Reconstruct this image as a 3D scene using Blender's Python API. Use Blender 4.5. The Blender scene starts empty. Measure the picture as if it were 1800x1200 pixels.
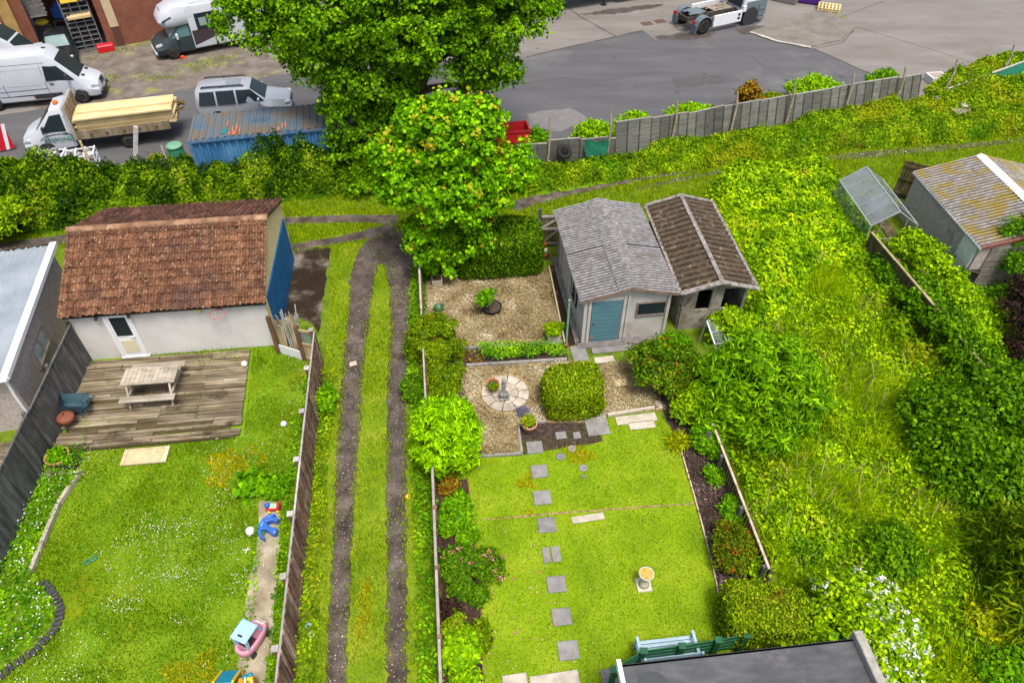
import bpy, bmesh, math, random
import numpy as np
from mathutils import Vector, Matrix
random.seed(7); RS = np.random.RandomState(11)
scene = bpy.context.scene
COL = scene.collection
R = math.radians
# ------------------------------------------------------------------ camera model (used to read places off the photograph)
FPX, PITCH, CAMH = 1250.0, R(44.3), 18.0
def G(px, py, z=0.0):
    x = (px-900)/FPX; y = -(py-600)/FPX
    d = (x, math.cos(PITCH)+y*math.sin(PITCH), -math.sin(PITCH)+y*math.cos(PITCH))
    t = (z-CAMH)/d[2]
    return Vector((d[0]*t, d[1]*t, z))
def GP(pts, z=0.0): return [G(p[0], p[1], z) for p in pts]
LANE = 6.3          # the plots lie turned by this many degrees

# ------------------------------------------------------------------ objects
def tag(o, label=None, cat=None, group=None, kind=None):
    if label: o['label'] = label
    if cat: o['category'] = cat
    if group: o['group'] = group
    if kind: o['kind'] = kind
    return o
def thing(name, label, cat, loc=(0,0,0), rz=0.0, group=None):
    o = bpy.data.objects.new(name, None); COL.objects.link(o)
    o.location = loc; o.rotation_euler = (0,0,R(rz)); o.empty_display_size = .2
    return tag(o, label, cat, group)
def dup(root, loc, rz, label=None):
    def cp(o, par):
        c = o.copy(); COL.objects.link(c)
        if par: c.parent = par
        for ch in list(o.children): cp(ch, c)
        return c
    r = cp(root, None); r.location = loc; r.rotation_euler = (0,0,R(rz))
    if label: r['label'] = label
    return r

class MB:
    """collects shapes for ONE mesh"""
    def __init__(s): s.v=[]; s.f=[]; s.m=[]; s.r=[]; s.sm=[]
    def add(s, vs, fs, mi=0, rnd=None, smooth=False, M=None):
        b=len(s.v)
        if rnd is None: rnd=random.random()
        for p in vs:
            p=Vector(p)
            if M is not None: p=M@p
            s.v.append(p)
        for f in fs:
            s.f.append([b+i for i in f]); s.m.append(mi); s.r.append(rnd); s.sm.append(smooth)
        return s
    def box(s, c, d, rz=0, mi=0, rx=0, ry=0, rnd=None, ch=0.0, taper=1.0):
        x,y,z=d[0]/2,d[1]/2,d[2]/2
        M=Matrix.Translation(c)@Matrix.Rotation(R(rz),4,'Z')@Matrix.Rotation(R(ry),4,'Y')@Matrix.Rotation(R(rx),4,'X')
        if ch<=0:
            t=taper
            vs=[(-x,-y,-z),(x,-y,-z),(x,y,-z),(-x,y,-z),(-x*t,-y*t,z),(x*t,-y*t,z),(x*t,y*t,z),(-x*t,y*t,z)]
            return s.add(vs,[(3,2,1,0),(4,5,6,7),(0,1,5,4),(1,2,6,5),(2,3,7,6),(3,0,4,7)],mi,rnd,False,M)
        c_=min(ch,x*.9,y*.9,z*.9); rings=[]
        for (zz,i) in ((-z,c_),(-z+c_,0),(z-c_,0),(z,c_)):
            xx,yy=x-i,y-i; k=c_*.7
            rings.append([(-xx+k,-yy,zz),(xx-k,-yy,zz),(xx,-yy+k,zz),(xx,yy-k,zz),(xx-k,yy,zz),(-xx+k,yy,zz),(-xx,yy-k,zz),(-xx,-yy+k,zz)])
        vs=[p for r_ in rings for p in r_]; fs=[tuple(range(7,-1,-1)),tuple(range(24,32))]
        for k in range(3):
            for i in range(8): fs.append((k*8+i,k*8+(i+1)%8,(k+1)*8+(i+1)%8,(k+1)*8+i))
        return s.add(vs,fs,mi,rnd,False,M)
    def bar(s, a, b, w, h=None, mi=0, rnd=None):
        """square bar from a to b"""
        a=Vector(a); b=Vector(b); h=h or w; t=(b-a).normalized()
        up=Vector((0,0,1)) if abs(t.z)<.95 else Vector((0,1,0))
        n=t.cross(up).normalized(); u=n.cross(t)
        vs=[]
        for p in (a,b):
            for i,j in ((-1,-1),(1,-1),(1,1),(-1,1)): vs.append(p+n*(i*w/2)+u*(j*h/2))
        return s.add(vs,[(3,2,1,0),(4,5,6,7),(0,1,5,4),(1,2,6,5),(2,3,7,6),(3,0,4,7)],mi,rnd)
    def tube(s, pts, r, n=8, mi=0, rnd=None, cap=True):
        pts=[Vector(p) for p in pts]; k=len(pts)
        rs=r if isinstance(r,(list,tuple)) else [r]*k
        vs=[]; prev=None
        for i,p in enumerate(pts):
            t=(pts[min(i+1,k-1)]-pts[max(i-1,0)]).normalized()
            ref=Vector((0,0,1)) if abs(t.z)<.9 else Vector((1,0,0))
            a=t.cross(ref).normalized(); b=t.cross(a)
            for j in range(n):
                an=2*math.pi*j/n; vs.append(p+(a*math.cos(an)+b*math.sin(an))*rs[i])
        fs=[]
        for i in range(k-1):
            for j in range(n): fs.append((i*n+j,i*n+(j+1)%n,(i+1)*n+(j+1)%n,(i+1)*n+j))
        s.add(vs,fs,mi,rnd,True)
        if cap:
            s.add(vs[:n],[tuple(range(n))],mi,rnd); s.add(vs[-n:],[tuple(range(n-1,-1,-1))],mi,rnd)
        return s
    def lathe(s, prof, c=(0,0,0), n=20, mi=0, axis='Z', rnd=None, smooth=True, M=None):
        vs=[];
        for (r_,z) in prof:
            for j in range(n):
                a=2*math.pi*j/n; p=(r_*math.cos(a),r_*math.sin(a),z)
                if axis=='Y': p=(p[0],p[2],p[1])
                if axis=='X': p=(p[2],p[0],p[1])
                vs.append((p[0]+c[0],p[1]+c[1],p[2]+c[2]))
        fs=[]
        for i in range(len(prof)-1):
            for j in range(n): fs.append((i*n+j,i*n+(j+1)%n,(i+1)*n+(j+1)%n,(i+1)*n+j))
        if prof[0][0]>1e-4: fs.append(tuple(range(n-1,-1,-1)))
        if prof[-1][0]>1e-4 and not (prof[0][0]<1e-4 and max(q[1] for q in prof)-min(q[1] for q in prof)<.03): fs.append(tuple(range((len(prof)-1)*n,len(prof)*n)))
        return s.add(vs,fs,mi,rnd,smooth,M)
    def prism(s, poly, z0, z1, mi=0, rnd=None, M=None):
        n=len(poly); vs=[(p[0],p[1],z0) for p in poly]+[(p[0],p[1],z1) for p in poly]
        fs=[tuple(range(n-1,-1,-1)),tuple(range(n,2*n))]+[(i,(i+1)%n,n+(i+1)%n,n+i) for i in range(n)]
        return s.add(vs,fs,mi,rnd,False,M)
    def profx(s, prof, x0, x1, mi=0, rnd=None):
        """(y,z) outline run along x"""
        n=len(prof); vs=[(x0,p[0],p[1]) for p in prof]+[(x1,p[0],p[1]) for p in prof]
        fs=[tuple(range(n-1,-1,-1)),tuple(range(n,2*n))]+[(i,(i+1)%n,n+(i+1)%n,n+i) for i in range(n)]
        return s.add(vs,fs,mi,rnd)
    def profy(s, prof, y0, y1, mi=0, rnd=None):
        n=len(prof); vs=[(p[0],y0,p[1]) for p in prof]+[(p[0],y1,p[1]) for p in prof]
        fs=[tuple(range(n)),tuple(range(2*n-1,n-1,-1))]+[(i,n+i,n+(i+1)%n,(i+1)%n) for i in range(n)]
        return s.add(vs,fs,mi,rnd)
    def blob(s, c, r, n=12, m=8, mi=0, lump=0.0, seed=0, rnd=None):
        rr=random.Random(seed); vs=[]; fs=[]
        for i in range(m+1):
            th=math.pi*i/m
            for j in range(n):
                ph=2*math.pi*j/n; k=1+lump*(rr.random()-.5)
                vs.append((c[0]+r[0]*k*math.sin(th)*math.cos(ph),c[1]+r[1]*k*math.sin(th)*math.sin(ph),c[2]+r[2]*k*math.cos(th)))
        for i in range(m):
            for j in range(n): fs.append((i*n+j,(i+1)*n+j,(i+1)*n+(j+1)%n,i*n+(j+1)%n))
        return s.add(vs,fs,mi,rnd,True)
    def build(s, name, mat, parent=None, loc=None, rz=None, bev=0.0, recalc=True):
        me=bpy.data.meshes.new(name); me.from_pydata([tuple(p) for p in s.v],[],s.f)
        for m in (mat if isinstance(mat,(list,tuple)) else [mat]): me.materials.append(m)
        me.polygons.foreach_set('material_index',s.m); me.polygons.foreach_set('use_smooth',s.sm)
        a=me.attributes.new('rnd','FLOAT','FACE'); a.data.foreach_set('value',s.r)
        if recalc:
            bm=bmesh.new(); bm.from_mesh(me); bmesh.ops.recalc_face_normals(bm,faces=bm.faces); bm.to_mesh(me); bm.free()
        me.update()
        o=bpy.data.objects.new(name,me); COL.objects.link(o)
        if parent: o.parent=parent
        if loc is not None: o.location=loc
        if rz is not None: o.rotation_euler=(0,0,R(rz))
        if bev>0:
            b=o.modifiers.new('bevel','BEVEL'); b.width=bev; b.segments=2; b.limit_method='ANGLE'
        return o

# ------------------------------------------------------------------ materials
class NT:
    def __init__(s,name):
        s.mat=bpy.data.materials.new(name); s.mat.use_nodes=True; s.t=s.mat.node_tree; s.t.nodes.clear()
        s.out=s.n('ShaderNodeOutputMaterial')
    def n(s,typ,**k):
        x=s.t.nodes.new(typ)
        for a,b in k.items(): setattr(x,a,b)
        return x
    def l(s,a,b): s.t.links.new(a,b)
    def pos(s,coord='pos',stretch=(1,1,1),rz=0):
        if coord=='pos': o=s.n('ShaderNodeNewGeometry').outputs['Position']
        else: o=s.n('ShaderNodeTexCoord').outputs['Object']
        m=s.n('ShaderNodeMapping'); m.inputs['Scale'].default_value=stretch; m.inputs['Rotation'].default_value=(0,0,R(rz)); s.l(o,m.inputs['Vector'])
        return m.outputs['Vector']
    def noise(s,v,scale,detail=5,rough=.6,dist=0):
        x=s.n('ShaderNodeTexNoise'); x.inputs['Scale'].default_value=scale; x.inputs['Detail'].default_value=detail
        x.inputs['Roughness'].default_value=rough; x.inputs['Distortion'].default_value=dist; s.l(v,x.inputs['Vector']); return x.outputs['Fac']
    def ramp(s,fac,stops,interp='LINEAR'):
        x=s.n('ShaderNodeValToRGB'); e=x.color_ramp.elements; x.color_ramp.interpolation=interp
        while len(e)<len(stops): e.new(.5)
        for i,(p,c) in enumerate(stops):
            e[i].position=p; e[i].color=(*c,1) if not isinstance(c,(int,float)) else (c,c,c,1)
        s.l(fac,x.inputs['Fac']); return x.outputs['Color']
    def mix(s,fac,a,b,mode='MIX'):
        x=s.n('ShaderNodeMix',data_type='RGBA',blend_type=mode)
        for sock,val in ((x.inputs[0],fac),(x.inputs[6],a),(x.inputs[7],b)):
            if isinstance(val,(int,float)): sock.default_value=val
            elif isinstance(val,tuple): sock.default_value=(*val,1)
            else: s.l(val,sock)
        return x.outputs[2]
    def bsdf(s,col,rough=.8,metal=0,spec=.3,bump=None,bstr=.3,bdist=.02):
        b=s.n('ShaderNodeBsdfPrincipled')
        if isinstance(col,tuple): b.inputs['Base Color'].default_value=(*col,1)
        else: s.l(col,b.inputs['Base Color'])
        b.inputs['Roughness'].default_value=rough; b.inputs['Metallic'].default_value=metal
        b.inputs['Specular IOR Level'].default_value=spec
        if bump is not None:
            bp=s.n('ShaderNodeBump'); bp.inputs['Strength'].default_value=bstr; bp.inputs['Distance'].default_value=bdist
            s.l(bump,bp.inputs['Height']); s.l(bp.outputs['Normal'],b.inputs['Normal'])
        s.l(b.outputs[0],s.out.inputs['Surface']); return b

def mk(name, stops, scale=4, rough=.85, metal=0, spec=.25, bump=.3, bscale=None, bdist=.015, coord='pos', stretch=(1,1,1), rz=0,
       specks=(), rndmix=0.0, detail=6, groove=None):
    """noise ramp + blotches [(colour, scale, lo, hi)] + per-face tint (rndmix)"""
    t=NT(name); v=t.pos(coord,stretch,rz); vu=t.pos('pos')
    c=t.ramp(t.noise(v,scale,detail),[( .28+.44*p,col) for p,col in stops]) if len(stops)>1 else stops[0][1]
    if rndmix:
        a=t.n('ShaderNodeAttribute',attribute_name='rnd')
        g=t.ramp(a.outputs['Fac'],[(0,1-rndmix),(1,1+rndmix)])
        m=t.n('ShaderNodeMath',operation='MULTIPLY_ADD'); t.l(a.outputs['Fac'],m.inputs[0]); m.inputs[1].default_value=2*rndmix; m.inputs[2].default_value=1-rndmix
        cb=t.n('ShaderNodeCombineColor')
        for i in range(3): t.l(m.outputs[0],cb.inputs[i])
        c=t.mix(1.0,c,cb.outputs[0],'MULTIPLY')
    for (col,sc,lo,hi) in specks:
        f=t.ramp(t.noise(vu,sc,5,.65),[(lo,0.0),(hi,1.0)]); c=t.mix(f,c,col)
    if groove:      # second colour in bands along the waves of a corrugated sheet: (period, first crest offset along local y, colour, lo, hi, strength)
        o=t.n('ShaderNodeTexCoord').outputs['Object']; sp=t.n('ShaderNodeSeparateXYZ'); t.l(o,sp.inputs[0])
        a1=t.n('ShaderNodeMath',operation='SUBTRACT'); t.l(sp.outputs[1],a1.inputs[0]); a1.inputs[1].default_value=groove[1]
        a2=t.n('ShaderNodeMath',operation='MULTIPLY'); t.l(a1.outputs[0],a2.inputs[0]); a2.inputs[1].default_value=2*math.pi/groove[0]
        a3=t.n('ShaderNodeMath',operation='SINE'); t.l(a2.outputs[0],a3.inputs[0])
        nz=t.n('ShaderNodeMath',operation='MULTIPLY_ADD'); t.l(t.noise(vu,7,4,.7),nz.inputs[0]); nz.inputs[1].default_value=1.6; t.l(a3.outputs[0],nz.inputs[2])
        f=t.ramp(nz.outputs[0],[(0,0.0),(groove[3],0.0),(groove[4],groove[5])]); c=t.mix(f,c,groove[2])
    b=t.noise(v,bscale or scale*3,8,.7)
    t.bsdf(c,rough,metal,spec,b if bump else None,bump,bdist)
    return t.mat
def plain(name,col,rough=.5,metal=0,spec=.4,var=.12,scale=6):
    lo=tuple(max(0,x*(1-var)) for x in col); hi=tuple(min(1,x*(1+var)) for x in col)
    return mk(name,[(0,lo),(1,hi)],scale,rough,metal,spec,bump=.05)
def glassy(name,col=(.012,.018,.022),rough=.06):
    t=NT(name); t.bsdf(t.mix(t.noise(t.pos(),2.5,3),col,tuple(c*1.8 for c in col)),max(rough,.12),0,.15); return t.mat
PROF=[0,.75,1,.8,.05,-.12,0]
def see_through(name,op=.35,col=(.75,.82,.85)):
    t=NT(name); tr=t.n('ShaderNodeBsdfTransparent'); tr.inputs[0].default_value=(.9,.95,.95,1)
    b=t.n('ShaderNodeBsdfPrincipled'); b.inputs['Base Color'].default_value=(*col,1); b.inputs['Roughness'].default_value=.12
    m=t.n('ShaderNodeMixShader'); f=t.ramp(t.noise(t.pos(),1.3,5),[(.3,op*.5),(.7,min(1,op*1.5))]); t.l(f,m.inputs[0])
    t.l(tr.outputs[0],m.inputs[1]); t.l(b.outputs[0],m.inputs[2]); t.l(m.outputs[0],t.out.inputs[0]); return t.mat
def leafmat(name, stops, transl=.26, rough=.55, patch=None, spec=.07):
    """hue from each leaf's own random number; patch=(colour, scale, lo, hi) drifts whole patches"""
    t=NT(name); a=t.n('ShaderNodeAttribute',attribute_name='rnd')
    c=t.ramp(a.outputs['Fac'],stops)
    for (col,sc,lo,hi) in (patch or ()):
        f=t.ramp(t.noise(t.pos(),sc,4,.6),[(lo,0.0),(hi,1.0)]); c=t.mix(f,c,col)
    b=t.n('ShaderNodeBsdfPrincipled'); t.l(c,b.inputs['Base Color']); b.inputs['Roughness'].default_value=rough; b.inputs['Specular IOR Level'].default_value=spec
    tr=t.n('ShaderNodeBsdfTranslucent'); t.l(c,tr.inputs['Color'])
    m=t.n('ShaderNodeMixShader'); m.inputs[0].default_value=transl
    t.l(b.outputs[0],m.inputs[1]); t.l(tr.outputs[0],m.inputs[2]); t.l(m.outputs[0],t.out.inputs[0]); return t.mat

# ------------------------------------------------------------------ noise, polygons
def vnoise(x,y,scale,seed=0):
    r=np.random.RandomState(seed); T=r.rand(256,256)
    x=np.asarray(x)*scale+1000; y=np.asarray(y)*scale+1000
    xi=np.floor(x).astype(int); yi=np.floor(y).astype(int); fx=x-xi; fy=y-yi
    fx=fx*fx*(3-2*fx); fy=fy*fy*(3-2*fy)
    g=lambda i,j: T[i%256,j%256]
    return (g(xi,yi)*(1-fx)+g(xi+1,yi)*fx)*(1-fy)+(g(xi,yi+1)*(1-fx)+g(xi+1,yi+1)*fx)*fy
def inpoly(x,y,poly):
    c=np.zeros(len(x),bool); n=len(poly)
    for i in range(n):
        x1,y1=poly[i][0],poly[i][1]; x2,y2=poly[i-1][0],poly[i-1][1]
        k=((y1>y)!=(y2>y))&(x<(x2-x1)*(y-y1)/((y2-y1) or 1e-9)+x1); c^=k
    return c
def area(poly):
    return abs(sum(poly[i-1][0]*poly[i][1]-poly[i][0]*poly[i-1][1] for i in range(len(poly))))/2
def sample(poly,n,rs=RS,holes=()):
    xs=[p[0] for p in poly]; ys=[p[1] for p in poly]; X=np.zeros(0); Y=np.zeros(0)
    bb=(max(xs)-min(xs))*(max(ys)-min(ys)); k=int(n*bb/max(area(poly),1e-6)*1.05)+10
    x=rs.uniform(min(xs),max(xs),k); y=rs.uniform(min(ys),max(ys),k); m=inpoly(x,y,poly)
    for h in holes: m&=~inpoly(x,y,h)
    return x[m],y[m]
def rough_edge(poly, step=.25, amp=.08, seed=1):
    out=[]; rr=random.Random(seed); n=len(poly)
    for i in range(n):
        a=Vector(poly[i][:2]); b=Vector(poly[(i+1)%n][:2]); L=(b-a).length; k=max(1,int(L/step)); t=(b-a)/max(L,1e-6); nn=Vector((-t.y,t.x))
        for j in range(k):
            q=a+(b-a)*(j/k); q+=nn*(rr.uniform(-amp,amp)) if j else nn*0; out.append((q.x,q.y))
    return out
def sheet(name, poly, z, mat, kind='structure', label=None, cat=None, amp=0.0, step=.3, seed=1, thick=0.0):
    p=[(q[0],q[1]) for q in poly]
    if amp: p=rough_edge(p,step,amp,seed)
    me=bpy.data.meshes.new(name); bm=bmesh.new()
    vs=[bm.verts.new((q[0],q[1],z)) for q in p]; f=bm.faces.new(vs)
    if f.normal.z<0: f.normal_flip()
    bm.normal_update()
    if f.normal.z<0: f.normal_flip()
    if thick:
        e=bmesh.ops.extrude_face_region(bm,geom=[f]); bmesh.ops.translate(bm,verts=[v for v in e['geom'] if isinstance(v,bmesh.types.BMVert)],vec=(0,0,thick))
        bmesh.ops.recalc_face_normals(bm,faces=bm.faces)
    bmesh.ops.triangulate(bm,faces=[q for q in bm.faces if len(q.verts)>4])
    bm.to_mesh(me); bm.free(); me.materials.append(mat)
    o=bpy.data.objects.new(name,me); COL.objects.link(o)
    return tag(o,label,cat,kind=kind)
def strip(pts):
    """centre line [(px,py,half width m)] -> ground polygon"""
    c=[(G(p[0],p[1]),p[2]) for p in pts]; Lf=[];Rt=[]
    for i,(q,w) in enumerate(c):
        t=(c[min(i+1,len(c)-1)][0]-c[max(i-1,0)][0]).normalized(); n=Vector((-t.y,t.x,0)); Lf.append(q+n*w); Rt.append(q-n*w)
    return Lf+Rt[::-1]

# ------------------------------------------------------------------ foliage
def mesh_np(name, V, F, rnd, mat, parent=None, loc=None, core=None, corers=.5):
    """V (k,3), F (m,4)"""
    m=len(F); me=bpy.data.meshes.new(name)
    cv,cf=core if core else ([],[])
    nV=len(V)+len(cv)
    me.vertices.add(nV); allv=np.vstack([V,np.array(cv,float).reshape(-1,3)]) if len(cv) else V
    me.vertices.foreach_set('co',allv.astype(np.float32).ravel())
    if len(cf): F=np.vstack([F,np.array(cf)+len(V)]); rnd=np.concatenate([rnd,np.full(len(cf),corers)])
    m=len(F); me.loops.add(m*4); me.loops.foreach_set('vertex_index',F.astype(np.int32).ravel())
    me.polygons.add(m); me.polygons.foreach_set('loop_start',np.arange(0,m*4,4,dtype=np.int32))
    try: me.polygons.foreach_set('loop_total',np.full(m,4,dtype=np.int32))
    except Exception: pass
    a=me.attributes.new('rnd','FLOAT','FACE'); a.data.foreach_set('value',rnd.astype(np.float32))
    me.materials.append(mat); me.update(calc_edges=True)
    o=bpy.data.objects.new(name,me); COL.objects.link(o)
    if parent: o.parent=parent
    if loc is not None: o.location=loc
    return o
def unit(a): return a/np.maximum(np.linalg.norm(a,axis=1,keepdims=True),1e-9)
def leaf_arrays(P,N,size,asp=.55,jit=.5,out=None,droop=0.0,rs=RS,fold=.12):
    n=len(P); N=unit(N+rs.randn(n,3)*jit)
    T=rs.randn(n,3)
    if out is not None: T=T*.6+out
    T[:,2]-=droop
    T=unit(T-N*np.sum(T*N,axis=1,keepdims=True)); B=np.cross(N,T)
    s=(size*(.6+.8*rs.rand(n)))[:,None]
    V=np.empty((n,4,3)); V[:,0]=P; V[:,1]=P+T*s*.5+B*s*asp*.5+N*s*fold; V[:,2]=P+T*s; V[:,3]=P+T*s*.5-B*s*asp*.5+N*s*fold
    return V.reshape(-1,3), np.arange(n*4).reshape(-1,4)
def leaves(name,P,N,size,mat,parent=None,asp=.55,jit=.5,out=None,droop=0.,rnd=None,core=None,loc=None,rs=RS,corers=.5):
    V,F=leaf_arrays(P,N,size,asp,jit,out,droop,rs)
    if rnd is None: rnd=rs.rand(len(P))
    return mesh_np(name,V,F,rnd,mat,parent,loc,core,corers)
def puffs(c,rad,n_puff,prad,n_leaf,rs,low=-.5,inner=.35,flat=.9):
    """leaf clumps over an ellipsoid: positions, normals, clump number"""
    D=[]
    while len(D)<n_puff:
        d=unit(rs.randn(1,3))[0]
        if d[2]>low: D.append(d)
    D=np.array(D); k=np.where(rs.rand(n_puff)<inner,rs.uniform(.3,.8,n_puff),rs.uniform(.78,1.02,n_puff))[:,None]
    C=D*k*np.array(rad)+np.array(c); pr=prad*rs.uniform(.6,1.3,n_puff)
    idx=rs.randint(0,n_puff,n_leaf); d=unit(rs.randn(n_leaf,3)); d[:,2]=np.abs(d[:,2])*.9-.35*rs.rand(n_leaf)
    r=rs.uniform(.45,1.,n_leaf)[:,None]
    P=C[idx]+d*np.array([1,1,flat])*r*pr[idx][:,None]
    N=unit(d+D[idx]*.5+np.array([0,0,.45]))
    return P,N,idx,D
def boxcrown(dx,dy,dz,n,rs,rnd_=.18,bulge=.06):
    """points over a clipped box, rounded edges; local, base z=0"""
    A=[dx*dy,dx*dz,dx*dz,dy*dz,dy*dz]; pk=rs.choice(5,n,p=np.array(A)/sum(A)); u=rs.uniform(-1,1,n); v=rs.uniform(-1,1,n)
    P=np.zeros((n,3)); 
    for k in range(5):
        m=pk==k
        if k==0: P[m]=np.c_[u[m],v[m],np.ones(m.sum())]
        elif k<3: P[m]=np.c_[u[m],np.full(m.sum(),-1 if k==1 else 1),v[m]]
        else: P[m]=np.c_[np.full(m.sum(),-1 if k==3 else 1),u[m],v[m]]
    # superellipsoid rounding
    p=6.0; q=(np.abs(P)**p).sum(1)**(1/p); Pn=P/q[:,None]
    N=np.sign(Pn)*np.abs(Pn)**(p-1); N=unit(N)
    H=np.array([dx/2,dy/2,dz/2]); S=Pn*H
    w=vnoise(S[:,0]*3+S[:,2]*2+7,S[:,1]*3+S[:,2]*2.3,1.0,int(rs.randint(999)))-.5
    S+=N*(w*bulge*2)[:,None]+N*rs.uniform(-.06,.04,n)[:,None]
    S[:,2]+=dz/2
    return S,N
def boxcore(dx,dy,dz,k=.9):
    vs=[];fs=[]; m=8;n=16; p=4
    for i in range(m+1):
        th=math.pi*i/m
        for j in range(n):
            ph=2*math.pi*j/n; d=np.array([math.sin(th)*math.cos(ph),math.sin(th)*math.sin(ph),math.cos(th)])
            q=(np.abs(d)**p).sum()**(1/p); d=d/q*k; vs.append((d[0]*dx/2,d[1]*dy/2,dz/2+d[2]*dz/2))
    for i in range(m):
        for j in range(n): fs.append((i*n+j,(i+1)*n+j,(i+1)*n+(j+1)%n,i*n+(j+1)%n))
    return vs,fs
def edgedist(x,y,poly):
    d=np.full(len(x),1e9); n=len(poly)
    for i in range(n):
        ax,ay=poly[i-1][0],poly[i-1][1]; bx,by=poly[i][0],poly[i][1]; L=(bx-ax)**2+(by-ay)**2 or 1e-9
        t=np.clip(((x-ax)*(bx-ax)+(y-ay)*(by-ay))/L,0,1); d=np.minimum(d,np.hypot(x-ax-t*(bx-ax),y-ay-t*(by-ay)))
    return d
def cover(name,poly,hfun0,dens,size,mat,kind,label,cat,asp=.6,jit=.55,holes=(),seed=5,droop=0.,grid=.35,core=True,layers=.35,rnd=None,edge=0.0):
    """leafy ground cover with a rolling top: leaves over a height field"""
    rs=np.random.RandomState(seed); x,y=sample(poly,int(area(poly)*dens),rs,holes)
    hfun=(lambda x,y: hfun0(x,y)*np.clip(edgedist(x,y,poly)/edge,.02,1)**.55) if edge else hfun0
    if edge:
        x2,y2=sample(poly,int(area(poly)*dens*1.3),rs,holes); m=edgedist(x2,y2,poly)<edge*.8; x=np.concatenate([x,x2[m]]); y=np.concatenate([y,y2[m]])
    h=hfun(x,y); e=.12; hx=(hfun(x+e,y)-h)/e; hy=(hfun(x,y+e)-h)/e
    z=h*(1-layers*rs.rand(len(x))**1.5)+rs.uniform(-.03,.08,len(x))
    P=np.c_[x,y,np.maximum(z,.02)]; N=unit(np.c_[-hx,-hy,np.ones(len(x))*.9])
    if rnd is None: rnd=np.clip(.62*rs.rand(len(x))+.75*(vnoise(x,y,2.3,seed+70)-.25)+.25*(vnoise(x,y,.7,seed+71)-.5),0,1)
    cr=None
    if core:
        xs=np.arange(min(p[0] for p in poly),max(p[0] for p in poly)+grid,grid); ys=np.arange(min(p[1] for p in poly),max(p[1] for p in poly)+grid,grid)
        XX,YY=np.meshgrid(xs,ys,indexing='ij'); HH=np.maximum(hfun(XX.ravel(),YY.ravel())*.72-.05,0.006)
        ins=inpoly(XX.ravel(),YY.ravel(),poly)
        for q in holes: ins&=~inpoly(XX.ravel(),YY.ravel(),q)
        HH=np.where(ins,HH,-.12); vs=np.c_[XX.ravel(),YY.ravel(),HH]; ny=len(ys); fs=[]
        I=ins.reshape(len(xs),ny)
        for i in range(len(xs)-1):
            for j in range(ny-1):
                if I[i,j] or I[i+1,j] or I[i,j+1] or I[i+1,j+1]: fs.append((i*ny+j,(i+1)*ny+j,(i+1)*ny+j+1,i*ny+j+1))
        if fs: cr=(vs,fs)
    o=leaves(name,P,N,size,mat,None,asp,jit,None,droop,rnd,cr,rs=rs)
    return tag(o,label,cat,kind=kind)
def blades(name,poly,dens,hgt,wid,mat,label,cat='grass',lean=.5,holes=(),seed=3,windy=(0,0),keep=None,hvar=None,z0=0.0):
    rs=np.random.RandomState(seed); x,y=sample(poly,int(area(poly)*dens),rs,holes)
    if keep is not None:
        m=rs.rand(len(x))<keep(x,y); x=x[m]; y=y[m]
    n=len(x); a=rs.uniform(0,2*math.pi,n); h=hgt*rs.uniform(.5,1.25,n)
    if hvar is not None: h=h*hvar(x,y)
    w=wid*rs.uniform(.7,1.3,n); b=rs.uniform(0,2*math.pi,n); l=lean*h*rs.uniform(.2,1.2,n)
    dx,dy=np.cos(a)*w,np.sin(a)*w; lx,ly=np.cos(b)*l+windy[0]*h,np.sin(b)*l+windy[1]*h
    V=np.empty((n,4,3)); z=np.full(n,z0)
    V[:,0]=np.c_[x-dx,y-dy,z]; V[:,1]=np.c_[x+dx,y+dy,z]
    V[:,2]=np.c_[x+dx*.5+lx,y+dy*.5+ly,z+h*.9]; V[:,3]=np.c_[x-dx*.3+lx*1.1,y-dy*.3+ly*1.1,z+h]
    o=mesh_np(name,V.reshape(-1,3),np.arange(n*4).reshape(-1,4),rs.rand(n),mat)
    return tag(o,label,cat,kind='stuff')
# ------------------------------------------------------------------ camera, sky, sun
cam=bpy.data.cameras.new('camera'); co=bpy.data.objects.new('camera',cam); COL.objects.link(co); scene.camera=co
co.location=(0,0,CAMH); co.rotation_euler=(R(90)-PITCH,0,0); cam.sensor_width=36; cam.lens=36*FPX/1800; cam.clip_end=1500; cam.clip_start=.1
w=bpy.data.worlds.new('World'); scene.world=w; w.use_nodes=True; nt=w.node_tree
bg=nt.nodes['Background']; sky=nt.nodes.new('ShaderNodeTexSky'); sky.sky_type='NISHITA'; sky.sun_disc=False
SUN_EL,SUN_AZ=R(68),R(155)      # azimuth clockwise from +Y: behind the camera, a little to its left
sky.sun_elevation=SUN_EL; sky.sun_rotation=SUN_AZ; sky.air_density=1.0; sky.dust_density=6.0; sky.ozone_density=.6
nt.links.new(sky.outputs[0],bg.inputs[0]); bg.inputs[1].default_value=.092
sl=bpy.data.lights.new('sun','SUN'); sl.energy=1.5; sl.angle=R(16); sl.color=(1,.955,.86)
so=bpy.data.objects.new('sun',sl); COL.objects.link(so)
dv=Vector((math.sin(SUN_AZ)*math.cos(SUN_EL),math.cos(SUN_AZ)*math.cos(SUN_EL),math.sin(SUN_EL)))
so.rotation_euler=dv.to_track_quat('Z','Y').to_euler(); so.location=(0,0,60)
vs_=scene.view_settings; vs_.view_transform='Standard'; vs_.look='None'; vs_.gamma=1; vs_.use_curve_mapping=False; vs_.exposure=1.16
scene.cycles.max_bounces=6; scene.cycles.transparent_max_bounces=8; scene.cycles.caustics_reflective=False; scene.cycles.caustics_refractive=False

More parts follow.
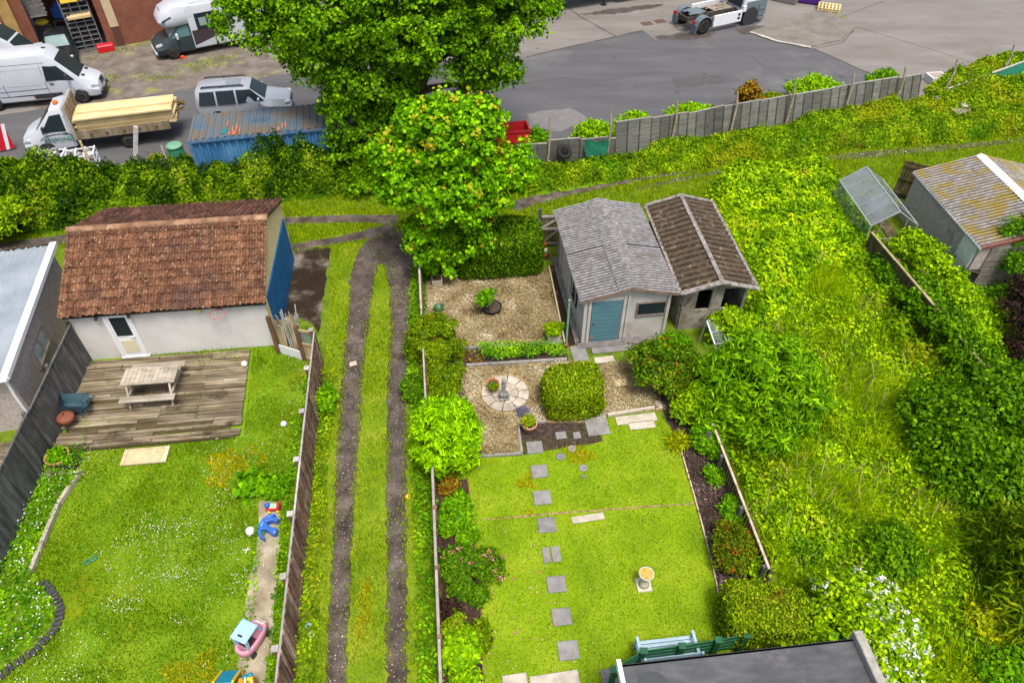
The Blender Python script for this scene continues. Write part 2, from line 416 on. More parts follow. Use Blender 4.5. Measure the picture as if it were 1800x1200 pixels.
# ------------------------------------------------------------------ materials
M={}
M['earth']=mk('earth_and_weeds',spec=0.0,stops=[(0,(.05,.075,.012)),(.5,(.11,.18,.012)),(1,(.18,.24,.03))],scale=2.2,rough=.95,bump=.9,bscale=12,detail=10,bdist=.06,specks=[((.10,.07,.035),3,.6,.7)])
M['lawn_l']=mk('lawn_soil',spec=0.0,stops=[(0,(.08,.16,.01)),(.5,(.13,.24,.012)),(1,(.2,.3,.02))],scale=.9,rough=.95,bump=.5,bscale=20,specks=[((.3,.3,.04),.45,.66,.76)])
M['lawn_c']=mk('mown_lawn_soil',spec=0.0,stops=[(0,(.12,.21,.008)),(.5,(.18,.29,.01)),(1,(.26,.34,.02))],scale=.8,rough=.95,bump=.5,bscale=20)
M['verge']=mk('verge_soil',spec=0.0,stops=[(0,(.09,.16,.012)),(.5,(.16,.24,.015)),(1,(.25,.28,.03))],scale=1.1,rough=.95,bump=.5,bscale=15)
M['track']=mk('dirt_track',[(0,(.025,.019,.016)),(.4,(.068,.053,.045)),(.7,(.118,.097,.085)),(1,(.2,.172,.155))],1.6,.85,bump=.9,bscale=14,bdist=.03,detail=9,specks=[((.36,.34,.31),22,.66,.72),((.024,.019,.017),.8,.55,.68),((.17,.12,.08),.5,.6,.72)])
M['asphalt']=mk('asphalt',stretch=(.3,1.3,1),rz=-14,stops=[(0,(.072,.073,.079)),(.5,(.087,.088,.094)),(1,(.105,.105,.11))],scale=.7,rough=.85,bump=.15,bscale=40,detail=9,specks=[((.145,.142,.142),.18,.55,.75),((.075,.073,.078),.5,.66,.72),((.06,.058,.06),2.5,.7,.74)])
M['concrete']=mk('yard_concrete',stretch=(.3,1.2,1),rz=-14,stops=[(0,(.138,.126,.116)),(.5,(.172,.16,.149)),(1,(.208,.194,.183))],scale=.6,rough=.9,bump=.15,bscale=30,detail=9,specks=[((.15,.135,.12),.22,.55,.68),((.12,.105,.09),1.3,.66,.74)])
M['yarddirt']=mk('gritty_dirt',[(0,(.085,.07,.058)),(.5,(.145,.122,.105)),(1,(.21,.185,.162))],1.2,.95,bump=.6,bscale=20,detail=9,specks=[((.4,.37,.32),16,.66,.7),((.2,.22,.04),.6,.58,.66)])
M['slab']=mk('paving_slab',[(0,(.14,.137,.135)),(.5,(.195,.19,.188)),(1,(.25,.245,.24))],3,.9,bump=.25,bscale=25,rndmix=.12,specks=[((.16,.16,.12),5,.6,.68)])
M['paleslab']=mk('pale_slab',[(0,(.3,.27,.22)),(.5,(.42,.38,.31)),(1,(.5,.46,.4))],3,.9,bump=.25,bscale=25,specks=[((.2,.2,.1),5,.62,.7)])
M['yellowslab']=mk('sandy_slab',[(0,(.4,.32,.17)),(1,(.55,.46,.28))],4,.9,bump=.2,specks=[((.25,.22,.12),5,.62,.7)])
M['gravelbed']=mk('gravel_base',[(0,(.12,.08,.03)),(.35,(.24,.17,.075)),(.65,(.35,.26,.12)),(1,(.42,.34,.2))],9,.95,bump=.8,bscale=30,bdist=.03,detail=9,specks=[((.16,.14,.05),.8,.6,.7)])
M['soil']=mk('bed_soil',[(0,(.02,.014,.012)),(.5,(.05,.033,.028)),(1,(.1,.07,.06))],7,.95,bump=.9,bscale=20,bdist=.04,specks=[((.25,.2,.18),18,.68,.72)])
M['moss_apron']=mk('mossy_concrete',[(0,(.014,.009,.006)),(.5,(.025,.016,.009)),(.66,(.08,.065,.05)),(1,(.24,.22,.19))],.75,.95,bump=.6,bscale=12,detail=10)
# ------------------------------------------------------------------ the ground and its sheets
sheet('ground',[(-250,-150),(250,-150),(250,400),(-250,400)],0,M['earth'],label='weedy earth under the whole place',cat='ground')
fence_line=[(-300,335),(330,320),(600,302),(920,287),(1080,272),(1250,237),(1440,200),(1610,172),(1700,135),(1800,118),(2100,60)]
FL=GP(fence_line)
yard=[(-95,24)]+[(p.x,p.y) for p in FL]+[(70,60),(70,130),(-95,130)]
sheet('yard_concrete',yard,.004,M['concrete'],label='pale concrete yard beyond the fence',cat='yard')
asph_px=[(-300,330),(330,318),(600,300),(920,286),(1080,271),(1250,236),(1440,199),(1608,171),(1530,131),(1480,108),(1425,84),(1370,72),(1318,58),(1345,30),(1300,28),(1180,62),(1152,70),(1130,54),(1060,70),(1000,83),(925,101),(640,112),(530,124),(340,152),(180,175),(0,203),(-300,235)]
ASPH=[(p.x,p.y) for p in GP(asph_px)]
sheet('asphalt_road',ASPH,.008,M['asphalt'],label='grey asphalt of the haulage yard',cat='road',amp=.05,step=.5)
YD=[(p.x,p.y) for p in GP([(165,186),(340,155),(530,126),(640,112),(720,70),(560,40),(430,40),(290,60),(205,78),(60,110),(60,190)])]
sheet('dirt_patch',YD,.012,M['yarddirt'],label='gritty dirt patch between van and motorhome',cat='dirt',amp=.2,step=.4)
sheet('concrete_ramp',[(p.x,p.y) for p in GP([(1318,57),(1440,16),(1468,24),(1505,48),(1478,72),(1425,84),(1370,74)])],.01,mk('brown_grey_slab',[(0,(.12,.108,.092)),(.5,(.16,.147,.128)),(1,(.2,.185,.165))],1.2,.9,bump=.3,detail=9,specks=[((.13,.15,.03),1.4,.66,.74)]),label='low raised concrete slab with broken edge beside tractor unit',cat='concrete slab',thick=.05)
M['joint']=plain('dark_joint',(.05,.045,.04),.9)
def gline(name,pts,wd,z,mat,label):
    q=[]; c=GP(pts)
    for i,p in enumerate(c):
        t=(c[min(i+1,len(c)-1)]-c[max(i-1,0)]).normalized(); n=Vector((-t.y,t.x,0)); q.append((p+n*wd,p-n*wd))
    return sheet(name,[(a.x,a.y) for a,b in q]+[(b.x,b.y) for a,b in q[::-1]],z,mat,label=label,cat='yard joint',amp=wd*.5,step=.4)
gline('yard_joint',[(980,0),(1020,30),(1082,64)],.05,.0075,M['joint'],'dark joint across the pale concrete near the big tree')
gline('asphalt_edge',[(925,101),(1000,83),(1060,70),(1130,54)],.06,.0125,M['joint'],'dark broken edge where asphalt meets concrete')
gline('slab_joint',[(1432,86),(1480,76),(1500,55),(1470,28)],.03,.0125,M['joint'],'crack line curving round the raised slab')
gline('asphalt_seam',[(1430,86),(1480,108),(1530,131)],.05,.0125,M['joint'],'dark seam between asphalt and pale concrete')
gline('slab_edge',[(1318,58),(1370,75),(1425,85)],.13,.066,mk('pale_slab_edge',[(0,(.28,.26,.23)),(1,(.42,.4,.37))],5,.9),'pale broken edge of the raised slab')
M['repair']=mk('tarmac_repair',[(0,(.06,.06,.064)),(1,(.09,.088,.09))],3,.85,bump=.2,bscale=30)
M['repair_pale']=mk('worn_tarmac',[(0,(.13,.128,.13)),(1,(.18,.175,.17))],2,.9,bump=.2,bscale=30,detail=9)
for i,(pp,mt,lb) in enumerate((([(1180,140),(1262,132),(1275,146),(1190,156)],'repair','darker tarmac repair in the middle of the asphalt'),([(925,200),(1000,190),(1040,212),(985,232),(930,226)],'repair_pale','pale worn tarmac by the low fence panels'),([(1380,160),(1440,150),(1452,160),(1390,172)],'repair','dark tarmac repair near the long bush'),([(480,150),(520,146),(530,156),(486,160)],'repair','small tarmac repair beside the silver car'))):
    sheet('tarmac_patch',[(p.x,p.y) for p in GP(pp)],.0125,M[mt],label=lb,cat='tarmac patch',amp=.12,step=.4,seed=20+i)
gline('tarmac_crack',[(905,150),(980,138),(1060,142),(1150,128)],.02,.013,M['joint'],'long thin crack across the asphalt')
gline('tarmac_crack',[(1320,100),(1350,122),(1400,140)],.02,.013,M['joint'],'short crack below the raised slab')
gline('yard_joint',[(1505,48),(1640,88),(1800,140)],.025,.0075,M['joint'],'thin joint across the pale concrete at the right')
gline('yard_joint',[(1560,0),(1480,30)],.025,.0075,M['joint'],'thin joint behind the yellow pallets')
M['wet']=mk('wet_stain',[(0,(.05,.04,.035)),(1,(.1,.085,.075))],2,.35,spec=.5,bump=.05)
for i,pp in enumerate([[(1150,66),(1190,60),(1255,58),(1250,66),(1200,70),(1160,70)],[(1290,52),(1345,44),(1348,54),(1310,62)]]):
    sheet('oil_stain',[(p.x,p.y) for p in GP(pp)],.016+.0*i,M['wet'],label=['dark oily stain behind the tractor unit','dark damp stain beside tractor unit front wheel'][i],cat='stain',amp=.12,step=.3,seed=i+2)
sheet('oil_stain',[(p.x,p.y) for p in GP([(1020,26),(1060,18),(1130,10),(1170,6),(1150,14),(1080,26)])],.0075,M['wet'],label='dark oily stain under the parked trailer',cat='stain',amp=.15,step=.3,seed=9)

# lawns, lane, beds
LL=[(p.x,p.y) for p in GP([(158,620),(566,600),(507,1300),(-131,1300)])]
sheet('lawn',LL,.004,M['lawn_l'],label='shaggy family lawn with clover and daisies',cat='lawn')
LC=[(p.x,p.y) for p in GP([(768,806),(918,802),(918,775),(970,765),(1070,735),(1150,722),(1185,755),(1198,800),(1222,880),(1250,985),(1272,1090),(1300,1240),(850,1250),(843,1060),(826,900)])]
sheet('lawn',LC,.004,M['lawn_c'],label='neat yellow green lawn crossed by stepping slabs',cat='lawn',amp=.03)
VG=[(p.x,p.y) for p in GP([(512,1300),(570,640),(585,440),(515,440),(515,372),(700,365),(735,430),(745,560),(762,800),(776,1300)])]
sheet('verge',VG,.004,M['verge'],label='grassy lane between the two gardens',cat='verge')
RUTL=strip([(586,1300,.25),(590,1200,.25),(600,1000,.26),(610,800,.33),(622,640,.37),(632,540,.44),(640,480,.5),(660,425,.45)])
RUTLi=strip([(586,1300,.17),(590,1200,.17),(600,1000,.18),(610,800,.2),(622,640,.24),(632,540,.34),(640,480,.42),(660,425,.4)])
RUTRi=strip([(697,1300,.14),(697,1200,.14),(697,900,.16),(697,700,.2),(704,580,.25),(704,500,.38),(690,430,.5)])
RUTR=strip([(697,1300,.22),(697,1200,.26),(697,900,.29),(697,700,.33),(704,580,.38),(704,500,.46),(690,430,.6)])
JCT=[(p.x,p.y) for p in GP([(612,500),(626,450),(650,412),(690,394),(718,400),(728,430),(728,490),(700,500),(676,465),(660,465),(644,500)])]
TB=strip([(-150,458,.4),(120,420,.35),(300,402,.3),(515,388,.28),(600,385,.3),(700,386,.35)])
TF=strip([(505,436,.25),(560,428,.25),(620,418,.3),(690,402,.4)])
TR1=strip([(900,366,.35),(940,352,.36),(1010,336,.28),(1130,313,.2),(1230,296,.16)])
TR2=strip([(1120,332,.14),(1250,305,.12),(1400,287,.16),(1480,276,.25),(1620,264,.3),(1720,255,.2),(1900,236,.16)])
for i,(pp,lb) in enumerate([(RUTL,'dirt wheel rut nearest the brown fence'),(RUTR,'dirt wheel rut nearest the gravel garden'),(JCT,'muddy junction where lane meets rear track'),(TB,'dirt rear track along the ivy hedge'),(TF,'narrow rear track wheel rut by the blue door'),(TR1,'brown dirt track behind the grey roofed shed'),(TR2,'stony track below the yard fence')]):
    sheet('dirt_track',pp,.008+.0015*i,M['track'],label=lb,cat='track',amp=.05,step=.13,seed=i)
APR=[(p.x,p.y) for p in GP([(518,438),(582,434),(572,500),(560,585),(535,560),(488,560)])]
sheet('apron',APR,.012,M['moss_apron'],label='mossy dark concrete apron outside blue garage door',cat='apron',amp=.05)
PTH=[(p.x,p.y) for p in GP([(455,880),(492,880),(492,960),(487,1000),(482,1100),(470,1160),(462,1260),(410,1260),(425,1120),(440,1010),(452,960)])]
sheet('concrete_path',PTH,.02,mk('worn_concrete',[(0,(.15,.12,.08)),(.4,(.27,.23,.16)),(.7,(.38,.33,.25)),(1,(.44,.4,.33))],1.3,.9,bump=.4,detail=9),label='worn concrete path strip along the brown fence',cat='path',amp=.04)
GR1=[(p.x,p.y) for p in GP([(750,495),(800,470),(966,475),(990,606),(818,613),(755,620),(748,545)])]
GR2=[(p.x,p.y) for p in GP([(818,645),(1000,634),(1060,640),(1062,700),(1050,742),(912,748),(917,798),(845,803),(800,700)])]
GR3=[(p.x,p.y) for p in GP([(1040,642),(1125,632),(1170,720),(1070,730),(1050,742)])]
for pp,lb in ((GR1,'gravel square behind the low planted bed'),(GR2,'gravel round the circular paving'),(GR3,'small gravel square in front of the shed')):
    sheet('gravel_bed',pp,.008,M['gravelbed'],label=lb,cat='gravel',amp=.03)
SHP=[(p.x,p.y) for p in GP([(966,466),(996,466),(1022,604),(995,610)])]
sheet('soil_path',SHP,.0105,M['moss_apron'],label='dark narrow path between gravel square and shed',cat='path')
RGH=[(p.x,p.y) for p in GP([(1250,742),(1360,1012),(1420,1260),(1960,1260),(1900,800),(1735,650),(1540,440),(1430,440),(1400,540),(1330,600),(1290,700)])]
sheet('rough_ground',RGH,.004,M['verge'],label='rough ground of the overgrown garden',cat='rough ground',amp=.2)
BEDS=[[(815,612),(992,604),(1000,634),(815,645)],[(768,845),(822,843),(828,900),(845,1060),(852,1260),(780,1260),(765,1000)],[(1183,765),(1250,760),(1300,860),(1358,1008),(1300,1110),(1272,1090),(1250,985),(1222,880),(1198,800)],[(735,540),(765,545),(800,640),(822,700),(845,800),(760,800)],[(912,747),(960,742),(1050,742),(1060,775),(920,800)],[(1150,690),(1250,690),(1260,770),(1185,768)]]
BEDW=[[(p.x,p.y) for p in GP(b)] for b in BEDS]
for i,(b,lb) in enumerate(zip(BEDW,['planted strip between the two gravel areas','dark rose bed along the low lane fence','chipped bark border beside the right lawn edge','soil under the shrubs along the lane','soil patch behind the pink flower pot','shady soil under the red berried shrub'])):
    sheet('soil_bed',b,.0095 if i not in (4,5) else .0115,M['soil'],label=lb,cat='soil bed',amp=.04,seed=i)

rr=random.Random(77)
for i in range(14):
    px,py=rr.uniform(930,1480),rr.uniform(85,190)
    if py>200-(px-930)*.1: continue
    q=G(px,py); r_=rr.uniform(.08,.28); sheet('oil_spot',[(q.x+r_*(.6+.5*rr.random())*math.cos(a),q.y+r_*(.6+.5*rr.random())*math.sin(a)) for a in [2*math.pi*k/12 for k in range(12)]],.0165,M['repair'],label='small dark oil spot on the asphalt',cat='stain')
# ------------------------------------------------------------------ buildings
def corr(mb,o,e,s,per=.15,amp=.025,mi=0,rows=6,sag=0.0):
    o,e,s=Vector(o),Vector(e),Vector(s); n=e.cross(s).normalized()
    if n.z<0: n=-n
    nx=max(8,int(e.length/per*6)); vs=[]; fs=[]
    for j in range(rows+1):
        for i in range(nx+1):
            u=i/nx; v=j/rows
            vs.append(o+e*u+s*v+n*(amp*math.sin(2*math.pi*u*e.length/per)-sag*math.sin(math.pi*v)))
    for j in range(rows):
        for i in range(nx): a=j*(nx+1)+i; fs.append((a,a+1,a+nx+2,a+nx+1))
    mb.add(vs,fs,mi,None,True); 
    # turned-down edge so the sheet has a visible thickness
    t=n*-.012; ed=[]
    for i in range(nx+1): ed+= [vs[i],vs[i]+t]
    mb.add(ed,[(2*i,2*i+2,2*i+3,2*i+1) for i in range(nx)],mi)
PROF=[0,.75,1,.8,.05,-.12,0]
def pantiles(mb,o,e,s,per,course,amp=.03,lip=.03,seed=0,wob=.012):
    rr=random.Random(seed); o,e,s=Vector(o),Vector(e),Vector(s); n=e.cross(s).normalized()
    if n.z<0: n=-n
    nc=int(round(s.length/course)); ct=int(round(e.length/per)); K=6
    for j in range(nc):
        v0=j/nc; v1=(j+1)/nc+.008
        for i in range(ct):
            du=rr.uniform(-wob,wob); dz=rr.uniform(-.004,.012); vs=[]; rn=rr.random()
            for k in range(K+1):
                u=(i+k/K)/ct; a=PROF[k]*amp
                for v,l in ((v0+du/s.length,lip-.018),(v0+du/s.length,lip),(v1,.0)): vs.append(o+e*u+s*v+n*(a+l+dz))
            fs=[]
            for k in range(K):
                b=k*3; fs+= [(b,b+3,b+4,b+1),(b+1,b+4,b+5,b+2)]
            mb.add(vs,fs,0,rn,False)
M['render']=mk('white_render',[(0,(.47,.458,.44)),(.5,(.565,.557,.545)),(1,(.64,.635,.625))],.8,.95,bump=.35,bscale=45,specks=[((.32,.31,.28),.9,.63,.8)])
M['cream']=mk('cream_render',[(0,(.58,.47,.24)),(1,(.7,.6,.36))],2,.95,bump=.3,bscale=45)
M['tile']=mk('clay_pantile',[(0,(.062,.028,.017)),(.45,(.135,.06,.033)),(.75,(.195,.092,.048)),(1,(.245,.142,.08))],3.2,.9,bump=.6,bscale=25,rndmix=.24,specks=[((.42,.36,.24),11,.6,.65),((.012,.008,.007),9,.6,.64),((.07,.04,.035),.55,.5,.72)])
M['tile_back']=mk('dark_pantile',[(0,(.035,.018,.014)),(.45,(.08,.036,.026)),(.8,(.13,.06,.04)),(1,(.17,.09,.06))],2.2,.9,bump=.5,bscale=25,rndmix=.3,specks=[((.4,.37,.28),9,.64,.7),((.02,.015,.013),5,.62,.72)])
M['ridge']=mk('ridge_tile',[(0,(.14,.065,.038)),(.5,(.22,.12,.07)),(1,(.32,.22,.14))],3,.9,bump=.5,rndmix=.25,specks=[((.1,.06,.045),5,.6,.7)])
M['white_pvc']=plain('white_pvc',(.72,.74,.78),.35,var=.05)
M['dark']=plain('black_plastic',(.02,.02,.022),.5)
M['glass']=glassy('dark_glass')
M['blue_door']=mk('blue_metal_door',[(0,(.005,.075,.2)),(1,(.01,.115,.28))],1.5,.5,spec=.4,bump=.1,specks=[((.02,.06,.12),2,.62,.72)])
M['asb']=mk('weathered_cement_sheet',[(0,(.11,.11,.112)),(.4,(.185,.182,.19)),(.7,(.26,.256,.265)),(1,(.34,.34,.34))],6,.95,bump=.5,bscale=25,detail=10,groove=(.145,-.18+.0725,(.055,.052,.055),.62,.9,.85),specks=[((.08,.08,.07),11,.63,.68),((.3,.22,.03),.9,.77,.8),((.16,.15,.12),1.5,.58,.68)])
M['asbmoss']=mk('mossy_cement_sheet',[(0,(.022,.014,.008)),(.55,(.042,.027,.014)),(.8,(.085,.06,.036)),(1,(.27,.24,.2))],5,.95,bump=.8,bscale=18,bdist=.04,detail=10,groove=(.3,-.2,(.2,.175,.14),.92,1.1,.24),specks=[((.42,.39,.34),5,.68,.72),((.13,.11,.02),7,.63,.7)])
M['asbyel']=mk('lichen_cement_sheet',[(0,(.12,.11,.11)),(.5,(.24,.225,.215)),(1,(.36,.35,.33))],5,.95,bump=.5,bscale=25,detail=10,groove=(.17,.085,(.06,.055,.05),.62,.9,.8),specks=[((.27,.2,.02),1.3,.46,.6),((.42,.41,.39),9,.66,.72)])
M['conc_panel']=mk('pale_concrete_panel',[(0,(.34,.325,.3)),(.5,(.43,.42,.4)),(1,(.5,.49,.47))],1.5,.9,bump=.15,detail=9,specks=[((.25,.2,.17),1.7,.6,.75)])
M['pebble']=mk('pebbledash',[(0,(.27,.22,.205)),(.5,(.41,.355,.335)),(1,(.55,.5,.475))],14,.95,bump=.6,bscale=50,detail=8,specks=[((.12,.1,.095),.8,.6,.8)])
M['teal']=mk('faded_teal_paint',[(0,(.065,.16,.2)),(1,(.1,.215,.26))],2,.6,bump=.1,stretch=(1,1,6),specks=[((.12,.18,.2),7,.68,.75)])
M['metalroof']=mk('pale_metal_sheet',[(0,(.19,.225,.26)),(.5,(.25,.29,.33)),(1,(.31,.345,.385))],.8,.5,spec=.3,bump=.1,detail=9,specks=[((.25,.27,.28),.7,.62,.75)])

# the white garage with the tiled roof
g=thing('garage','white rendered garage with brown pantile roof and blue end door','garage',G(162,632),6.4); Wd,Dp=6.42,5.35
EF,EB,RZ,RY=2.28,2.62,3.62,2.72
MB().profx([(0,-.05),(Dp,-.05),(Dp,EB-.06),(RY,RZ-.06),(0,EF-.06)],0,Wd).build('wall',M['render'],g)
b=MB(); y0=.0
b.add([(Wd+.02,0,-.05),(Wd+.02,Dp,-.05),(Wd+.02,Dp,EB-.03),(Wd+.02,RY,RZ-.03),(Wd+.02,0,EF-.03),(Wd+.001,0,-.05),(Wd+.001,Dp,-.05),(Wd+.001,Dp,EB-.03),(Wd+.001,RY,RZ-.03),(Wd+.001,0,EF-.03)],
      [(0,1,2,3,4),(0,5,6,1),(1,6,7,2),(2,7,8,3),(3,8,9,4),(4,9,5,0)]); b.build('gable_wall',M['cream'],g)
b=MB(); b.box((Wd+.045,2.72,1.0),(.05,4.7,2.0),0)
for i in range(24): b.box((Wd+.075,.45+i*.197,1.0),(.02,.06,1.98),0)
b.build('garage_door',M['blue_door'],g)
ov=.16
sf=Vector((0,RY+ov,RZ-EF+ .1)); 
b=MB(); pantiles(b,(-.18,-ov-.06,EF-.1),(Wd+.3,0,0),(0,RY+ov+.06,RZ-EF+.12),.2,.31,amp=.075,lip=.045,seed=1,wob=.03); rf=b.build('roof',M['tile'],g)
b=MB(); b.add([(-.12,-ov,EF-.13),(Wd+.1,-ov,EF-.13),(Wd+.1,RY,RZ-.035),(-.12,RY,RZ-.035),(-.12,Dp+ov,EB-.1),(Wd+.1,Dp+ov,EB-.1)],[(0,1,2,3),(3,2,5,4)]); b.build('underlay',plain('black_underlay',(.012,.01,.009),.9),rf)
b=MB(); pantiles(b,(Wd+.12,Dp+ov,EB-.06),(-Wd-.3,0,0),(0,RY-Dp-ov,RZ-EB+.08),.2,.31,amp=.075,lip=.045,seed=2); b.build('back_roof',M['tile_back'],rf)
b=MB(); rr=random.Random(3)
for i in range(15):
    x0=-.2+i*.452; pts=[]
    for k in range(9):
        a=math.pi*k/8; pts.append((RY+.15*math.cos(a),RZ+.005+.13*math.sin(a)))
    dz=rr.uniform(-.012,.012); b.profx([(p[0],p[1]+dz) for p in pts],x0,x0+.45,rnd=rr.random())
b.build('ridge_tiles',M['ridge'],rf)
b=MB(); b.box((Wd/2,-.1,EF-.17),(Wd+.2,.1,.09)); b.build('gutter',M['dark'],g)
d=MB(); dx0,dx1=1.1,1.98
for (x,sx) in ((dx0+.04,.09),(dx1-.04,.09)): d.box((x,-.03,1.03),(sx,.08,2.02))
d.box(((dx0+dx1)/2,-.03,2.0),(dx1-dx0-.18,.08,.08)); d.box(((dx0+dx1)/2,-.04,.05),(dx1-dx0+.06,.12,.06))
d.box(((dx0+dx1)/2,-.025,1.03),(dx1-dx0-.18,.05,1.86))
dr=d.build('door',M['white_pvc'],g)
MB().box(((dx0+dx1)/2,-.055,1.48),(.52,.02,.82)).build('door_glass',M['glass'],dr)
MB().box(((dx0+dx1)/2,-.055,.55),(.52,.02,.6)).build('door_panel',plain('cream_panel',(.62,.58,.42),.5,var=.05),dr)
MB().bar((dx1-.16,-.07,1.02),(dx1-.16,-.1,1.02),.04).bar((dx1-.16,-.1,1.02),(dx1-.3,-.1,1.02),.03).build('door_handle',M['white_pvc'],dr)
for x in (.95,2.0): 
    b=MB(); b.box((x,-.08,2.03),(.07,.16,.07)); b.lathe([(.05,-.04),(.06,0),(.04,.05)],(x,-.17,1.99),10); b.build('wall_light',M['dark'],g)
MB().box((4.25,-.05,1.98),(.16,.1,.15),ch=.02).build('wall_light',plain('yellow_lamp',(.6,.5,.12)),g).__setitem__('label','small yellow wall light')
# hoop
M['red_metal']=plain('faded_red_metal',(.5,.12,.14),.5); M['net']=plain('white_net',(.6,.58,.56),.8)
p=g.matrix_basis@Vector((4.9,0,1.95)); h=thing('basketball_hoop','pink basketball hoop with white net on garage wall','hoop',p,6.4)
ring=[(.24*math.cos(a),-.3+.24*math.sin(a),0) for a in [2*math.pi*i/20 for i in range(21)]]
MB().tube(ring,.014,6).build('ring',M['red_metal'],h)
MB().box((0,-.03,.03),(.2,.04,.16)).bar((0,-.04,0),(0,-.07,0),.06).build('bracket',M['red_metal'],h)
b=MB()
for i in range(10):
    for sg in (-1,1):
        pts=[]
        for k in range(5):
            a=2*math.pi*(i+sg*k*.35)/10; r_=.235-.026*k; pts.append((r_*math.cos(a),-.3+r_*math.sin(a),-.085*k))
        b.tube(pts,.006,4,cap=False)
b.build('net',M['net'],h)

# pebble-dashed garage with pale metal roof, far left
lo=G(10,658,2.5); hi=G(95,435,2.5)
ang=math.degrees(math.atan2(hi.y-lo.y,hi.x-lo.x))-90
g2=thing('garage','pebbledashed garage with pale corrugated metal roof','garage',(lo.x,lo.y,0),ang); Lg=(Vector((hi.x,hi.y,0))-Vector((lo.x,lo.y,0))).length
MB().box((-3.1,Lg/2+.02,1.19),(6,Lg-.2,2.42)).build('wall',M['pebble'],g2)
b=MB(); corr(b,(-6.2,-.1,2.5),(6.1,0,.0),(0,Lg+.15,.12),.16,.022,rows=8); 
rf2=b.build('roof',M['metalroof'],g2)
MB().box((-.0,Lg/2,2.53),(.22,Lg+.25,.16),rx=.8).build('bargeboard',M['white_pvc'],rf2)
MB().tube([(-6,-.16,2.42),(.05,-.16,2.42)],.07,8).build('gutter',M['white_pvc'],g2)
MB().tube([(-.05,-.16,2.4),(-.05,-.1,2.2),(-.1,-.08,1.7),(-.1,-.08,0)],.045,8).build('downpipe',M['white_pvc'],g2)
b=MB(); rr=random.Random(5)
for i in range(24): b.blob((-6+i*.25,Lg+.03,2.66),(.12,.08,.05),8,4,lump=.6,seed=i)
b.build('moss_ridge',M['asbmoss'],rf2)
# its window
q=Matrix.Rotation(R(-ang),4,'Z')@(G(57,611,1.35)-Vector((lo.x,lo.y,0))); wy=q.y
b=MB(); 
for (yy,zz,sy,sz) in ((wy,1.0,1.4,.1),(wy,1.74,1.4,.08),(wy-.66,1.37,.08,.66),(wy+.66,1.37,.08,.66),(wy,1.37,.06,.66)): b.box((-.08,yy,zz),(.12,sy,sz))
wf=b.build('window',mk('old_grey_timber',[(0,(.2,.17,.14)),(1,(.36,.32,.28))],5,.9,stretch=(1,4,1)),g2)
MB().box((-.085,wy,1.37),(.05,1.26,.66)).build('pane',mk('milky_pane',[(0,(.2,.28,.28)),(.5,(.35,.43,.43)),(1,(.6,.64,.64))],3,.15,spec=.6,bump=0),wf)

# concrete panel shed, grey roof
g3=thing('shed','pale concrete panel shed with grey corrugated roof and teal door','shed',G(1021,603),7.3); W3,D3=3.05,5.0
E3,R3=2.2,2.53
b=MB(); b.profy([(0,.0),(W3,.0),(W3,E3-.06),(W3/2,R3-.06),(0,E3-.06)],0,D3); w3=b.build('wall',M['conc_panel'],g3)
for x in (.04,.2,1.42,1.56,W3-.05): MB().box((x,-.03,1.06),(.1,.07,2.12)).build('panel_rib',M['conc_panel'],w3)
for i in range(1,8): MB().box((-.02,i*.62,1.05),(.05,.09,2.1)).build('panel_rib',M['conc_panel'],w3)
MB().box((.8,-.03,2.05),(1.1,.06,.14)).build('lintel',M['conc_panel'],w3)
b=MB()
for k in range(3):
    for i in range(20): pass
b.box((W3/2,-.16,.03),(W3+.35,.34,.1)); b.box((-.12,D3/2,.03),(.2,D3+.1,.1)); b.build('plinth',mk('dark_plinth',[(0,(.09,.08,.08)),(1,(.2,.185,.18))],4,.95),g3)
b=MB(); b.box((.8,-.02,1.02),(1.06,.05,1.92))
for i in range(10): b.box((.8,-.05,.16+i*.19),(1.04,.02,.175),rx=2)
dr=b.build('door',M['teal'],g3); MB().tube([(.36,-.07,1.0),(.36,-.12,1.0),(.42,-.12,1.0)],.018,6).build('door_handle',M['dark'],dr)
MB().box((1.27,-.075,1.35),(.03,.03,.1)).build('hinge',plain('rust',(.25,.08,.03)),dr)
b=MB()
for (x,z,sx,sz) in ((2.4,1.14,1.06,.05),(2.4,1.72,1.06,.05),(1.89,1.43,.05,.53),(2.91,1.43,.05,.53)): b.box((x,-.025,z),(sx,.07,sz))
wf=b.build('window',mk('rusty_frame',[(0,(.12,.09,.075)),(1,(.24,.2,.17))],6,.8),g3); MB().box((2.4,-.01,1.43),(.97,.03,.53)).build('pane',M['glass'],wf)
b=MB()
for (y,z,sy,sz) in ((1.5,.82,.95,.05),(1.5,1.72,.95,.05),(1.05,1.27,.05,.85),(1.95,1.27,.05,.85)): b.box((-.03,y,z),(.06,sy,sz))
wf=b.build('window',M['dark'],g3); MB().box((-.015,1.5,1.27),(.03,.85,.85)).build('pane',M['glass'],wf)
so_=.22; sl_=(R3-E3)/(W3/2)
b=MB(); corr(b,(-so_,-.18,E3-sl_*so_+.02),(0,D3*.52,0),(W3/2+so_,0,sl_*(W3/2+so_)),.145,.032); corr(b,(-so_,2.43,E3-sl_*so_+.045),(0,D3-2.2,.0),(W3/2+so_,0,sl_*(W3/2+so_)),.145,.032)
corr(b,(W3+so_,-.18,E3-sl_*so_+.02),(0,D3*.52,0),(-W3/2-so_,0,sl_*(W3/2+so_)),.145,.032); corr(b,(W3+so_,2.43,E3-sl_*so_+.045),(0,D3-2.2,0),(-W3/2-so_,0,sl_*(W3/2+so_)),.145,.032)
rf=b.build('roof',M['asb'],g3)
b=MB(); 
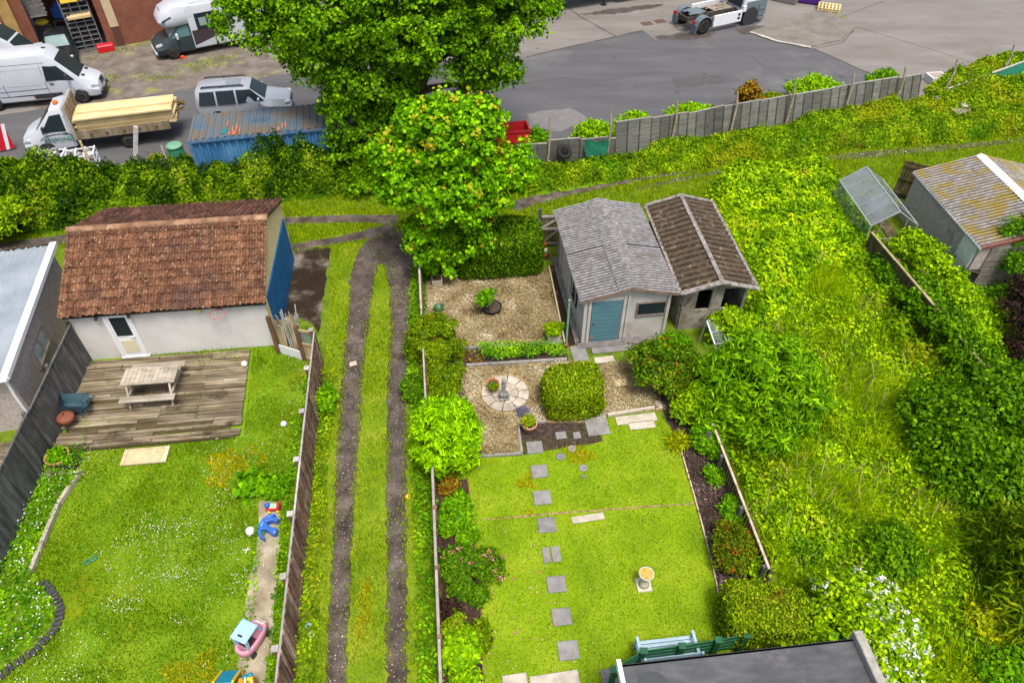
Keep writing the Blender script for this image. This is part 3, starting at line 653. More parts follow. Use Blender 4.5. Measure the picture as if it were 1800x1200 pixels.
for (y0,L_) in ((-.18,1.86),(1.56,1.86),(3.3,1.95)):
    for s_ in (-1,1): corr(b,(W3/2+s_*.42,y0,R3-sl_*.42+.065),(0,L_,0),(-s_*.43,0,sl_*.43+.015),.145,.048,rows=3)
b.build('ridge_cap',M['asb'],rf)
MB().bar((-so_,-.17,E3-.08),(W3/2,-.17,R3-.03),.04,.12).bar((W3/2,-.171,R3-.03),(W3+so_,-.171,E3-.08),.04,.12).build('bargeboard',mk('brown_board',[(0,(.12,.07,.05)),(1,(.25,.19,.16))],5,.9),rf)

# mossy old shed
g4=thing('shed','derelict shed with dark mossy corrugated roof','shed',(5.93,19.0,0),5.6); W4,D4=2.6,5.0
E4,R4=1.98,2.36
b=MB(); b.profy([(.1,0),(.2,0),(.2,E4),(.1,E4)],.15,D4); b.profy([(W4-.2,0),(W4-.1,0),(W4-.1,E4),(W4-.2,E4)],.15,D4)
b.box((W4/2,D4-.05,1),(W4-.42,.1,2)); b.box((.4,.1,1.0),(.5,.1,2.0)); b.box((1.25,.1,.45),(1.2,.1,.9)); b.box((1.38,.1,1.4),(.42,.1,1.1))
b.profy([(.1,E4-.12),(W4-.1,E4-.12),(W4-.1,E4-.02),(W4/2,R4-.06),(.1,E4-.02)],.04,.14)
b.build('wall',mk('old_wall',[(0,(.12,.1,.07)),(.5,(.24,.22,.18)),(1,(.42,.4,.37))],2,.95,bump=.5,specks=[((.07,.055,.035),3,.6,.66)]),g4)
b=MB(); b.box((W4/2,D4/2,.01),(W4-.5,D4-.6,.02)); b.build('floor_slab',M['dark'],g4)
s4=(R4-E4)/(W4/2)
b=MB()
for k,(y0,L_,z) in enumerate(((-.2,2.6,0),(2.2,3.0,.03))):
    corr(b,(-.08,y0,E4-.08*s4+z),(0,L_,0),(W4/2+.08,0,s4*(W4/2+.08)),.3,.018); corr(b,(W4+.08,y0,E4-.08*s4+z),(0,L_,0),(-W4/2-.08,0,s4*(W4/2+.08)),.3,.018)
rf=b.build('roof',M['asbmoss'],g4)
M['lichen_edge']=mk('lichened_edge',[(0,(.11,.095,.08)),(.5,(.22,.205,.19)),(1,(.36,.34,.32))],6,.95,bump=.6,specks=[((.06,.045,.03),7,.58,.64)])
b=MB(); b.bar((W4/2,-.25,R4+.02),(W4/2,D4+.25,R4+.04),.15,.06); b.build('ridge_cap',M['lichen_edge'],rf)
b=MB()
for s_,x in ((1,-.08),(-1,W4+.08)):
    b.bar((x,-.22,E4-.04),(x,D4+.25,E4),.11,.06); b.bar((x,-.2,E4+.0),(W4/2,-.2,R4+.025),.2,.05); b.bar((x,D4+.2,E4+.04),(W4/2,D4+.2,R4+.06),.14,.05)
b.build('roof_edge',M['lichen_edge'],rf)

# garage on the right, lichened roof
A_=G(1608,301,2.2); B_=G(1727,434,2.2); Lr=(A_-B_).length
ang=math.degrees(math.atan2(A_.y-B_.y,A_.x-B_.x))-90
g5=thing('garage','pebbledashed garage with yellow lichened corrugated roof','garage',(B_.x,B_.y,0),ang); W5,E5,R5=5.2,2.15,2.85
MB().profy([(.08,0),(W5-.08,0),(W5-.08,E5-.05),(W5/2,R5-.05),(.08,E5-.05)],.12,Lr-.1).build('wall',M['pebble'],g5)
s5=(R5-E5)/(W5/2); b=MB()
for y0,L_,z in ((0,2.8,0),(2.55,Lr-2.5,.025)):
    corr(b,(-.05,y0,E5-.05*s5+z),(0,L_,0),(W5/2+.05,0,s5*(W5/2+.05)),.17,.026); corr(b,(W5+.05,y0,E5-.05*s5+z),(0,L_,0),(-W5/2-.05,0,s5*(W5/2+.05)),.17,.026)
rf=b.build('roof',M['asbyel'],g5)
MB().profy([(W5/2-.22,R5-.02),(W5/2,R5+.06),(W5/2+.22,R5-.02),(W5/2,R5+.01)],-.05,Lr+.05).build('ridge_cap',mk('white_ridge',[(0,(.5,.52,.56)),(1,(.68,.7,.74))],2,.6),rf)
b=MB(); b.bar((0,.04,E5-.05),(W5/2,.04,R5-.04),.05,.16); b.bar((W5/2,.041,R5-.04),(W5,.041,E5-.05),.05,.16); b.build('bargeboard',plain('dark_red_paint',(.22,.05,.04),.7),rf)
b=MB(); b.tube([(-.03,-.02,E5-.06),(-.03,Lr,E5-.04)],.05,8); b.build('gutter',mk('grey_gutter',[(0,(.2,.22,.23)),(1,(.36,.38,.4))],4,.6),rf)
b=MB(); b.box((.05,.65,1.0),(.08,.86,2.0)); dr=b.build('door',plain('white_door',(.62,.64,.64),.5),g5); MB().bar((-.0,.95,1.05),(-.06,.95,1.05),.05).build('door_handle',M['dark'],dr)
b=MB()
for i in range(8): b.box((W5/2,.10,.25+i*.24),(W5-1.0,.05,.21),rx=3)
b.build('timber_cladding',mk('grey_cladding',[(0,(.12,.11,.09)),(1,(.28,.26,.23))],4,.9),g5)

# flat roofed extension at the bottom
g6=thing('flat_roof_building','flat roofed outbuilding with dark felt roof','outbuilding',(2.30,5.86,0),6.2)
M['felt']=mk('roof_felt',[(0,(.05,.053,.058)),(.5,(.075,.078,.085)),(1,(.105,.108,.115))],1.6,.85,bump=.15,bscale=40,stretch=(1,2.5,1),detail=10,specks=[((.15,.15,.15),.8,.6,.75),((.35,.34,.32),30,.76,.79)])
MB().box((2.55,-2.05,1.35),(5.0,3.9,2.7)).build('wall',M['render'],g6)
MB().box((2.52,-2.0,2.76),(5.1,4.1,.1)).build('roof',M['felt'],g6)
MB().box((5.13,-1.95,2.82),(.2,4.2,.36),ch=.02).build('parapet',mk('mossy_coping',[(0,(.2,.19,.16)),(.5,(.3,.29,.26)),(1,(.4,.39,.36))],6,.95,bump=.5,specks=[((.1,.1,.06),9,.6,.68)]),g6)
MB().box((-.06,-1.95,2.78),(.09,4.2,.2)).build('fascia',M['white_pvc'],g6)
b=MB(); b.prism([(.55+.36*math.cos(2*math.pi*i/28),-.5+.36*math.sin(2*math.pi*i/28)) for i in range(28)],2.806,2.815); b.build('round_patch',plain('dark_patch',(.05,.054,.06),.85),g6)  # thin round disc on the felt, a little darker than it
b=MB(); b.box((2.5,.035,2.76),(5.05,.05,.1)); b.build('roof_edge',plain('felt_edge',(.035,.035,.038),.8),g6)

# brick unit at the top left
cB=G(203,83); rot=29.0
g7=thing('brick_building','red brick workshop with tall open bays and tan pillars','workshop',(cB.x,cB.y,0),rot)
t=NT('red_brick'); v=t.pos('obj'); bt=t.n('ShaderNodeTexBrick'); t.l(v,bt.inputs['Vector'])
mp=[n for n in t.t.nodes if n.type=='MAPPING'][0]; mp.inputs['Rotation'].default_value=(R(90),0,0)
bt.inputs['Scale'].default_value=1; bt.inputs['Brick Width'].default_value=.22; bt.inputs['Row Height'].default_value=.075; bt.inputs['Mortar Size'].default_value=.012
bt.inputs['Color1'].default_value=(.26,.075,.04,1); bt.inputs['Color2'].default_value=(.17,.045,.025,1); bt.inputs['Mortar'].default_value=(.22,.13,.09,1)
t.bsdf(t.mix(t.ramp(t.noise(t.pos(),1.1,5),[(.3,0.),(.75,.7)]),bt.outputs['Color'],(.13,.04,.025)),.9); M['brick']=t.mat
H7=6.0
b=MB(); b.box((3.2,.32,H7/2),(7.0,.6,H7)); b.box((-4.65,.32,H7/2),(1.5,.6,H7)); b.box((-9.4,.32,H7/2),(8,.6,H7)); b.box((-2.1,.32,5.6),(3.6,.6,.8)); b.box((-2.1,4.5,H7/2),(3.8,.4,H7)); b.build('wall',M['brick'],g7)
MB().box((-3,6,H7+.1),(20,12,.2)).build('roof',M['felt'],g7)
M['tan']=mk('tan_render',[(0,(.42,.33,.19)),(1,(.56,.47,.31))],2,.9)
b=MB(); b.box((.38,.0,H7/2+.6),(.5,.12,H7-1.2)); b.build('pillar',M['tan'],g7)
b=MB(); b.box((.38,.0,.6),(.48,.1,1.2)); b.build('pillar_base',plain('dark_brick',(.09,.04,.03),.9),g7)
b=MB(); b.box((-4.85,-.1,H7/2),(.62,.25,H7)); b.build('pillar',mk('ochre_timber',[(0,(.27,.17,.05)),(1,(.4,.27,.1))],3,.85),g7)
b=MB()
for i in range(26): b.box((-3.4+.06*(i%2),1.0,2.2+i*.12),(.9,.25,.1))
b.build('block_wall',mk('grey_block',[(0,(.15,.15,.15)),(1,(.26,.25,.24))],5,.9,rndmix=.3),g7)
MB().box((-2.1,2.4,.03),(3.4,3.4,.03)).build('bay_floor',M['dark'],g7)
# ------------------------------------------------------------------ fences
def wood(name,a,b,c,scale=3,mossy=None,rm=.22,st=(1,1,.25)):
    return mk(name,[(0,a),(.5,b),(1,c)],scale,.92,bump=.5,bscale=18,stretch=st,rndmix=rm,specks=[mossy] if mossy else ())
M['grey_wood']=wood('grey_fence_wood',(.035,.036,.038),(.085,.085,.085),(.15,.15,.145),5,((.2,.19,.18),9,.62,.72))
M['brown_wood']=wood('brown_fence_wood',(.09,.042,.03),(.2,.105,.078),(.4,.32,.285),5,((.3,.27,.26),7,.6,.72),.5)
M['pale_wood']=wood('pale_weathered_wood',(.22,.2,.18),(.33,.31,.29),(.42,.4,.38),5)
M['red_wood']=wood('red_brown_fence_wood',(.1,.045,.03),(.18,.08,.055),(.27,.17,.13),5)
M['dark_wood']=wood('dark_green_brown_wood',(.035,.028,.014),(.08,.062,.03),(.14,.12,.07),5,((.16,.15,.03),3,.6,.75))
M['post_wood']=wood('post_wood',(.1,.055,.03),(.17,.09,.05),(.24,.15,.09),5)
def fence(label,p0,p1,h,mat,capmat,board=.125,panel=1.83,side=1,sl=.0,postcap=True,lap=.012,group=None,cat='fence',postside=-1,capw=.06):
    """close boarded fence from p0 to p1 (ground points); side=+1: boards on the left of the run"""
    p0=Vector(p0); p1=Vector(p1); L=(p1-p0).length; a=math.degrees(math.atan2(p1.y-p0.y,p1.x-p0.x))
    if mat is M['brown_wood']: lap=.03
    f=thing('fence',label,cat,p0,a,group); rr=random.Random(int(L*100))
    n=max(1,round(L/panel)); pl=L/n
    for i in range(n):
        b=MB(); k=max(1,int(pl/board)); wdt=pl/k; dz=rr.uniform(-.03,.03); lean=rr.uniform(-.02,.02)
        for j in range(k):
            x=i*pl+(j+.5)*wdt; b.box((x,side*(.035+lap*(j%2)),h/2+dz+rr.uniform(-.012,.012)),(wdt*1.06,.016,h-.04),rx=math.degrees(lean)*side,rz=rr.uniform(-2,5),rnd=rr.random())
        pn=b.build('panel',mat,f)
        c=MB(); c.box((i*pl+pl/2,side*.035,h+dz+.0),(pl-.01,capw,.045)); c.build('cap_rail',capmat,pn)
        r_=MB()
        for z in (.35,h*.55,h-.25): r_.box((i*pl+pl/2,side*-.0,z+dz),(pl-.1,.05,.08))
        r_.build('rail',mat,pn)
    for i in range(n+1):
        q=MB(); q.box((i*pl,postside*.06,h/2+.02),(.1,.1,h+.06)); ps=q.build('post',M['post_wood'] if mat is not M['grey_wood'] else mat,f)
        if postcap: c=MB(); c.box((i*pl,postside*.06,h+.07),(.16,.16,.04)); c.build('post_cap',M['pale_wood'],ps)
    return f
# grey close board fence of the family garden (its boards face the lawn)
fence('tall grey weathered board fence beside the pebbledashed garage',G(-110,1262),G(160,633),1.76,M['grey_wood'],M['grey_wood'],side=-1,postside=1,postcap=False)
fence('brown streaked board fence between lawn and lane',G(502,1330),G(566,640),1.6,M['brown_wood'],M['pale_wood'],side=-1,postside=1,capw=.05)
a0,a1=G(774,1260,1.05),G(757,800,1.05); fence('low reddish fence with pale rail along the rose bed',(a0.x,a0.y,0),(a1.x,a1.y,0),1.05,M['red_wood'],M['pale_wood'],side=-1,postside=-1,postcap=False,capw=.07)
# pale rail on posts further up the lane
a0,a1=G(748,700,1.0),G(735,432,1.1)
f=thing('rail_fence','pale pole rail on thin posts beside the gravel square','fence',(0,0,0))
a0=Vector(a0); a1=Vector(a1)
MB().bar(a0,a0.lerp(a1,.52),.055,.06).build('rail',M['pale_wood'],f); MB().bar(a0.lerp(a1,.53),a1,.075,.07).build('rail',M['pale_wood'],f)
for i in range(6):
    p=a0.lerp(a1,i/5); MB().box((p.x,p.y,p.z/2-.03),(.09,.09,p.z-.08)).build('post',M['red_wood'],f)
b=MB()
for i in range(40):
    p=a0.lerp(a1,(i+.5)/40); b.box((p.x+.05,p.y,.48),(.02,.13,.9),rz=6)
b.build('boards',M['red_wood'],f)
# garden fence on the right, seen from above, mossy top and picket ends
a0,a1=G(1352,1000,.85),G(1246,728,.85)
f=thing('fence','mossy timber fence with picket ends beside the chipped bark border','fence',(0,0,0)); A0=Vector((a0.x,a0.y,0)); A1=Vector((a1.x,a1.y,0)); dd=(A1-A0).normalized(); nn=Vector((dd.y,-dd.x,0)); L=(A1-A0).length
MB().bar(A0+Vector((0,0,.86)),A1+Vector((0,0,.86)),.065,.045).build('cap_rail',wood('mossy_rail',(.25,.2,.13),(.4,.34,.25),(.5,.45,.36),4,((.2,.2,.05),3,.5,.65)),f)
b=MB()
for i in range(int(L/.14)):
    p=A0+dd*(.07+i*.14); b.box((p.x+nn.x*.07,p.y+nn.y*.07,.42),(.1,.018,.86),rz=math.degrees(math.atan2(dd.y,dd.x)))
b.build('pickets',M['dark_wood'],f)
for k in (0.02,.36,.7,.98):
    p=A0.lerp(A1,k); MB().box((p.x-nn.x*.08,p.y-nn.y*.08,.42),(.1,.1,.84),rz=LANE).build('post',M['grey_wood'],f)
MB().bar((A1.x-.35,A1.y-.95,.12),(A1.x-.12,A1.y-.75,.9),.12,.05).build('brace',M['grey_wood'],f)
# dark mossy fence by the greenhouse
a0,a1=G(1735,645,1.5),G(1533,408,1.5)
fence('dark mossy board fence running down from the greenhouse',(a0.x,a0.y,0),(a1.x,a1.y,0),1.5,M['dark_wood'],wood('mossy_cap',(.2,.16,.06),(.3,.26,.13),(.38,.34,.22),4),side=1,postside=-1,postcap=False,capw=.09)
# green slatted screen by the flat roof
M['green_paint']=mk('green_paint',[(0,(.008,.075,.03)),(1,(.014,.13,.05))],4,.5,spec=.4,bump=.1)
f=thing('fence','dark green slatted screen in front of the blue bench','fence',(0,0,0))
pp=[Vector((2.38,6.55,0)),Vector((3.12,6.98,0)),Vector((4.05,7.1,0)),Vector((4.95,7.24,0)),Vector((5.65,7.36,0))]
for i in range(4):
    b=MB()
    for k in range(4): b.bar(pp[i]+Vector((0,0,.28+k*.19)),pp[i+1]+Vector((0,0,.28+k*.19+.02)),.03,.1)
    b.build('slats',M['green_paint'],f)
for i,p in enumerate(pp):
    ps=MB().box((p.x,p.y-.05,.5),(.12,.09,1.0)).build('post',M['green_paint'],f)
    MB().box((p.x,p.y-.05,1.02),(.18,.16,.045)).build('post_cap',M['green_paint'],ps)
# yard fence: leaning grey panels between cranked posts
M['yard_panel']=wood('grey_yard_panel',(.06,.066,.06),(.11,.116,.106),(.17,.175,.16),4,((.1,.1,.07),2,.6,.72),.3,(.3,.3,4))
M['cpost']=mk('mossy_concrete_post',[(0,(.16,.14,.09)),(1,(.33,.3,.23))],5,.95,specks=[((.12,.13,.04),4,.55,.65)])
f=thing('fence','long leaning grey panel fence along the haulage yard','fence',(0,0,0))
tops=[(905,262,1.0),(958,250,1.1),(962,262,1.15),(1022,250,1.15),(1024,240,1.25),(1060,236,1.25)]
def ypanel(b0,b1,h,lean,label=None):
    b0=Vector(b0); b1=Vector(b1); t=(b1-b0).normalized(); n=Vector((t.y,-t.x,0)); L=(b1-b0).length; k=max(1,int(round(L/.55))); mb=MB()
    for i in range(k):
        for r_ in range(1):
            p=b0.lerp(b1,(i+.5)/k); c=p+Vector((0,0,h/2))+n*(-lean*h/2)
            mb.box((c.x,c.y,c.z),(L/k-.03,.035,h),rz=math.degrees(math.atan2(t.y,t.x)),rx=-math.degrees(math.atan(lean)),rnd=random.random())
    q=mb.build('panel',M['yard_panel'],f)
    s=MB()
    for i in range(k+1):
        p=b0.lerp(b1,i/k)+n*.04; s.bar(p,p+Vector((0,0,h))-n*lean*h,.04,.04)
    s.build('batten',M['dark_wood'],q)
    c=MB(); c.bar(b0+Vector((0,0,h+.01))-n*lean*h,b1+Vector((0,0,h+.01))-n*lean*h,.06,.04); c.build('cap_rail',M['pale_wood'],q)
ys=[(908,292,.95),(962,289,1.2),(1018,284,1.2),(1068,279,1.0),(1080,277,1.75),(1142,267,1.7),(1205,256,1.6),(1268,240,1.5),(1330,228,1.45),(1392,216,1.4),(1455,205,1.4),(1515,193,1.4),(1570,184,1.35),(1612,176,1.25)]
for i in range(len(ys)-1):
    if i==3: continue
    ypanel(G(ys[i][0],ys[i][1]),G(ys[i+1][0],ys[i+1][1]),(ys[i][2]+ys[i+1][2])/2,.08+.02*i)
ypanel(G(1066,279),G(1080,277),1.0,.1)
for (px,py,h) in ((962,290,2.0),(1066,280,2.1),(1178,262,2.1),(1282,240,2.0),(1380,222,1.95),(1482,202,1.9),(1572,186,1.8)):
    p=G(px,py); MB().tube([p,p+Vector((.1,.25,h*.75)),p+Vector((.05,.45,h*1.1))],[.07,.06,.05],6).build('post',M['cpost'],f)
f=thing('fence','broken rail fence draped in green netting past the grey panels','fence',(0,0,0))
for (px,py,h) in ((1655,170,1.9),(1755,140,1.8)):
    p=G(px,py); MB().tube([p,p+Vector((.3,.3,h*.7)),p+Vector((.3,.5,h))],[.07,.06,.05],6).build('post',M['cpost'],f)
p0,p1=G(1660,170),G(1840,118); MB().bar(p0+Vector((0,0,.45)),p1+Vector((0,0,1.0)),.1,.06).build('rail',M['pale_wood'],f)
M['netting']=mk('green_netting',[(0,(.005,.08,.05)),(1,(.015,.16,.1))],8,.8)
b=MB(); vs=[];fs=[]; rr=random.Random(4)
for i in range(11):
    q=p0.lerp(p1,.25+.075*i)
    for j in range(5): vs.append(q+Vector((rr.uniform(-.06,.06),-.1-.1*j+rr.uniform(-.06,.06),(.6+.04*i)-.16*j)))
for i in range(10):
    for j in range(4): a=i*5+j; fs.append((a,a+1,a+6,a+5))
b.add(vs,fs,0,None,True); b.build('netting',M['netting'],f)
# netting scraps hanging on the grey panels
f=thing('netting','torn green netting sagging over the low fence panels','netting',G(1046,284))
vs=[];fs=[]
for i in range(9):
    for j in range(5): vs.append((-.55+.14*i+rr.uniform(-.05,.05),-.08-.05*j+rr.uniform(-.06,.06),1.15-.2*j+.1*math.sin(i*1.3)))
for i in range(8):
    for j in range(4): a=i*5+j; fs.append((a,a+1,a+6,a+5))
MB().add(vs,fs,0,None,True).build('mesh_sheet',M['netting'],f)

# gateway between garage and brown fence
f=thing('garden_gate','brown gate posts with white board and lattice panel beside garage','gate',(0,0,0))
q0,q1,q2=G(491,620),G(536,632),G(562,636)
for q,h in ((q0,1.75),(q1,1.65)): MB().box((q.x,q.y,h/2),(.13,.13,h),rz=LANE).build('post',M['post_wood'],f)
MB().bar(q0+Vector((.08,-.02,.22)),q1+Vector((-.08,-.02,.22)),.03,.42).build('kick_board',M['white_pvc'],f)
b=MB()
for z in (.12,.78,1.42): b.bar(q1+Vector((.06,0,z)),q2+Vector((-.05,0,z)),.05,.1)
for k in range(6):
    p=q1.lerp(q2,.15+.14*k); b.bar(p+Vector((0,.01,.1)),p+Vector((0,.01,.8)),.07,.02)
gp=b.build('gate_panel',wood('tan_wood',(.25,.17,.08),(.36,.27,.15),(.45,.36,.23),5),f)
MB().bar(q1+Vector((.08,.02,1.1)),q2+Vector((-.07,.02,1.1)),.015,.6).build('pane',see_through('grubby_glass',.5,(.3,.36,.38)),gp)
# clutter of sticks and boards stored in the gateway
st=thing('wood_pile','heap of grey sticks and boards leaning behind the gateway','wood pile',q0.lerp(q1,.5)+Vector((0,.45,0)),LANE)
b=MB(); rr=random.Random(12)
for i in range(26):
    x=rr.uniform(-.35,.35); b.tube([(x,rr.uniform(-.2,.3),0),(x+rr.uniform(-.25,.25),rr.uniform(-.1,.5),rr.uniform(.9,1.7))],rr.uniform(.012,.035),5,rnd=rr.random())
b.build('sticks',M['pale_wood'],st)
b=MB(); b.box((-.3,-.05,.65),(.25,.03,1.3),rx=-12); b.box((.12,0,.7),(.2,.03,1.35),rx=-14,rz=15); b.build('boards',wood('mixed_board',(.2,.13,.06),(.32,.25,.14),(.42,.38,.28),5),st)
# small gate beside the grey shed
f=thing('garden_gate','grey braced plank gate beside the traffic cone','gate',G(968,435),LANE-4)
b=MB()
for i in range(8): b.box((-.38+i*.11,.03,.85),(.1,.02,1.55))
gp=b.build('plank_panel',M['dark_wood'],f)
b=MB(); b.bar((-.4,0,.25),(.4,0,1.0),.03,.09); b.bar((-.4,0,1.0),(.4,0,1.55),.03,.09)
for z in (.22,.95,1.55): b.box((0,-.004,z),(.84,.03,.1))
b.build('brace',M['pale_wood'],gp)
MB().box((-.5,0,.95),(.12,.12,1.9)).build('post',M['grey_wood'],f); MB().box((.52,0,.9),(.12,.12,1.8)).build('post',M['post_wood'],f)
f=thing('short_fence','short pale grey panel beside the plank gate','fence panel',G(938,440),LANE-4); MB().box((0,0,.75),(.55,.04,1.5)).box((0,-.03,1.45),(.55,.03,.08)).build('panel',M['yard_panel'],f)
f=thing('garden_gate','dark tall plank gate between greenhouse and right garage','gate',G(1588,352),-30)
b=MB()
for i in range(9): b.box((-.5+i*.125,0,.95),(.12,.025,1.8+.04*math.sin(i)))
gp=b.build('plank_panel',M['dark_wood'],f); b=MB()
for z in (.3,1.0,1.65): b.box((0,-.03,z),(1.1,.03,.1))
b.build('rail',M['dark_wood'],gp); MB().box((.62,0,1.0),(.12,.12,2.0)).build('post',M['dark_wood'],f); MB().box((.72,-.1,.9),(.1,.1,1.7),rx=8).build('post',wood('yellow_post',(.3,.2,.04),(.4,.3,.08),(.45,.38,.15),3),f)
# ------------------------------------------------------------------ vehicles
M['white_paint']=mk('white_vehicle_paint',[(0,(.4,.44,.49)),(1,(.47,.5,.55))],1.2,.3,spec=.5,bump=.02,specks=[((.5,.5,.48),1.3,.6,.8)])
M['silver_paint']=plain('silver_paint',(.42,.45,.49),.3,.4,var=.06)
M['dark_paint']=plain('dark_green_grey_paint',(.025,.04,.045),.3,spec=.5)
M['black_paint']=plain('black_paint',(.012,.014,.016),.25,spec=.5)
M['trim']=plain('grey_black_plastic',(.03,.032,.036),.6)
M['tyre']=plain('tyre_rubber',(.022,.021,.02),.9,spec=.2)
M['rim']=plain('steel_rim',(.33,.33,.34),.45,.5)
M['lamp']=plain('clear_lamp',(.5,.53,.56),.15,.2,spec=.6)
M['redlamp']=plain('red_lamp',(.4,.015,.02),.25)
M['orange']=plain('orange_lamp',(.65,.13,.015),.3)
M['ball0']=plain('plate_white',(.6,.6,.58),.5)
M['shield']=glassy('windscreen_glass',(.014,.022,.024),.05)
def ringpts(zb,zt,wb,wm,wt,zk=.45,rt=.1):
    zm=zb+(zt-zb)*zk; rt=min(rt,(zt-zb)*.3)
    half=[(wb-.06,zb),(wb,zb+.07),(wm,zm),(wt+(wm-wt)*.12,zt-rt*1.2),(wt-rt*.25,zt-rt*.35),(wt-rt,zt)]
    return half
def loft(mb,st,mi=0,rt=.1,zk=.45):
    """st: (x, zb, zt, wb, wm, wt) stations"""
    rings=[]
    for (x,zb,zt,wb,wm,wt) in st:
        h=ringpts(zb,zt,wb,wm,wt,zk,rt); rings.append([(x,y,z) for y,z in h]+[(x,-y,z) for y,z in h[::-1]])
    n=len(rings[0]); vs=[p for r_ in rings for p in r_]; fs=[tuple(range(n)),tuple(range((len(st)-1)*n,len(st)*n))]
    for i in range(len(st)-1):
        for j in range(n): fs.append((i*n+j,i*n+(j+1)%n,(i+1)*n+(j+1)%n,(i+1)*n+j))
    return mb.add(vs,fs,mi,None,True)
def interp(st,x):
    st=sorted(st)
    for a,b in zip(st,st[1:]):
        if a[0]<=x<=b[0]:
            k=(x-a[0])/(b[0]-a[0]); return [a[i]+(b[i]-a[i])*k for i in range(6)]
    return list(st[0] if x<st[0][0] else st[-1])
def hw(st,x,z,zk=.45,rt=.1):
    _,zb,zt,wb,wm,wt=interp(st,x); h=ringpts(zb,zt,wb,wm,wt,zk,rt)
    for (y0,z0),(y1,z1) in zip(h,h[1:]):
        if z0<=z<=z1: return y0+(y1-y0)*(z-z0)/max(z1-z0,1e-6)
    return h[-1][0]
def sidepoly(mb,st,pts,sg,off=.04,zk=.45,rt=.1,mi=0):
    o=[(x,sg*(hw(st,x,z,zk,rt)+off),z) for x,z in pts]; i=[(x,sg*(hw(st,x,z,zk,rt)-.02),z) for x,z in pts]; n=len(pts)
    return mb.add(o+i,[tuple(range(n)),tuple(range(2*n-1,n-1,-1))]+[(k,(k+1)%n,n+(k+1)%n,n+k) for k in range(n)],mi)
def topquad(mb,a,b,fy,off=.014,s0=.06,s1=.94):
    """panel lying on the top surface between stations a and b"""
    vs=[]; dx,dz=b[0]-a[0],b[2]-a[2]; L=math.hypot(dx,dz); nx,nz=-dz/L,dx/L
    if nz<0: nx,nz=-nx,-nz
    for o in (off,-.02):
        for s in (s0,s1):
            for k in (-1,-.5,.5,1):
                x=a[0]+dx*s; z=a[2]+dz*s; y=(a[5]+(b[5]-a[5])*s-.06)*fy*k; vs.append((x+nx*o,y,z+nz*o-(.0 if abs(k)<1 else .01)))
    fs=[(0,1,5,4),(1,2,6,5),(2,3,7,6),(8,12,13,9),(9,13,14,10),(10,14,15,11),(0,4,12,8),(3,11,15,7),(0,8,9,1),(1,9,10,2),(2,10,11,3),(4,5,13,12),(5,6,14,13),(6,7,15,14)]
    return mb.add(vs,fs,0)
def sharp(o,a=38):
    try: o.data.set_sharp_from_angle(angle=R(a))
    except Exception: pass
    return o
def wheel(par,x,y,r,w,hub=None,rimmat=None):
    s=1 if y>0 else -1
    wh=MB().lathe([(r*.6,-w/2),(r*.92,-w/2),(r,-w*.32),(r,w*.32),(r*.92,w/2),(r*.6,w/2)],(x,y,r),24,axis='Y').build('wheel',M['tyre'],par)
    b=MB(); b.lathe([(0,s*w*.3),(r*.12,s*w*.42),(r*.2,s*w*.36),(r*.5,s*w*.3),(r*.56,s*w*.5),(r*.64,s*w*.5),(r*.62,s*w*.2)],(x,y,r),24,axis='Y')
    for k in range(6):
        a=2*math.pi*k/6; b.box((x+r*.36*math.cos(a),y+s*w*.36,r+r*.36*math.sin(a)),(r*.1,.03,r*.1))
    b.build('rim',rimmat or M['rim'],wh)
def arch(mb,st,x,r,sg,w=.05):
    """dark wheel arch disc let into the body side"""
    pts=[(x+r*math.cos(a),max(.22,r*.86+r*math.sin(a)*1.0)) for a in [math.pi*k/12 for k in range(13)]]+[(x-r,.3),(x+r,.3)]
    return sidepoly(mb,st,[(p[0],p[1]) for p in pts],sg,.008)
def vdir(a): return Vector((math.cos(R(a)),math.sin(R(a)),0)), Vector((-math.sin(R(a)),math.cos(R(a)),0))

# large white panel van
a=13.2; F_,Lf=vdir(a); o=G(150,181)+F_*1.02+Lf*.93
van=thing('panel_van','large white high roof panel van with grey side strip','van',o,a)
ST=[(-6.95,.5,2.55,.9,.96,.8),(-6.85,.36,2.72,.93,.99,.84),(-2.5,.36,2.76,.93,.99,.84),(-2.1,.36,2.74,.93,.99,.82),(-1.72,.34,2.42,.93,.99,.76),(-.82,.32,1.38,.93,.98,.84),(-.3,.3,1.16,.9,.94,.76),(-.06,.32,1.0,.82,.86,.68),(0,.42,.86,.72,.76,.6)]
b=MB(); loft(b,ST,rt=.16); body=sharp(b.build('body',M['white_paint'],van),30)
b=MB()
for sg in (-1,1): sidepoly(b,ST,[(-6.9,.45),(-1.9,.45),(-1.9,.72),(-6.9,.72)],sg,.016)
b.build('side_strip',M['trim'],van)
b=MB(); topquad(b,ST[5],ST[4],.98,s0=.02,s1=.97); b.build('windscreen',M['shield'],van)
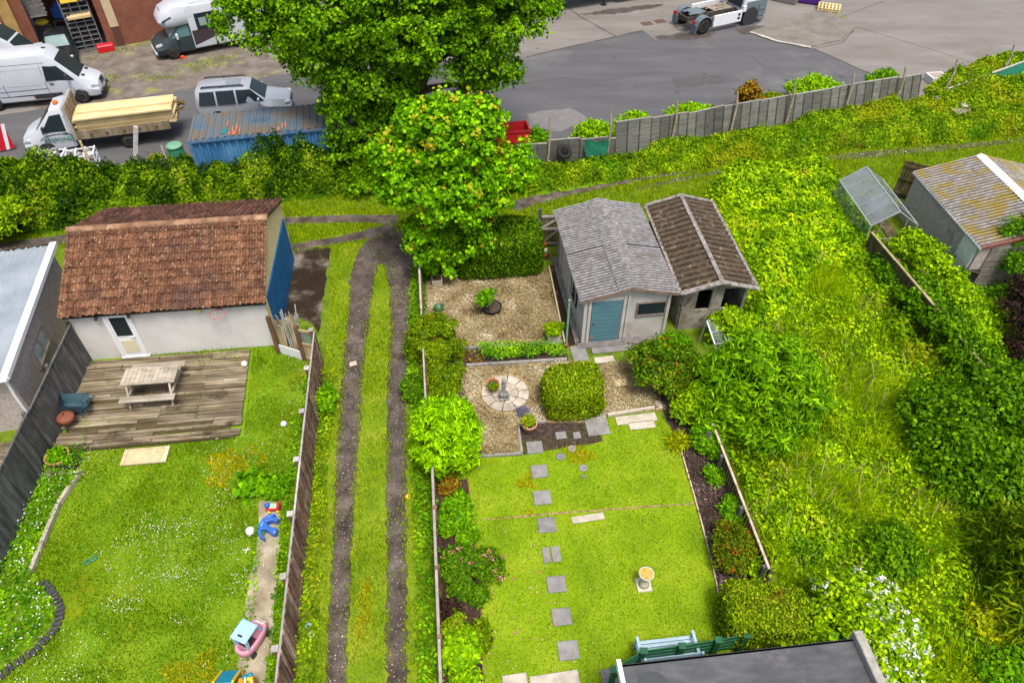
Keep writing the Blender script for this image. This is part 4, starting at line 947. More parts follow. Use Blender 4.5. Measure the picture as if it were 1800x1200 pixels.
for sg in (-1,1):
    b=MB(); sidepoly(b,ST,[(-2.42,1.42),(-1.08,1.32),(-1.3,1.6),(-1.7,2.08),(-2.32,2.16)],sg,.042); b.build('side_window',M['glass'],van)
    for x in (-1.02,-5.4): b=MB(); arch(b,ST,x,.42,sg); b.build('wheel_arch',M['trim'],van)
    b=MB(); b.box((-.24,sg*.74,.86),(.42,.22,.2),rz=-sg*32,ry=20,ch=.05); b.build('headlight',M['lamp'],van)
    b=MB(); b.bar((-1.25,sg*.98,1.45),(-1.3,sg*1.22,1.5),.05); b.box((-1.32,sg*1.2,1.6),(.12,.2,.34),ch=.04); b.build('mirror',M['trim'],van)
    b=MB(); sidepoly(b,ST,[(-2.32,1.2),(-2.12,1.2),(-2.12,1.25),(-2.32,1.25)],sg,.03); b.build('door_handle',M['trim'],van)
    b=MB()
    for x0,x1 in ((-4.4,-2.7),(-6.7,-4.6)): 
        for z in (1.2,1.22): pass
        for (p,q) in (((x0,1.25),(x1,1.25)),((x0,2.1),(x1,2.1)),((x0,1.25),(x0,2.1)),((x1,1.25),(x1,2.1))): b.bar((p[0],sg*(hw(ST,p[0],p[1],rt=.16)+.0),p[1]),(q[0],sg*(hw(ST,q[0],q[1],rt=.16)+.0),q[1]),.02)
    b.build('panel_crease',plain('pale_grey_crease',(.38,.41,.45),.4),van)
    for x in (-1.02,-5.4): wheel(van,x,sg*.89,.36,.24)
b=MB(); b.box((-.05,0,.86),(.12,.62,.28),ry=-14,ch=.03); b.build('grille',M['trim'],van)
b=MB(); b.box((-.1,0,.46),(.3,1.62,.26),ch=.08); b.build('bumper',M['trim'],van)
b=MB()
for sg in (-1,1): b.box((-.7,sg*.45,1.36),(.16,.2,.02),ry=12)
b.build('bonnet_vent',M['dark'],van); b=MB()
for x in (-3.3,-5.2): b.box((x,-1.0,.6),(.1,.03,.05))
b.build('side_marker',M['redlamp'],van)
def seams(par,st,lines,name='door_seam'):
    for sg in (-1,1):
        b=MB()
        for pts in lines:
            q=[(x,sg*(hw(st,x,z,rt=.16)+.004),z) for x,z in pts]
            for a_,b_ in zip(q,q[1:]): b.bar(a_,b_,.022,.022)
        b.build(name,M['seam'],par)
M['seam']=plain('panel_gap',(.1,.11,.12),.7)
seams(van,ST,[[(-2.5,.5),(-2.5,1.3),(-2.5,2.2)],[(-1.28,.75),(-1.1,1.2)],[(-4.55,.7),(-4.55,1.3),(-4.55,2.3)],[(-6.8,1.0),(-2.5,1.0)],[(-6.8,2.32),(-2.2,2.32)]])
MB().box((.03,0,.52),(.02,.52,.11)).build('number_plate',M['ball0'],van); MB().box((-2.2,0,2.79),(.2,.05,.05)).build('aerial_base',M['dark'],van)
# second white van, mostly outside the frame
a=13; F_,Lf=vdir(a); o=G(40,70,1.9); o.z=0
v2=thing('panel_van','second white van behind the large one, only its sloped roof end in view','van',o+F_*.35+Lf*.2,a-6)
b=MB(); S2=[(-6,.4,2.5,.9,.96,.82),(-1.6,.36,2.55,.93,.97,.84),(-.9,.36,2.0,.93,.97,.8),(-.3,.34,1.25,.92,.95,.8),(0,.4,.95,.8,.84,.7)]; loft(b,S2,rt=.14); sharp(b.build('body',M['white_paint'],v2),30)
b=MB(); topquad(b,S2[2],S2[1],.95); topquad(b,S2[3],S2[2],.95); b.build('windscreen',M['shield'],v2)
for sg in (-1,1):
    for x in (-.9,-4.9): wheel(v2,x,sg*.86,.34,.22)
# black pick-up style car parked at the open bay
a=-65; car=thing('parked_car','small black car nosed out of the open workshop bay','car',Vector((-26.5,41.4,0)),a)
S=[(-4.1,.4,.95,.72,.8,.7),(-3.9,.32,1.2,.78,.84,.6),(-3.3,.28,1.44,.8,.85,.58),(-1.9,.28,1.46,.8,.85,.58),(-1.15,.28,.98,.8,.85,.7),(-.25,.3,.82,.76,.8,.6),(0,.4,.62,.64,.66,.5)]
b=MB(); loft(b,S,rt=.1); sharp(b.build('body',M['black_paint'],car),30)
b=MB(); topquad(b,S[4],S[3],1.02); b.build('windscreen',mk('grey_green_windscreen',[(0,(.13,.2,.2)),(1,(.22,.31,.31))],1.5,.1,spec=.6,bump=0),car)
for sg in (-1,1):
    b=MB(); sidepoly(b,S,[(-3.4,1.0),(-1.35,.98),(-1.85,1.32),(-3.2,1.32)],sg,.03); b.build('side_window',M['glass'],car)
    b=MB(); b.box((-.2,sg*.58,.68),(.3,.24,.14),rz=-sg*25,ch=.04); b.build('headlight',M['lamp'],car)
    for x in (-.75,-3.3): wheel(car,x,sg*.74,.3,.18)
# motorhome
a=210; F_,Lf=vdir(a); o=G(310,105)+F_*.95-Lf*1.0
mh=thing('motorhome','white motorhome with dark grey cab and overcab pod','motorhome',o,a)
SC=[(-2.3,.3,2.0,.95,1.0,.9),(-1.75,.3,2.0,.95,1.0,.86),(-.95,.3,1.25,.95,1.0,.86),(-.3,.3,1.05,.9,.95,.76),(-.05,.32,.92,.82,.86,.66),(0,.42,.82,.7,.74,.6)]
b=MB(); loft(b,SC,rt=.14); sharp(b.build('cab',M['dark_paint'],mh),30)
SB=[(-6.9,.5,2.75,1.08,1.12,1.0),(-6.75,.42,2.88,1.1,1.14,1.04),(-2.35,.42,2.9,1.1,1.14,1.04),(-2.25,.42,2.88,1.08,1.12,1.02)]
b=MB(); loft(b,SB,rt=.16); sharp(b.build('body',M['white_paint'],mh),30)
b=MB(); loft(b,[(-2.5,1.9,2.92,1.05,1.1,.98),(-1.6,1.86,2.92,1.05,1.1,.95),(-1.0,1.84,2.7,.98,1.04,.85),(-.72,1.92,2.4,.8,.88,.66),(-.62,2.05,2.25,.6,.66,.5)],rt=.2); oc=sharp(b.build('overcab_pod',M['white_paint'],mh),40)
b=MB(); b.box((-1.15,0,2.72),(.45,.7,.04),ry=22,ch=.01); b.build('skylight',M['glass'],oc)
b=MB()
for sg in (-1,1): b.box((-1.1,sg*1.03,2.3),(.6,.03,.1),ry=18)
b.build('swoosh',plain('purple_grey',(.05,.045,.07),.5),oc)
b=MB(); topquad(b,SC[2],SC[1],.98); b.build('windscreen',mk('pale_blue_screen',[(0,(.14,.24,.25)),(1,(.3,.42,.44))],1.2,.08,spec=.6,bump=0),mh)
for sg in (-1,1):
    b=MB(); sidepoly(b,SC,[(-2.2,1.22),(-1.05,1.18),(-1.3,1.4),(-1.75,1.78),(-2.15,1.82)],sg,.042); b.build('side_window',glassy('cab_glass',(.06,.12,.13)),mh)
    b=MB(); sidepoly(b,SB,[(-4.15,1.5),(-2.65,1.5),(-2.65,2.4),(-4.15,2.4)],sg,.016); sidepoly(b,SB,[(-6.1,1.5),(-5.4,1.5),(-5.4,2.1),(-6.1,2.1)],sg,.016); wn=b.build('window',M['glass'],mh)
    b=MB(); sidepoly(b,SB,[(-3.7,1.7),(-3.35,1.7),(-3.35,2.15),(-3.7,2.15)],sg,.024); sidepoly(b,SB,[(-3.28,1.7),(-2.85,1.7),(-2.85,2.15),(-3.28,2.15)],sg,.024); b.build('blind',plain('grey_blind',(.2,.27,.28),.5),wn)
    b=MB(); sidepoly(b,SB,[(-4.4,1.2),(-2.3,.62),(-2.3,1.5),(-4.4,1.5)],sg,.012); b.build('side_graphic',plain('wine_grey_graphic',(.05,.035,.045),.4),mh)
    b=MB(); sidepoly(b,SB,[(-4.3,2.35),(-4.25,2.35),(-4.65,.75),(-4.7,.75)],sg,.014); sidepoly(b,SB,[(-2.55,2.85),(-2.5,2.85),(-2.5,.5),(-2.55,.5)],sg,.014); b.build('panel_seam',plain('seam_grey',(.4,.42,.45),.5),mh)
    b=MB(); b.bar((-1.3,sg*.98,1.3),(-1.35,sg*1.2,1.35),.05); b.box((-1.38,sg*1.2,1.35),(.14,.2,.34),ch=.04); b.build('mirror',M['white_paint'],mh)
    b=MB(); b.box((-.28,sg*.78,.86),(.4,.16,.18),rz=-sg*28,ry=18,ch=.04); b.build('headlight',M['lamp'],mh)
    b=MB(); arch(b,SC,-.95,.42,sg); b.build('wheel_arch',M['trim'],mh); b=MB(); arch(b,SB,-4.85,.42,sg); b.build('wheel_arch',M['trim'],mh)
    for x in (-.95,-4.85): wheel(mh,x,sg*(.9 if x>-2 else .98),.35,.23)
    b=MB(); b.tube([(-2.6,sg*.9,2.95),(-3.0,sg*.9,3.0),(-6.5,sg*.9,3.0)],.02,6); b.build('roof_rail',M['rim'],mh)
b=MB(); b.box((-.06,0,.45),(.26,1.66,.26),ch=.08); b.build('bumper',M['white_paint'],mh)
ch=thing('wheel_chock','red and orange wheel chock by the motorhome front wheel','wheel chock',G(322,103),30)
MB().profy([(-.22,0),(.22,0),(.05,.16),(-.05,.16)],-.09,.09).build('wedge',plain('orange_red',(.65,.1,.02),.5),ch); MB().box((-.1,0,.05),(.18,.19,.09)).build('grip',M['redlamp'],ch)
# silver estate / off-roader
a=9.5; suv=thing('parked_car','silver off road estate car with black roof rails','car',(-11.8,36.4,0),a)
S=[(-4.75,.5,1.2,.8,.86,.76),(-4.65,.4,1.68,.86,.92,.66),(-4.3,.36,1.8,.88,.93,.68),(-2.2,.36,1.8,.88,.93,.68),(-1.95,.36,1.74,.88,.93,.67),(-1.2,.36,1.14,.88,.93,.8),(-.3,.36,1.02,.86,.9,.72),(-.05,.4,.88,.8,.82,.64),(0,.5,.78,.7,.72,.6)]
b=MB(); loft(b,S,rt=.12,zk=.5); sharp(b.build('body',M['silver_paint'],suv),30)
b=MB(); topquad(b,S[5],S[4],1.02); b.build('windscreen',M['shield'],suv)
b=MB(); b.box((-2.75,0,1.805),(.75,.8,.02)); b.build('sunroof',plain('smoked_panel',(.2,.22,.24),.2),suv)
for sg in (-1,1):
    for k,pts in enumerate(([(-4.55,1.06),(-3.72,1.06),(-3.72,1.66),(-4.42,1.66)],[(-3.62,1.06),(-2.72,1.06),(-2.72,1.67),(-3.62,1.67)],[(-2.62,1.06),(-1.3,1.05),(-1.9,1.64),(-2.62,1.67)])):
        b=MB(); sidepoly(b,S,pts,sg,.045,.5,.12); b.build('side_window',M['glass'],suv)
    b=MB(); b.tube([(-4.3,sg*.6,1.8),(-4.25,sg*.6,1.87),(-2.3,sg*.6,1.87),(-2.2,sg*.6,1.8)],.04,6); b.box((-3.3,sg*.6,1.83),(.08,.05,.08)); b.build('roof_rail',M['trim'],suv)
    b=MB(); b.box((-1.55,sg*1.0,1.2),(.12,.2,.16),ch=.03); b.build('mirror',M['silver_paint'],suv)
    b=MB(); b.box((-.2,sg*.68,.85),(.3,.26,.16),rz=-sg*20,ch=.04); b.build('headlight',M['lamp'],suv)
    for x in (-.9,-3.75): wheel(suv,x,sg*.82,.36,.22)
b=MB(); b.box((-.02,0,.8),(.08,.7,.16)); b.build('grille',M['trim'],suv)
# flatbed truck with the timber
a=195.3; F_,Lf=vdir(a); o=G(40,250,.9); o.z=0; o=o+F_*.75-Lf*.95+Vector((.72,.05,0))
tk=thing('flatbed_truck','white flatbed truck with orange beacon and green door lettering','truck',o,a)
ST=[(-2.35,.4,2.25,.93,.99,.8),(-2.2,.36,2.36,.93,.99,.8),(-1.72,.34,2.28,.93,.99,.76),(-.82,.32,1.38,.93,.98,.84),(-.3,.3,1.16,.9,.94,.76),(-.06,.32,1.0,.82,.86,.68),(0,.42,.86,.72,.76,.6)]
b=MB(); loft(b,ST,rt=.16); sharp(b.build('cab',M['white_paint'],tk),30)
b=MB(); topquad(b,ST[3],ST[2],.98,s0=.02,s1=.97); b.build('windscreen',M['shield'],tk)
for sg in (-1,1):
    b=MB(); sidepoly(b,ST,[(-2.16,1.3),(-1.05,1.28),(-1.3,1.58),(-1.66,2.02),(-2.16,2.08)],sg,.042); b.build('side_window',M['glass'],tk)
    b=MB(); b.box((-1.25,sg*1.14,1.5),(.12,.2,.34),ch=.04); b.bar((-1.25,sg*.95,1.45),(-1.25,sg*1.1,1.5),.05); b.build('mirror',M['trim'],tk)
    b=MB(); sidepoly(b,ST,[(-2.2,1.14),(-2.0,1.14),(-2.0,1.2),(-2.2,1.2)],sg,.03); b.build('door_handle',M['trim'],tk)
    b=MB(); arch(b,ST,-1.02,.42,sg); b.build('wheel_arch',M['trim'],tk)
    b=MB(); b.box((-.24,sg*.74,.86),(.42,.22,.2),rz=-sg*32,ry=20,ch=.05); b.build('headlight',M['lamp'],tk)
    for x in (-1.02,-4.7): wheel(tk,x,sg*.88,.36,.24)
b=MB(); b.lathe([(.1,0),(.12,.02),(.11,.14),(.05,.18),(0,.18)],(-2.0,.25,2.34),14); b.build('beacon',M['orange'],tk)
M['bedwood']=wood('truck_bed_board',(.14,.1,.06),(.25,.2,.13),(.36,.31,.24),3,((.09,.07,.05),3,.6,.7))
b=MB(); b.box((-4.55,0,.72),(4.1,.8,.16)); b.build('chassis',M['trim'],tk)
b=MB(); b.box((-2.5,0,1.6),(.08,2.0,1.6)); hb=b.build('headboard',M['bedwood'],tk)
b=MB()
for sg in (-1,1): b.box((-2.45,sg*1.0,1.6),(.14,.1,1.65))
b.box((-2.45,0,2.42),(.12,2.0,.1)); b.build('headboard_frame',M['pale_wood'],hb)
b=MB(); b.box((-4.65,0,.84),(4.25,2.05,.08))
for sg in (-1,1): b.box((-4.65,sg*1.03,1.0),(4.25,.05,.42))
b.box((-6.78,0,1.0),(.05,2.05,.42)); b.build('bed',M['bedwood'],tk)
b=MB()
for x in (-3.2,-3.9,-4.7,-5.4,-6.2):
    b.box((x,1.07,.98),(.12,.04,.14))
b.build('side_cleat',plain('rusty_cleat',(.12,.06,.03),.8),tk)
seams(tk,ST,[[(-2.28,.5),(-2.28,1.2),(-2.28,2.0)],[(-1.28,.7),(-1.08,1.2)]])
MB().box((.03,0,.52),(.02,.52,.11)).build('number_plate',M['ball0'],tk)
b=MB(); b.box((-.05,0,.86),(.12,.62,.28),ry=-14,ch=.03); b.build('grille',M['trim'],tk)
b=MB(); b.box((-.1,0,.46),(.3,1.62,.26),ch=.08); b.build('bumper',M['trim'],tk)
# lettering on the door that faces the garden side (local +y)
cu=bpy.data.curves.new('lettering','FONT'); cu.body='RESPONSE'; cu.size=.3; cu.align_x='CENTER'; cu.extrude=.004; cu.space_character=1.0
M['green_letter']=plain('green_letter',(.01,.16,.1),.5); cu.materials.append(M['green_letter'])
t0_=bpy.data.objects.new('lettering_curve',cu); COL.objects.link(t0_); dg=bpy.context.evaluated_depsgraph_get(); tm=bpy.data.meshes.new_from_object(t0_.evaluated_get(dg)); bpy.data.objects.remove(t0_); tm.name='lettering'
tx=bpy.data.objects.new('lettering',tm); COL.objects.link(tx); tx.parent=tk
tx.matrix_basis=Matrix.Translation((-1.72,hw(ST,-1.72,.92)+.03,.8))@Matrix.Rotation(R(180),4,'Z')@Matrix.Rotation(R(92),4,'X')
b=MB(); pts=[(-1.72-.82*math.cos(t_),hw(ST,-1.72,.95)+.025,.92+.26*math.sin(t_)) for t_ in [R(150)*k/14+R(30) for k in range(15)]]; b.tube(pts,.016,5); b.build('swoosh',M['dark_paint'],tk)
# timber load: every plank layer in one strapped stack
M['newwood']=mk('fresh_sawn_timber',[(0,(.5,.36,.16)),(.5,(.62,.48,.25)),(1,(.7,.58,.35))],2,.8,bump=.2,stretch=(.4,1,1),rndmix=.14)
pt=tk.matrix_basis@Vector((-4.75,0,.88)); tb=thing('timber_stack','tall stack of fresh yellow timber boards on the flatbed','timber stack',pt,a)
b=MB(); rr=random.Random(8)
for k in range(11):
    n=9 if k>1 else 8
    for j in range(n):
        y=-.86+(j+.5)*.192*(.9 if k<2 else 1)+.02*(k%3)+(.1 if k<2 else 0)+(.08*(k-8) if k>8 else 0); L=4.5+.1*math.sin(k*2.1+j*.4)+rr.uniform(-.03,.04)
        if k==10 and j in (0,1,5): continue
        b.box((-.1+.06*math.sin(k*1.7),y,.05+k*.084),(L,.186,.074),rnd=rr.random(),rz=rr.uniform(-.3,.3))
b.build('boards',M['newwood'],tb)
b=MB()
for i in range(12): 
    y=rr.uniform(-.8,.3); b.bar((-2.2,y,.15+rr.random()*.6),(-2.75,y-.35*rr.random(),.25+rr.random()*.25),.05,.05)
b.build('loose_slats',mk('dark_slats',[(0,(.07,.045,.02)),(1,(.25,.18,.09))],5,.9,rndmix=.3),tb)
# blue container
ca,cb=G(330,248,2.6),G(565,225,2.6); a=math.degrees(math.atan2(cb.y-ca.y,cb.x-ca.x))
ct=thing('shipping_container','rusty blue shipping container with orange paint patches on its roof','container',(ca.x,ca.y,0),a)
M['blue_steel']=mk('blue_container_steel',[(0,(.03,.12,.27)),(.5,(.055,.19,.38)),(1,(.1,.27,.46))],1.2,.6,bump=.15,specks=[((.09,.07,.08),1.4,.62,.75),((.3,.35,.4),4,.7,.74)])
M['rust_roof']=mk('container_roof',[(0,(.045,.085,.13)),(.35,(.085,.125,.165)),(.55,(.12,.115,.105)),(1,(.15,.1,.065))],1.0,.7,bump=.25,detail=9,specks=[((.2,.1,.05),2.2,.6,.75),((.2,.25,.28),5,.66,.72)])
CL,CW,CH=6.06,2.44,2.6
def cwall(mb,o,e,h,out,per=.3,amp=.075):
    o,e,out=Vector(o),Vector(e),Vector(out); n=int(e.length/per); vs=[]; pro=[(0,0),(.25,0),(.38,1),(.87,1),(1,0)]
    us=[]
    for i in range(n):
        for (u,d) in pro[:-1]: us.append(((i+u)/n,d))
    us.append((1,0))
    for (u,d) in us:
        p=o+e*u+out*(-amp*d); vs+=[p,p+Vector(h)]
    mb.add(vs,[(2*i,2*i+2,2*i+3,2*i+1) for i in range(len(us)-1)])
b=MB(); cwall(b,(.06,.05,.1),(CL-.12,0,0),(0,0,CH-.2),(0,-1,0)); cwall(b,(.05,CW-.06,.1),(0,-CW+.12,0),(0,0,CH-.2),(-1,0,0)); cwall(b,(CL-.06,CW-.05,.1),(-CL+.12,0,0),(0,0,CH-.2),(0,1,0)); cwall(b,(CL-.05,.06,.1),(0,CW-.12,0),(0,0,CH-.2),(1,0,0)); b.build('wall',M['blue_steel'],ct)
b=MB(); cwall(b,(.03,.02,CH+.035),(CL-.06,0,0),(0,CW-.04,0),(0,0,1),.3,.04); rf=b.build('roof',M['rust_roof'],ct)
b=MB()
for (x,y) in ((.04,.04),(CL-.04,.04),(.04,CW-.04),(CL-.04,CW-.04)): b.box((x,y,CH/2),(.12,.12,CH-.01))
for z in (.08,CH-.08):
    b.box((CL/2,.03,z),(CL-.2,.08,.12)); b.box((CL/2,CW-.03,z),(CL-.2,.08,.12)); b.box((.03,CW/2,z),(.08,CW-.2,.12)); b.box((CL-.03,CW/2,z),(.08,CW-.2,.12))
b.build('frame',mk('frame_blue',[(0,(.04,.12,.24)),(.6,(.09,.19,.33)),(1,(.3,.13,.08))],3,.6),ct)
M['primer']=mk('orange_primer',[(0,(.28,.1,.06)),(1,(.5,.18,.1))],9,.8)
def flake(x,y,sx,sy,seed):
    rr=random.Random(seed); n=16; pts=[(x+sx*math.cos(2*math.pi*i/n)*rr.uniform(.55,1),y+sy*math.sin(2*math.pi*i/n)*rr.uniform(.5,1)) for i in range(n)]; return pts
for (x,y,sx,sy,sd) in ((1.86,.62,.05,.5,1),(2.02,.75,.06,.62,2),(2.16,.5,.05,.42,3),(1.72,.3,.06,.25,4),(1.95,.28,.14,.22,6),(1.6,1.2,.04,.4,5),(4.0,.5,.05,.45,7),(4.16,.6,.05,.55,8),(3.86,.25,.08,.22,9)): b=MB(); b.prism(flake(x,y,sx,sy,sd),CH-.01,CH+.05); b.build('orange_paint_patch',M['primer'],rf)
b=MB(); b.prism(flake(1.5,.55,.2,.36,9),CH-.01,CH+.045); b.build('teal_paint_patch',plain('teal_splash',(.02,.16,.18),.6),rf)
# tractor unit
a=30; F_,Lf=vdir(27); a=27
o=G(1234,61)+Lf*1.12
tr=thing('tractor_unit','white and grey lorry tractor unit without its trailer','lorry',o,a)
M['lorry_grey']=plain('lorry_blue_grey',(.12,.16,.18),.45); M['lorry_white']=plain('lorry_white',(.66,.69,.74),.35,var=.05)
b=MB()
for sg in (-1,1): b.bar((-.9,sg*.42,.85),(4.6,sg*.42,.85),.1,.28)
for x in (-.8,.1,1.0,1.9,2.6): b.box((x,0,.85),(.12,.8,.2))
b.build('chassis',mk('dirty_chassis',[(0,(.02,.018,.016)),(1,(.09,.075,.06))],6,.8),tr)
b=MB(); b.box((.05,0,1.12),(1.0,.95,.08),ch=.03); b.box((-.42,.3,1.1),(.5,.2,.06),rz=-12); b.box((-.42,-.3,1.1),(.5,.2,.06),rz=12); b.build('fifth_wheel',M['lorry_grey'],tr)
for sg in (-1,1):
    b=MB(); pts=[]
    for k in range(9):
        t_=R(-15)+R(210)*k/8; pts.append((.62*math.cos(t_),.52+.62*math.sin(t_)))
    ins=[(p[0]*.93,.52+(p[1]-.52)*.93) for p in pts]; vs=[(p[0],sg*.78,p[1]) for p in pts]+[(p[0],sg*1.25,p[1]) for p in pts]+[(p[0],sg*.78,p[1]) for p in ins]+[(p[0],sg*1.25,p[1]) for p in ins]; n=9
    fs=[(i,i+1,n+i+1,n+i) for i in range(8)]+[(2*n+i,3*n+i,3*n+i+1,2*n+i+1) for i in range(8)]+[(n+i,n+i+1,3*n+i+1,3*n+i) for i in range(8)]+[(i,2*n+i,2*n+i+1,i+1) for i in range(8)]
    b.add(vs,fs); b.box((-.68,sg*1.0,.45),(.05,.5,.5)); mg=b.build('mudguard',M['lorry_grey'],tr)
    MB().box((-.73,sg*1.0,.84),(.08,.3,.16)).build('tail_light',M['redlamp'],mg)
    wheel(tr,0,sg*1.02,.52,.34,rimmat=plain('bronze_rim',(.28,.19,.11),.5,.5)); wheel(tr,3.75,sg*1.05,.52,.3,rimmat=plain('bronze_rim_front',(.4,.3,.2),.5,.5))
    b=MB(); b.box((1.85,sg*1.18,.72),(2.3,.1,.72),ch=.03); sk=b.build('side_skirt',M['lorry_white'],tr)
    b=MB()
    for z in (.62,.85): b.box((2.75,sg*1.22,z),(.2,.05,.14))
    b.build('step',M['dark'],sk)
    b=MB(); b.box((4.6,sg*1.2,.85),(.5,.12,.9)); 
    for z in (.55,.95): b.box((4.6,sg*1.27,z),(.4,.05,.06))
    b.build('cab_step',M['lorry_grey'],tr)
MB().box((-.75,.1,.75),(.05,.5,.12)).build('number_plate',plain('yellow_plate',(.6,.5,.05),.5),tr)
b=MB(); b.box((2.0,0,1.05),(1.5,.9,.06)); b.tube([(1.0,.1,1.05),(1.6,.25,1.1),(2.2,.0,1.2),(2.75,.2,1.6)],.04,6); b.tube([(1.2,-.2,1.08),(2.0,-.3,1.15),(2.75,-.1,1.7)],.035,6); b.tube([(.7,.38,1.05),(2.9,.38,1.08)],.05,6); b.build('catwalk',mk('dusty_beige',[(0,(.16,.13,.1)),(1,(.34,.29,.23))],5,.8),tr)
b=MB(); b.box((4.05,0,2.3),(1.9,2.35,2.2),ch=.14); b.box((4.05,0,1.1),(1.95,2.4,.5),ch=.08); cb_=b.build('cab',M['lorry_white'],tr)
b=MB(); 
for sg in (-1,1): b.box((4.15,sg*1.19,1.0),(1.7,.06,1.0),ch=.02)
b.build('cab_skirt',M['lorry_grey'],cb_)
for sg in (-1,1): b=MB(); b.lathe([(0,sg*1.225),(.62,sg*1.225)],(3.75,0,.52),24,axis='Y'); b.build('wheel_arch',M['trim'],cb_)
b=MB()
for sg in (-1,1): b.box((4.3,sg*1.18,2.4),(1.0,.04,.8))
b.box((5.0,0,2.5),(.04,2.0,1.0)); b.build('window',M['glass'],cb_)
MB().box((3.05,0,1.75),(.1,1.9,1.2)).build('rear_panel',M['trim'],cb_)
# trailer whose underside just shows at the top
o=G(1075,12); sm=thing('semi_trailer','dark parked trailer whose legs and lower edge show at the top','trailer',o+Vector((-.9,.1,0)),24)
b=MB(); b.box((2.5,1.0,1.25),(13,2.4,.22)); b.box((2.5,1.0,2.6),(13,2.45,2.5)); b.build('body',M['trim'],sm)
for y in (.0,2.0):
    b=MB(); b.box((.4,y,.6),(.14,.14,1.15)); b.box((.4,y,.05),(.35,.3,.08)); b.build('landing_leg',M['dark'],sm)
b=MB(); b.bar((1.4,-.16,.62),(4.2,-.16,.62),.06,.3); b.bar((1.4,-.16,1.0),(4.2,-.16,1.0),.06,.1); b.build('side_guard',M['lorry_grey'],sm)
for x in (5.0,6.3):
    for y in (-.02,2.0): wheel(sm,x,y,.5,.36)
p=G(1042,4); spw=thing('trailer_board','white board lying under the trailer edge','board',p+Vector((0,.3,0)),20); MB().box((0,0,.25),(.8,.35,.08),ch=.02).build('sheet',M['white_pvc'],spw)
# ------------------------------------------------------------------ deck and family garden
M['deck']=mk('weathered_deck',[(0,(.075,.056,.033)),(.4,(.14,.11,.07)),(.7,(.215,.18,.122)),(1,(.3,.26,.19))],2.5,.9,bump=.5,bscale=16,stretch=(.25,1.6,1),rndmix=.3,specks=[((.045,.032,.018),1.0,.54,.68),((.13,.125,.02),1.3,.6,.74)])
dk=thing('deck','weathered uneven timber deck outside the white garage door','deck',G(163,634),6.4)
inv=dk.matrix_basis.inverted(); Dp_=[inv@G(*p) for p in ((105,785),(424,764),(441,622),(163,634))]
b=MB(); rr=random.Random(21); y=min(Dp_[0].y,Dp_[1].y); yt=-.06
j=0
while y<yt:
    wv=.135; k=(y-Dp_[1].y)/(Dp_[2].y-Dp_[1].y); xr=Dp_[1].x+(Dp_[2].x-Dp_[1].x)*k+rr.uniform(-.02,.02); xl=.0-.02; x=xl
    while x<xr-.02:
        L=min(rr.choice([1.2,1.8,2.4,3.0]),xr-x); L=xr-x if xr-x-L<.4 else L
        if rr.random()>.035: b.box((x+L/2,y,.09+rr.uniform(-.015,.02)),(L-.02,wv-.02,.035),ry=rr.uniform(-.6,.6)*min(1,1.5/L),rz=rr.uniform(-.5,.5),rx=rr.uniform(-3,3),rnd=rr.random())
        x+=L
    y+=wv+rr.uniform(-.005,.012); j+=1
b.build('boards',M['deck'],dk)
b=MB(); b.box((2.75,Dp_[1].y-.11,.05),(5.6,.04,.14)); b.box((2.75,-2.0,.03),(5.2,3.3,.05)); b.build('joists',mk('dark_joist',[(0,(.05,.038,.018)),(1,(.1,.08,.035))],4,.95),dk)
# second bit of decking beyond the grey fence
d2=thing('deck','sliver of old decking beyond the grey board fence','deck',(-16.3,12.6,0),6.4); b=MB()
for i in range(16): b.box((0,-1.0+i*.14,.08),(2.6,.12,.04),rnd=rr.random())
b.build('boards',M['deck'],d2)
# picnic table
M['silver_wood']=mk('silvered_timber',[(0,(.2,.17,.12)),(.5,(.34,.3,.24)),(1,(.46,.42,.36))],3,.9,bump=.5,bscale=14,stretch=(.5,1.5,1),rndmix=.2,specks=[((.12,.1,.04),3,.62,.72)])
pt=thing('picnic_table','silvered timber picnic table with attached benches on the deck','picnic table',G(277,686,.1),6.0)
b=MB()
for i in range(7): b.box((0,-.33+i*.11,.74),(1.72,.1,.035),rnd=.4+.1*rr.random())
for i in range(12): b.box((-.78+i*.142,0,.762),(.12,.62,.012),rnd=rr.random())
b.build('tabletop',M['silver_wood'],pt)
for s in (-1,1):
    b=MB()
    for i in range(2): b.box((0,s*(.68+i*.13),.44),(1.74,.12,.035),rnd=rr.random())
    b.build('bench',M['silver_wood'],pt)
for x in (-.68,.68):
    b=MB()
    for s in (-1,1): b.bar((x,s*.3,.72),(x,s*.72,.0),.05,.09)
    b.box((x+.05,0,.4),(.045,1.6,.09)); b.box((x+.05,0,.68),(.045,.7,.08)); b.build('leg_frame',M['silver_wood'],pt)
# wheelbarrow tipped against the fence + rusty bowl
M['slate_blue']=mk('faded_blue_plastic',[(0,(.03,.07,.095)),(1,(.065,.12,.15))],4,.55)
wb=thing('wheelbarrow','faded blue wheelbarrow tipped up beside the grey fence','wheelbarrow',G(140,728,.1),25)
b=MB(); M_=Matrix.Translation((-.05,.1,.38))@Matrix.Rotation(R(30),4,'Y')
b.box((0,0,0),(.62,.5,.06)); vs=[];
T=[(-.4,-.3,.2),(.42,-.34,.24),(.42,.34,.24),(-.4,.3,.2),(-.28,-.2,-.1),(.26,-.22,-.1),(.26,.22,-.1),(-.28,.2,-.1)]
b=MB(); b.add(T,[(0,1,5,4),(1,2,6,5),(2,3,7,6),(3,0,4,7),(4,5,6,7)],0,None,False,M_); b.add([(x*.95,y*.95,z+.01) for x,y,z in T],[(0,4,5,1),(1,5,6,2),(2,6,7,3),(3,7,4,0),(4,7,6,5)],0,None,False,M_)
b.build('tub',M['slate_blue'],wb)
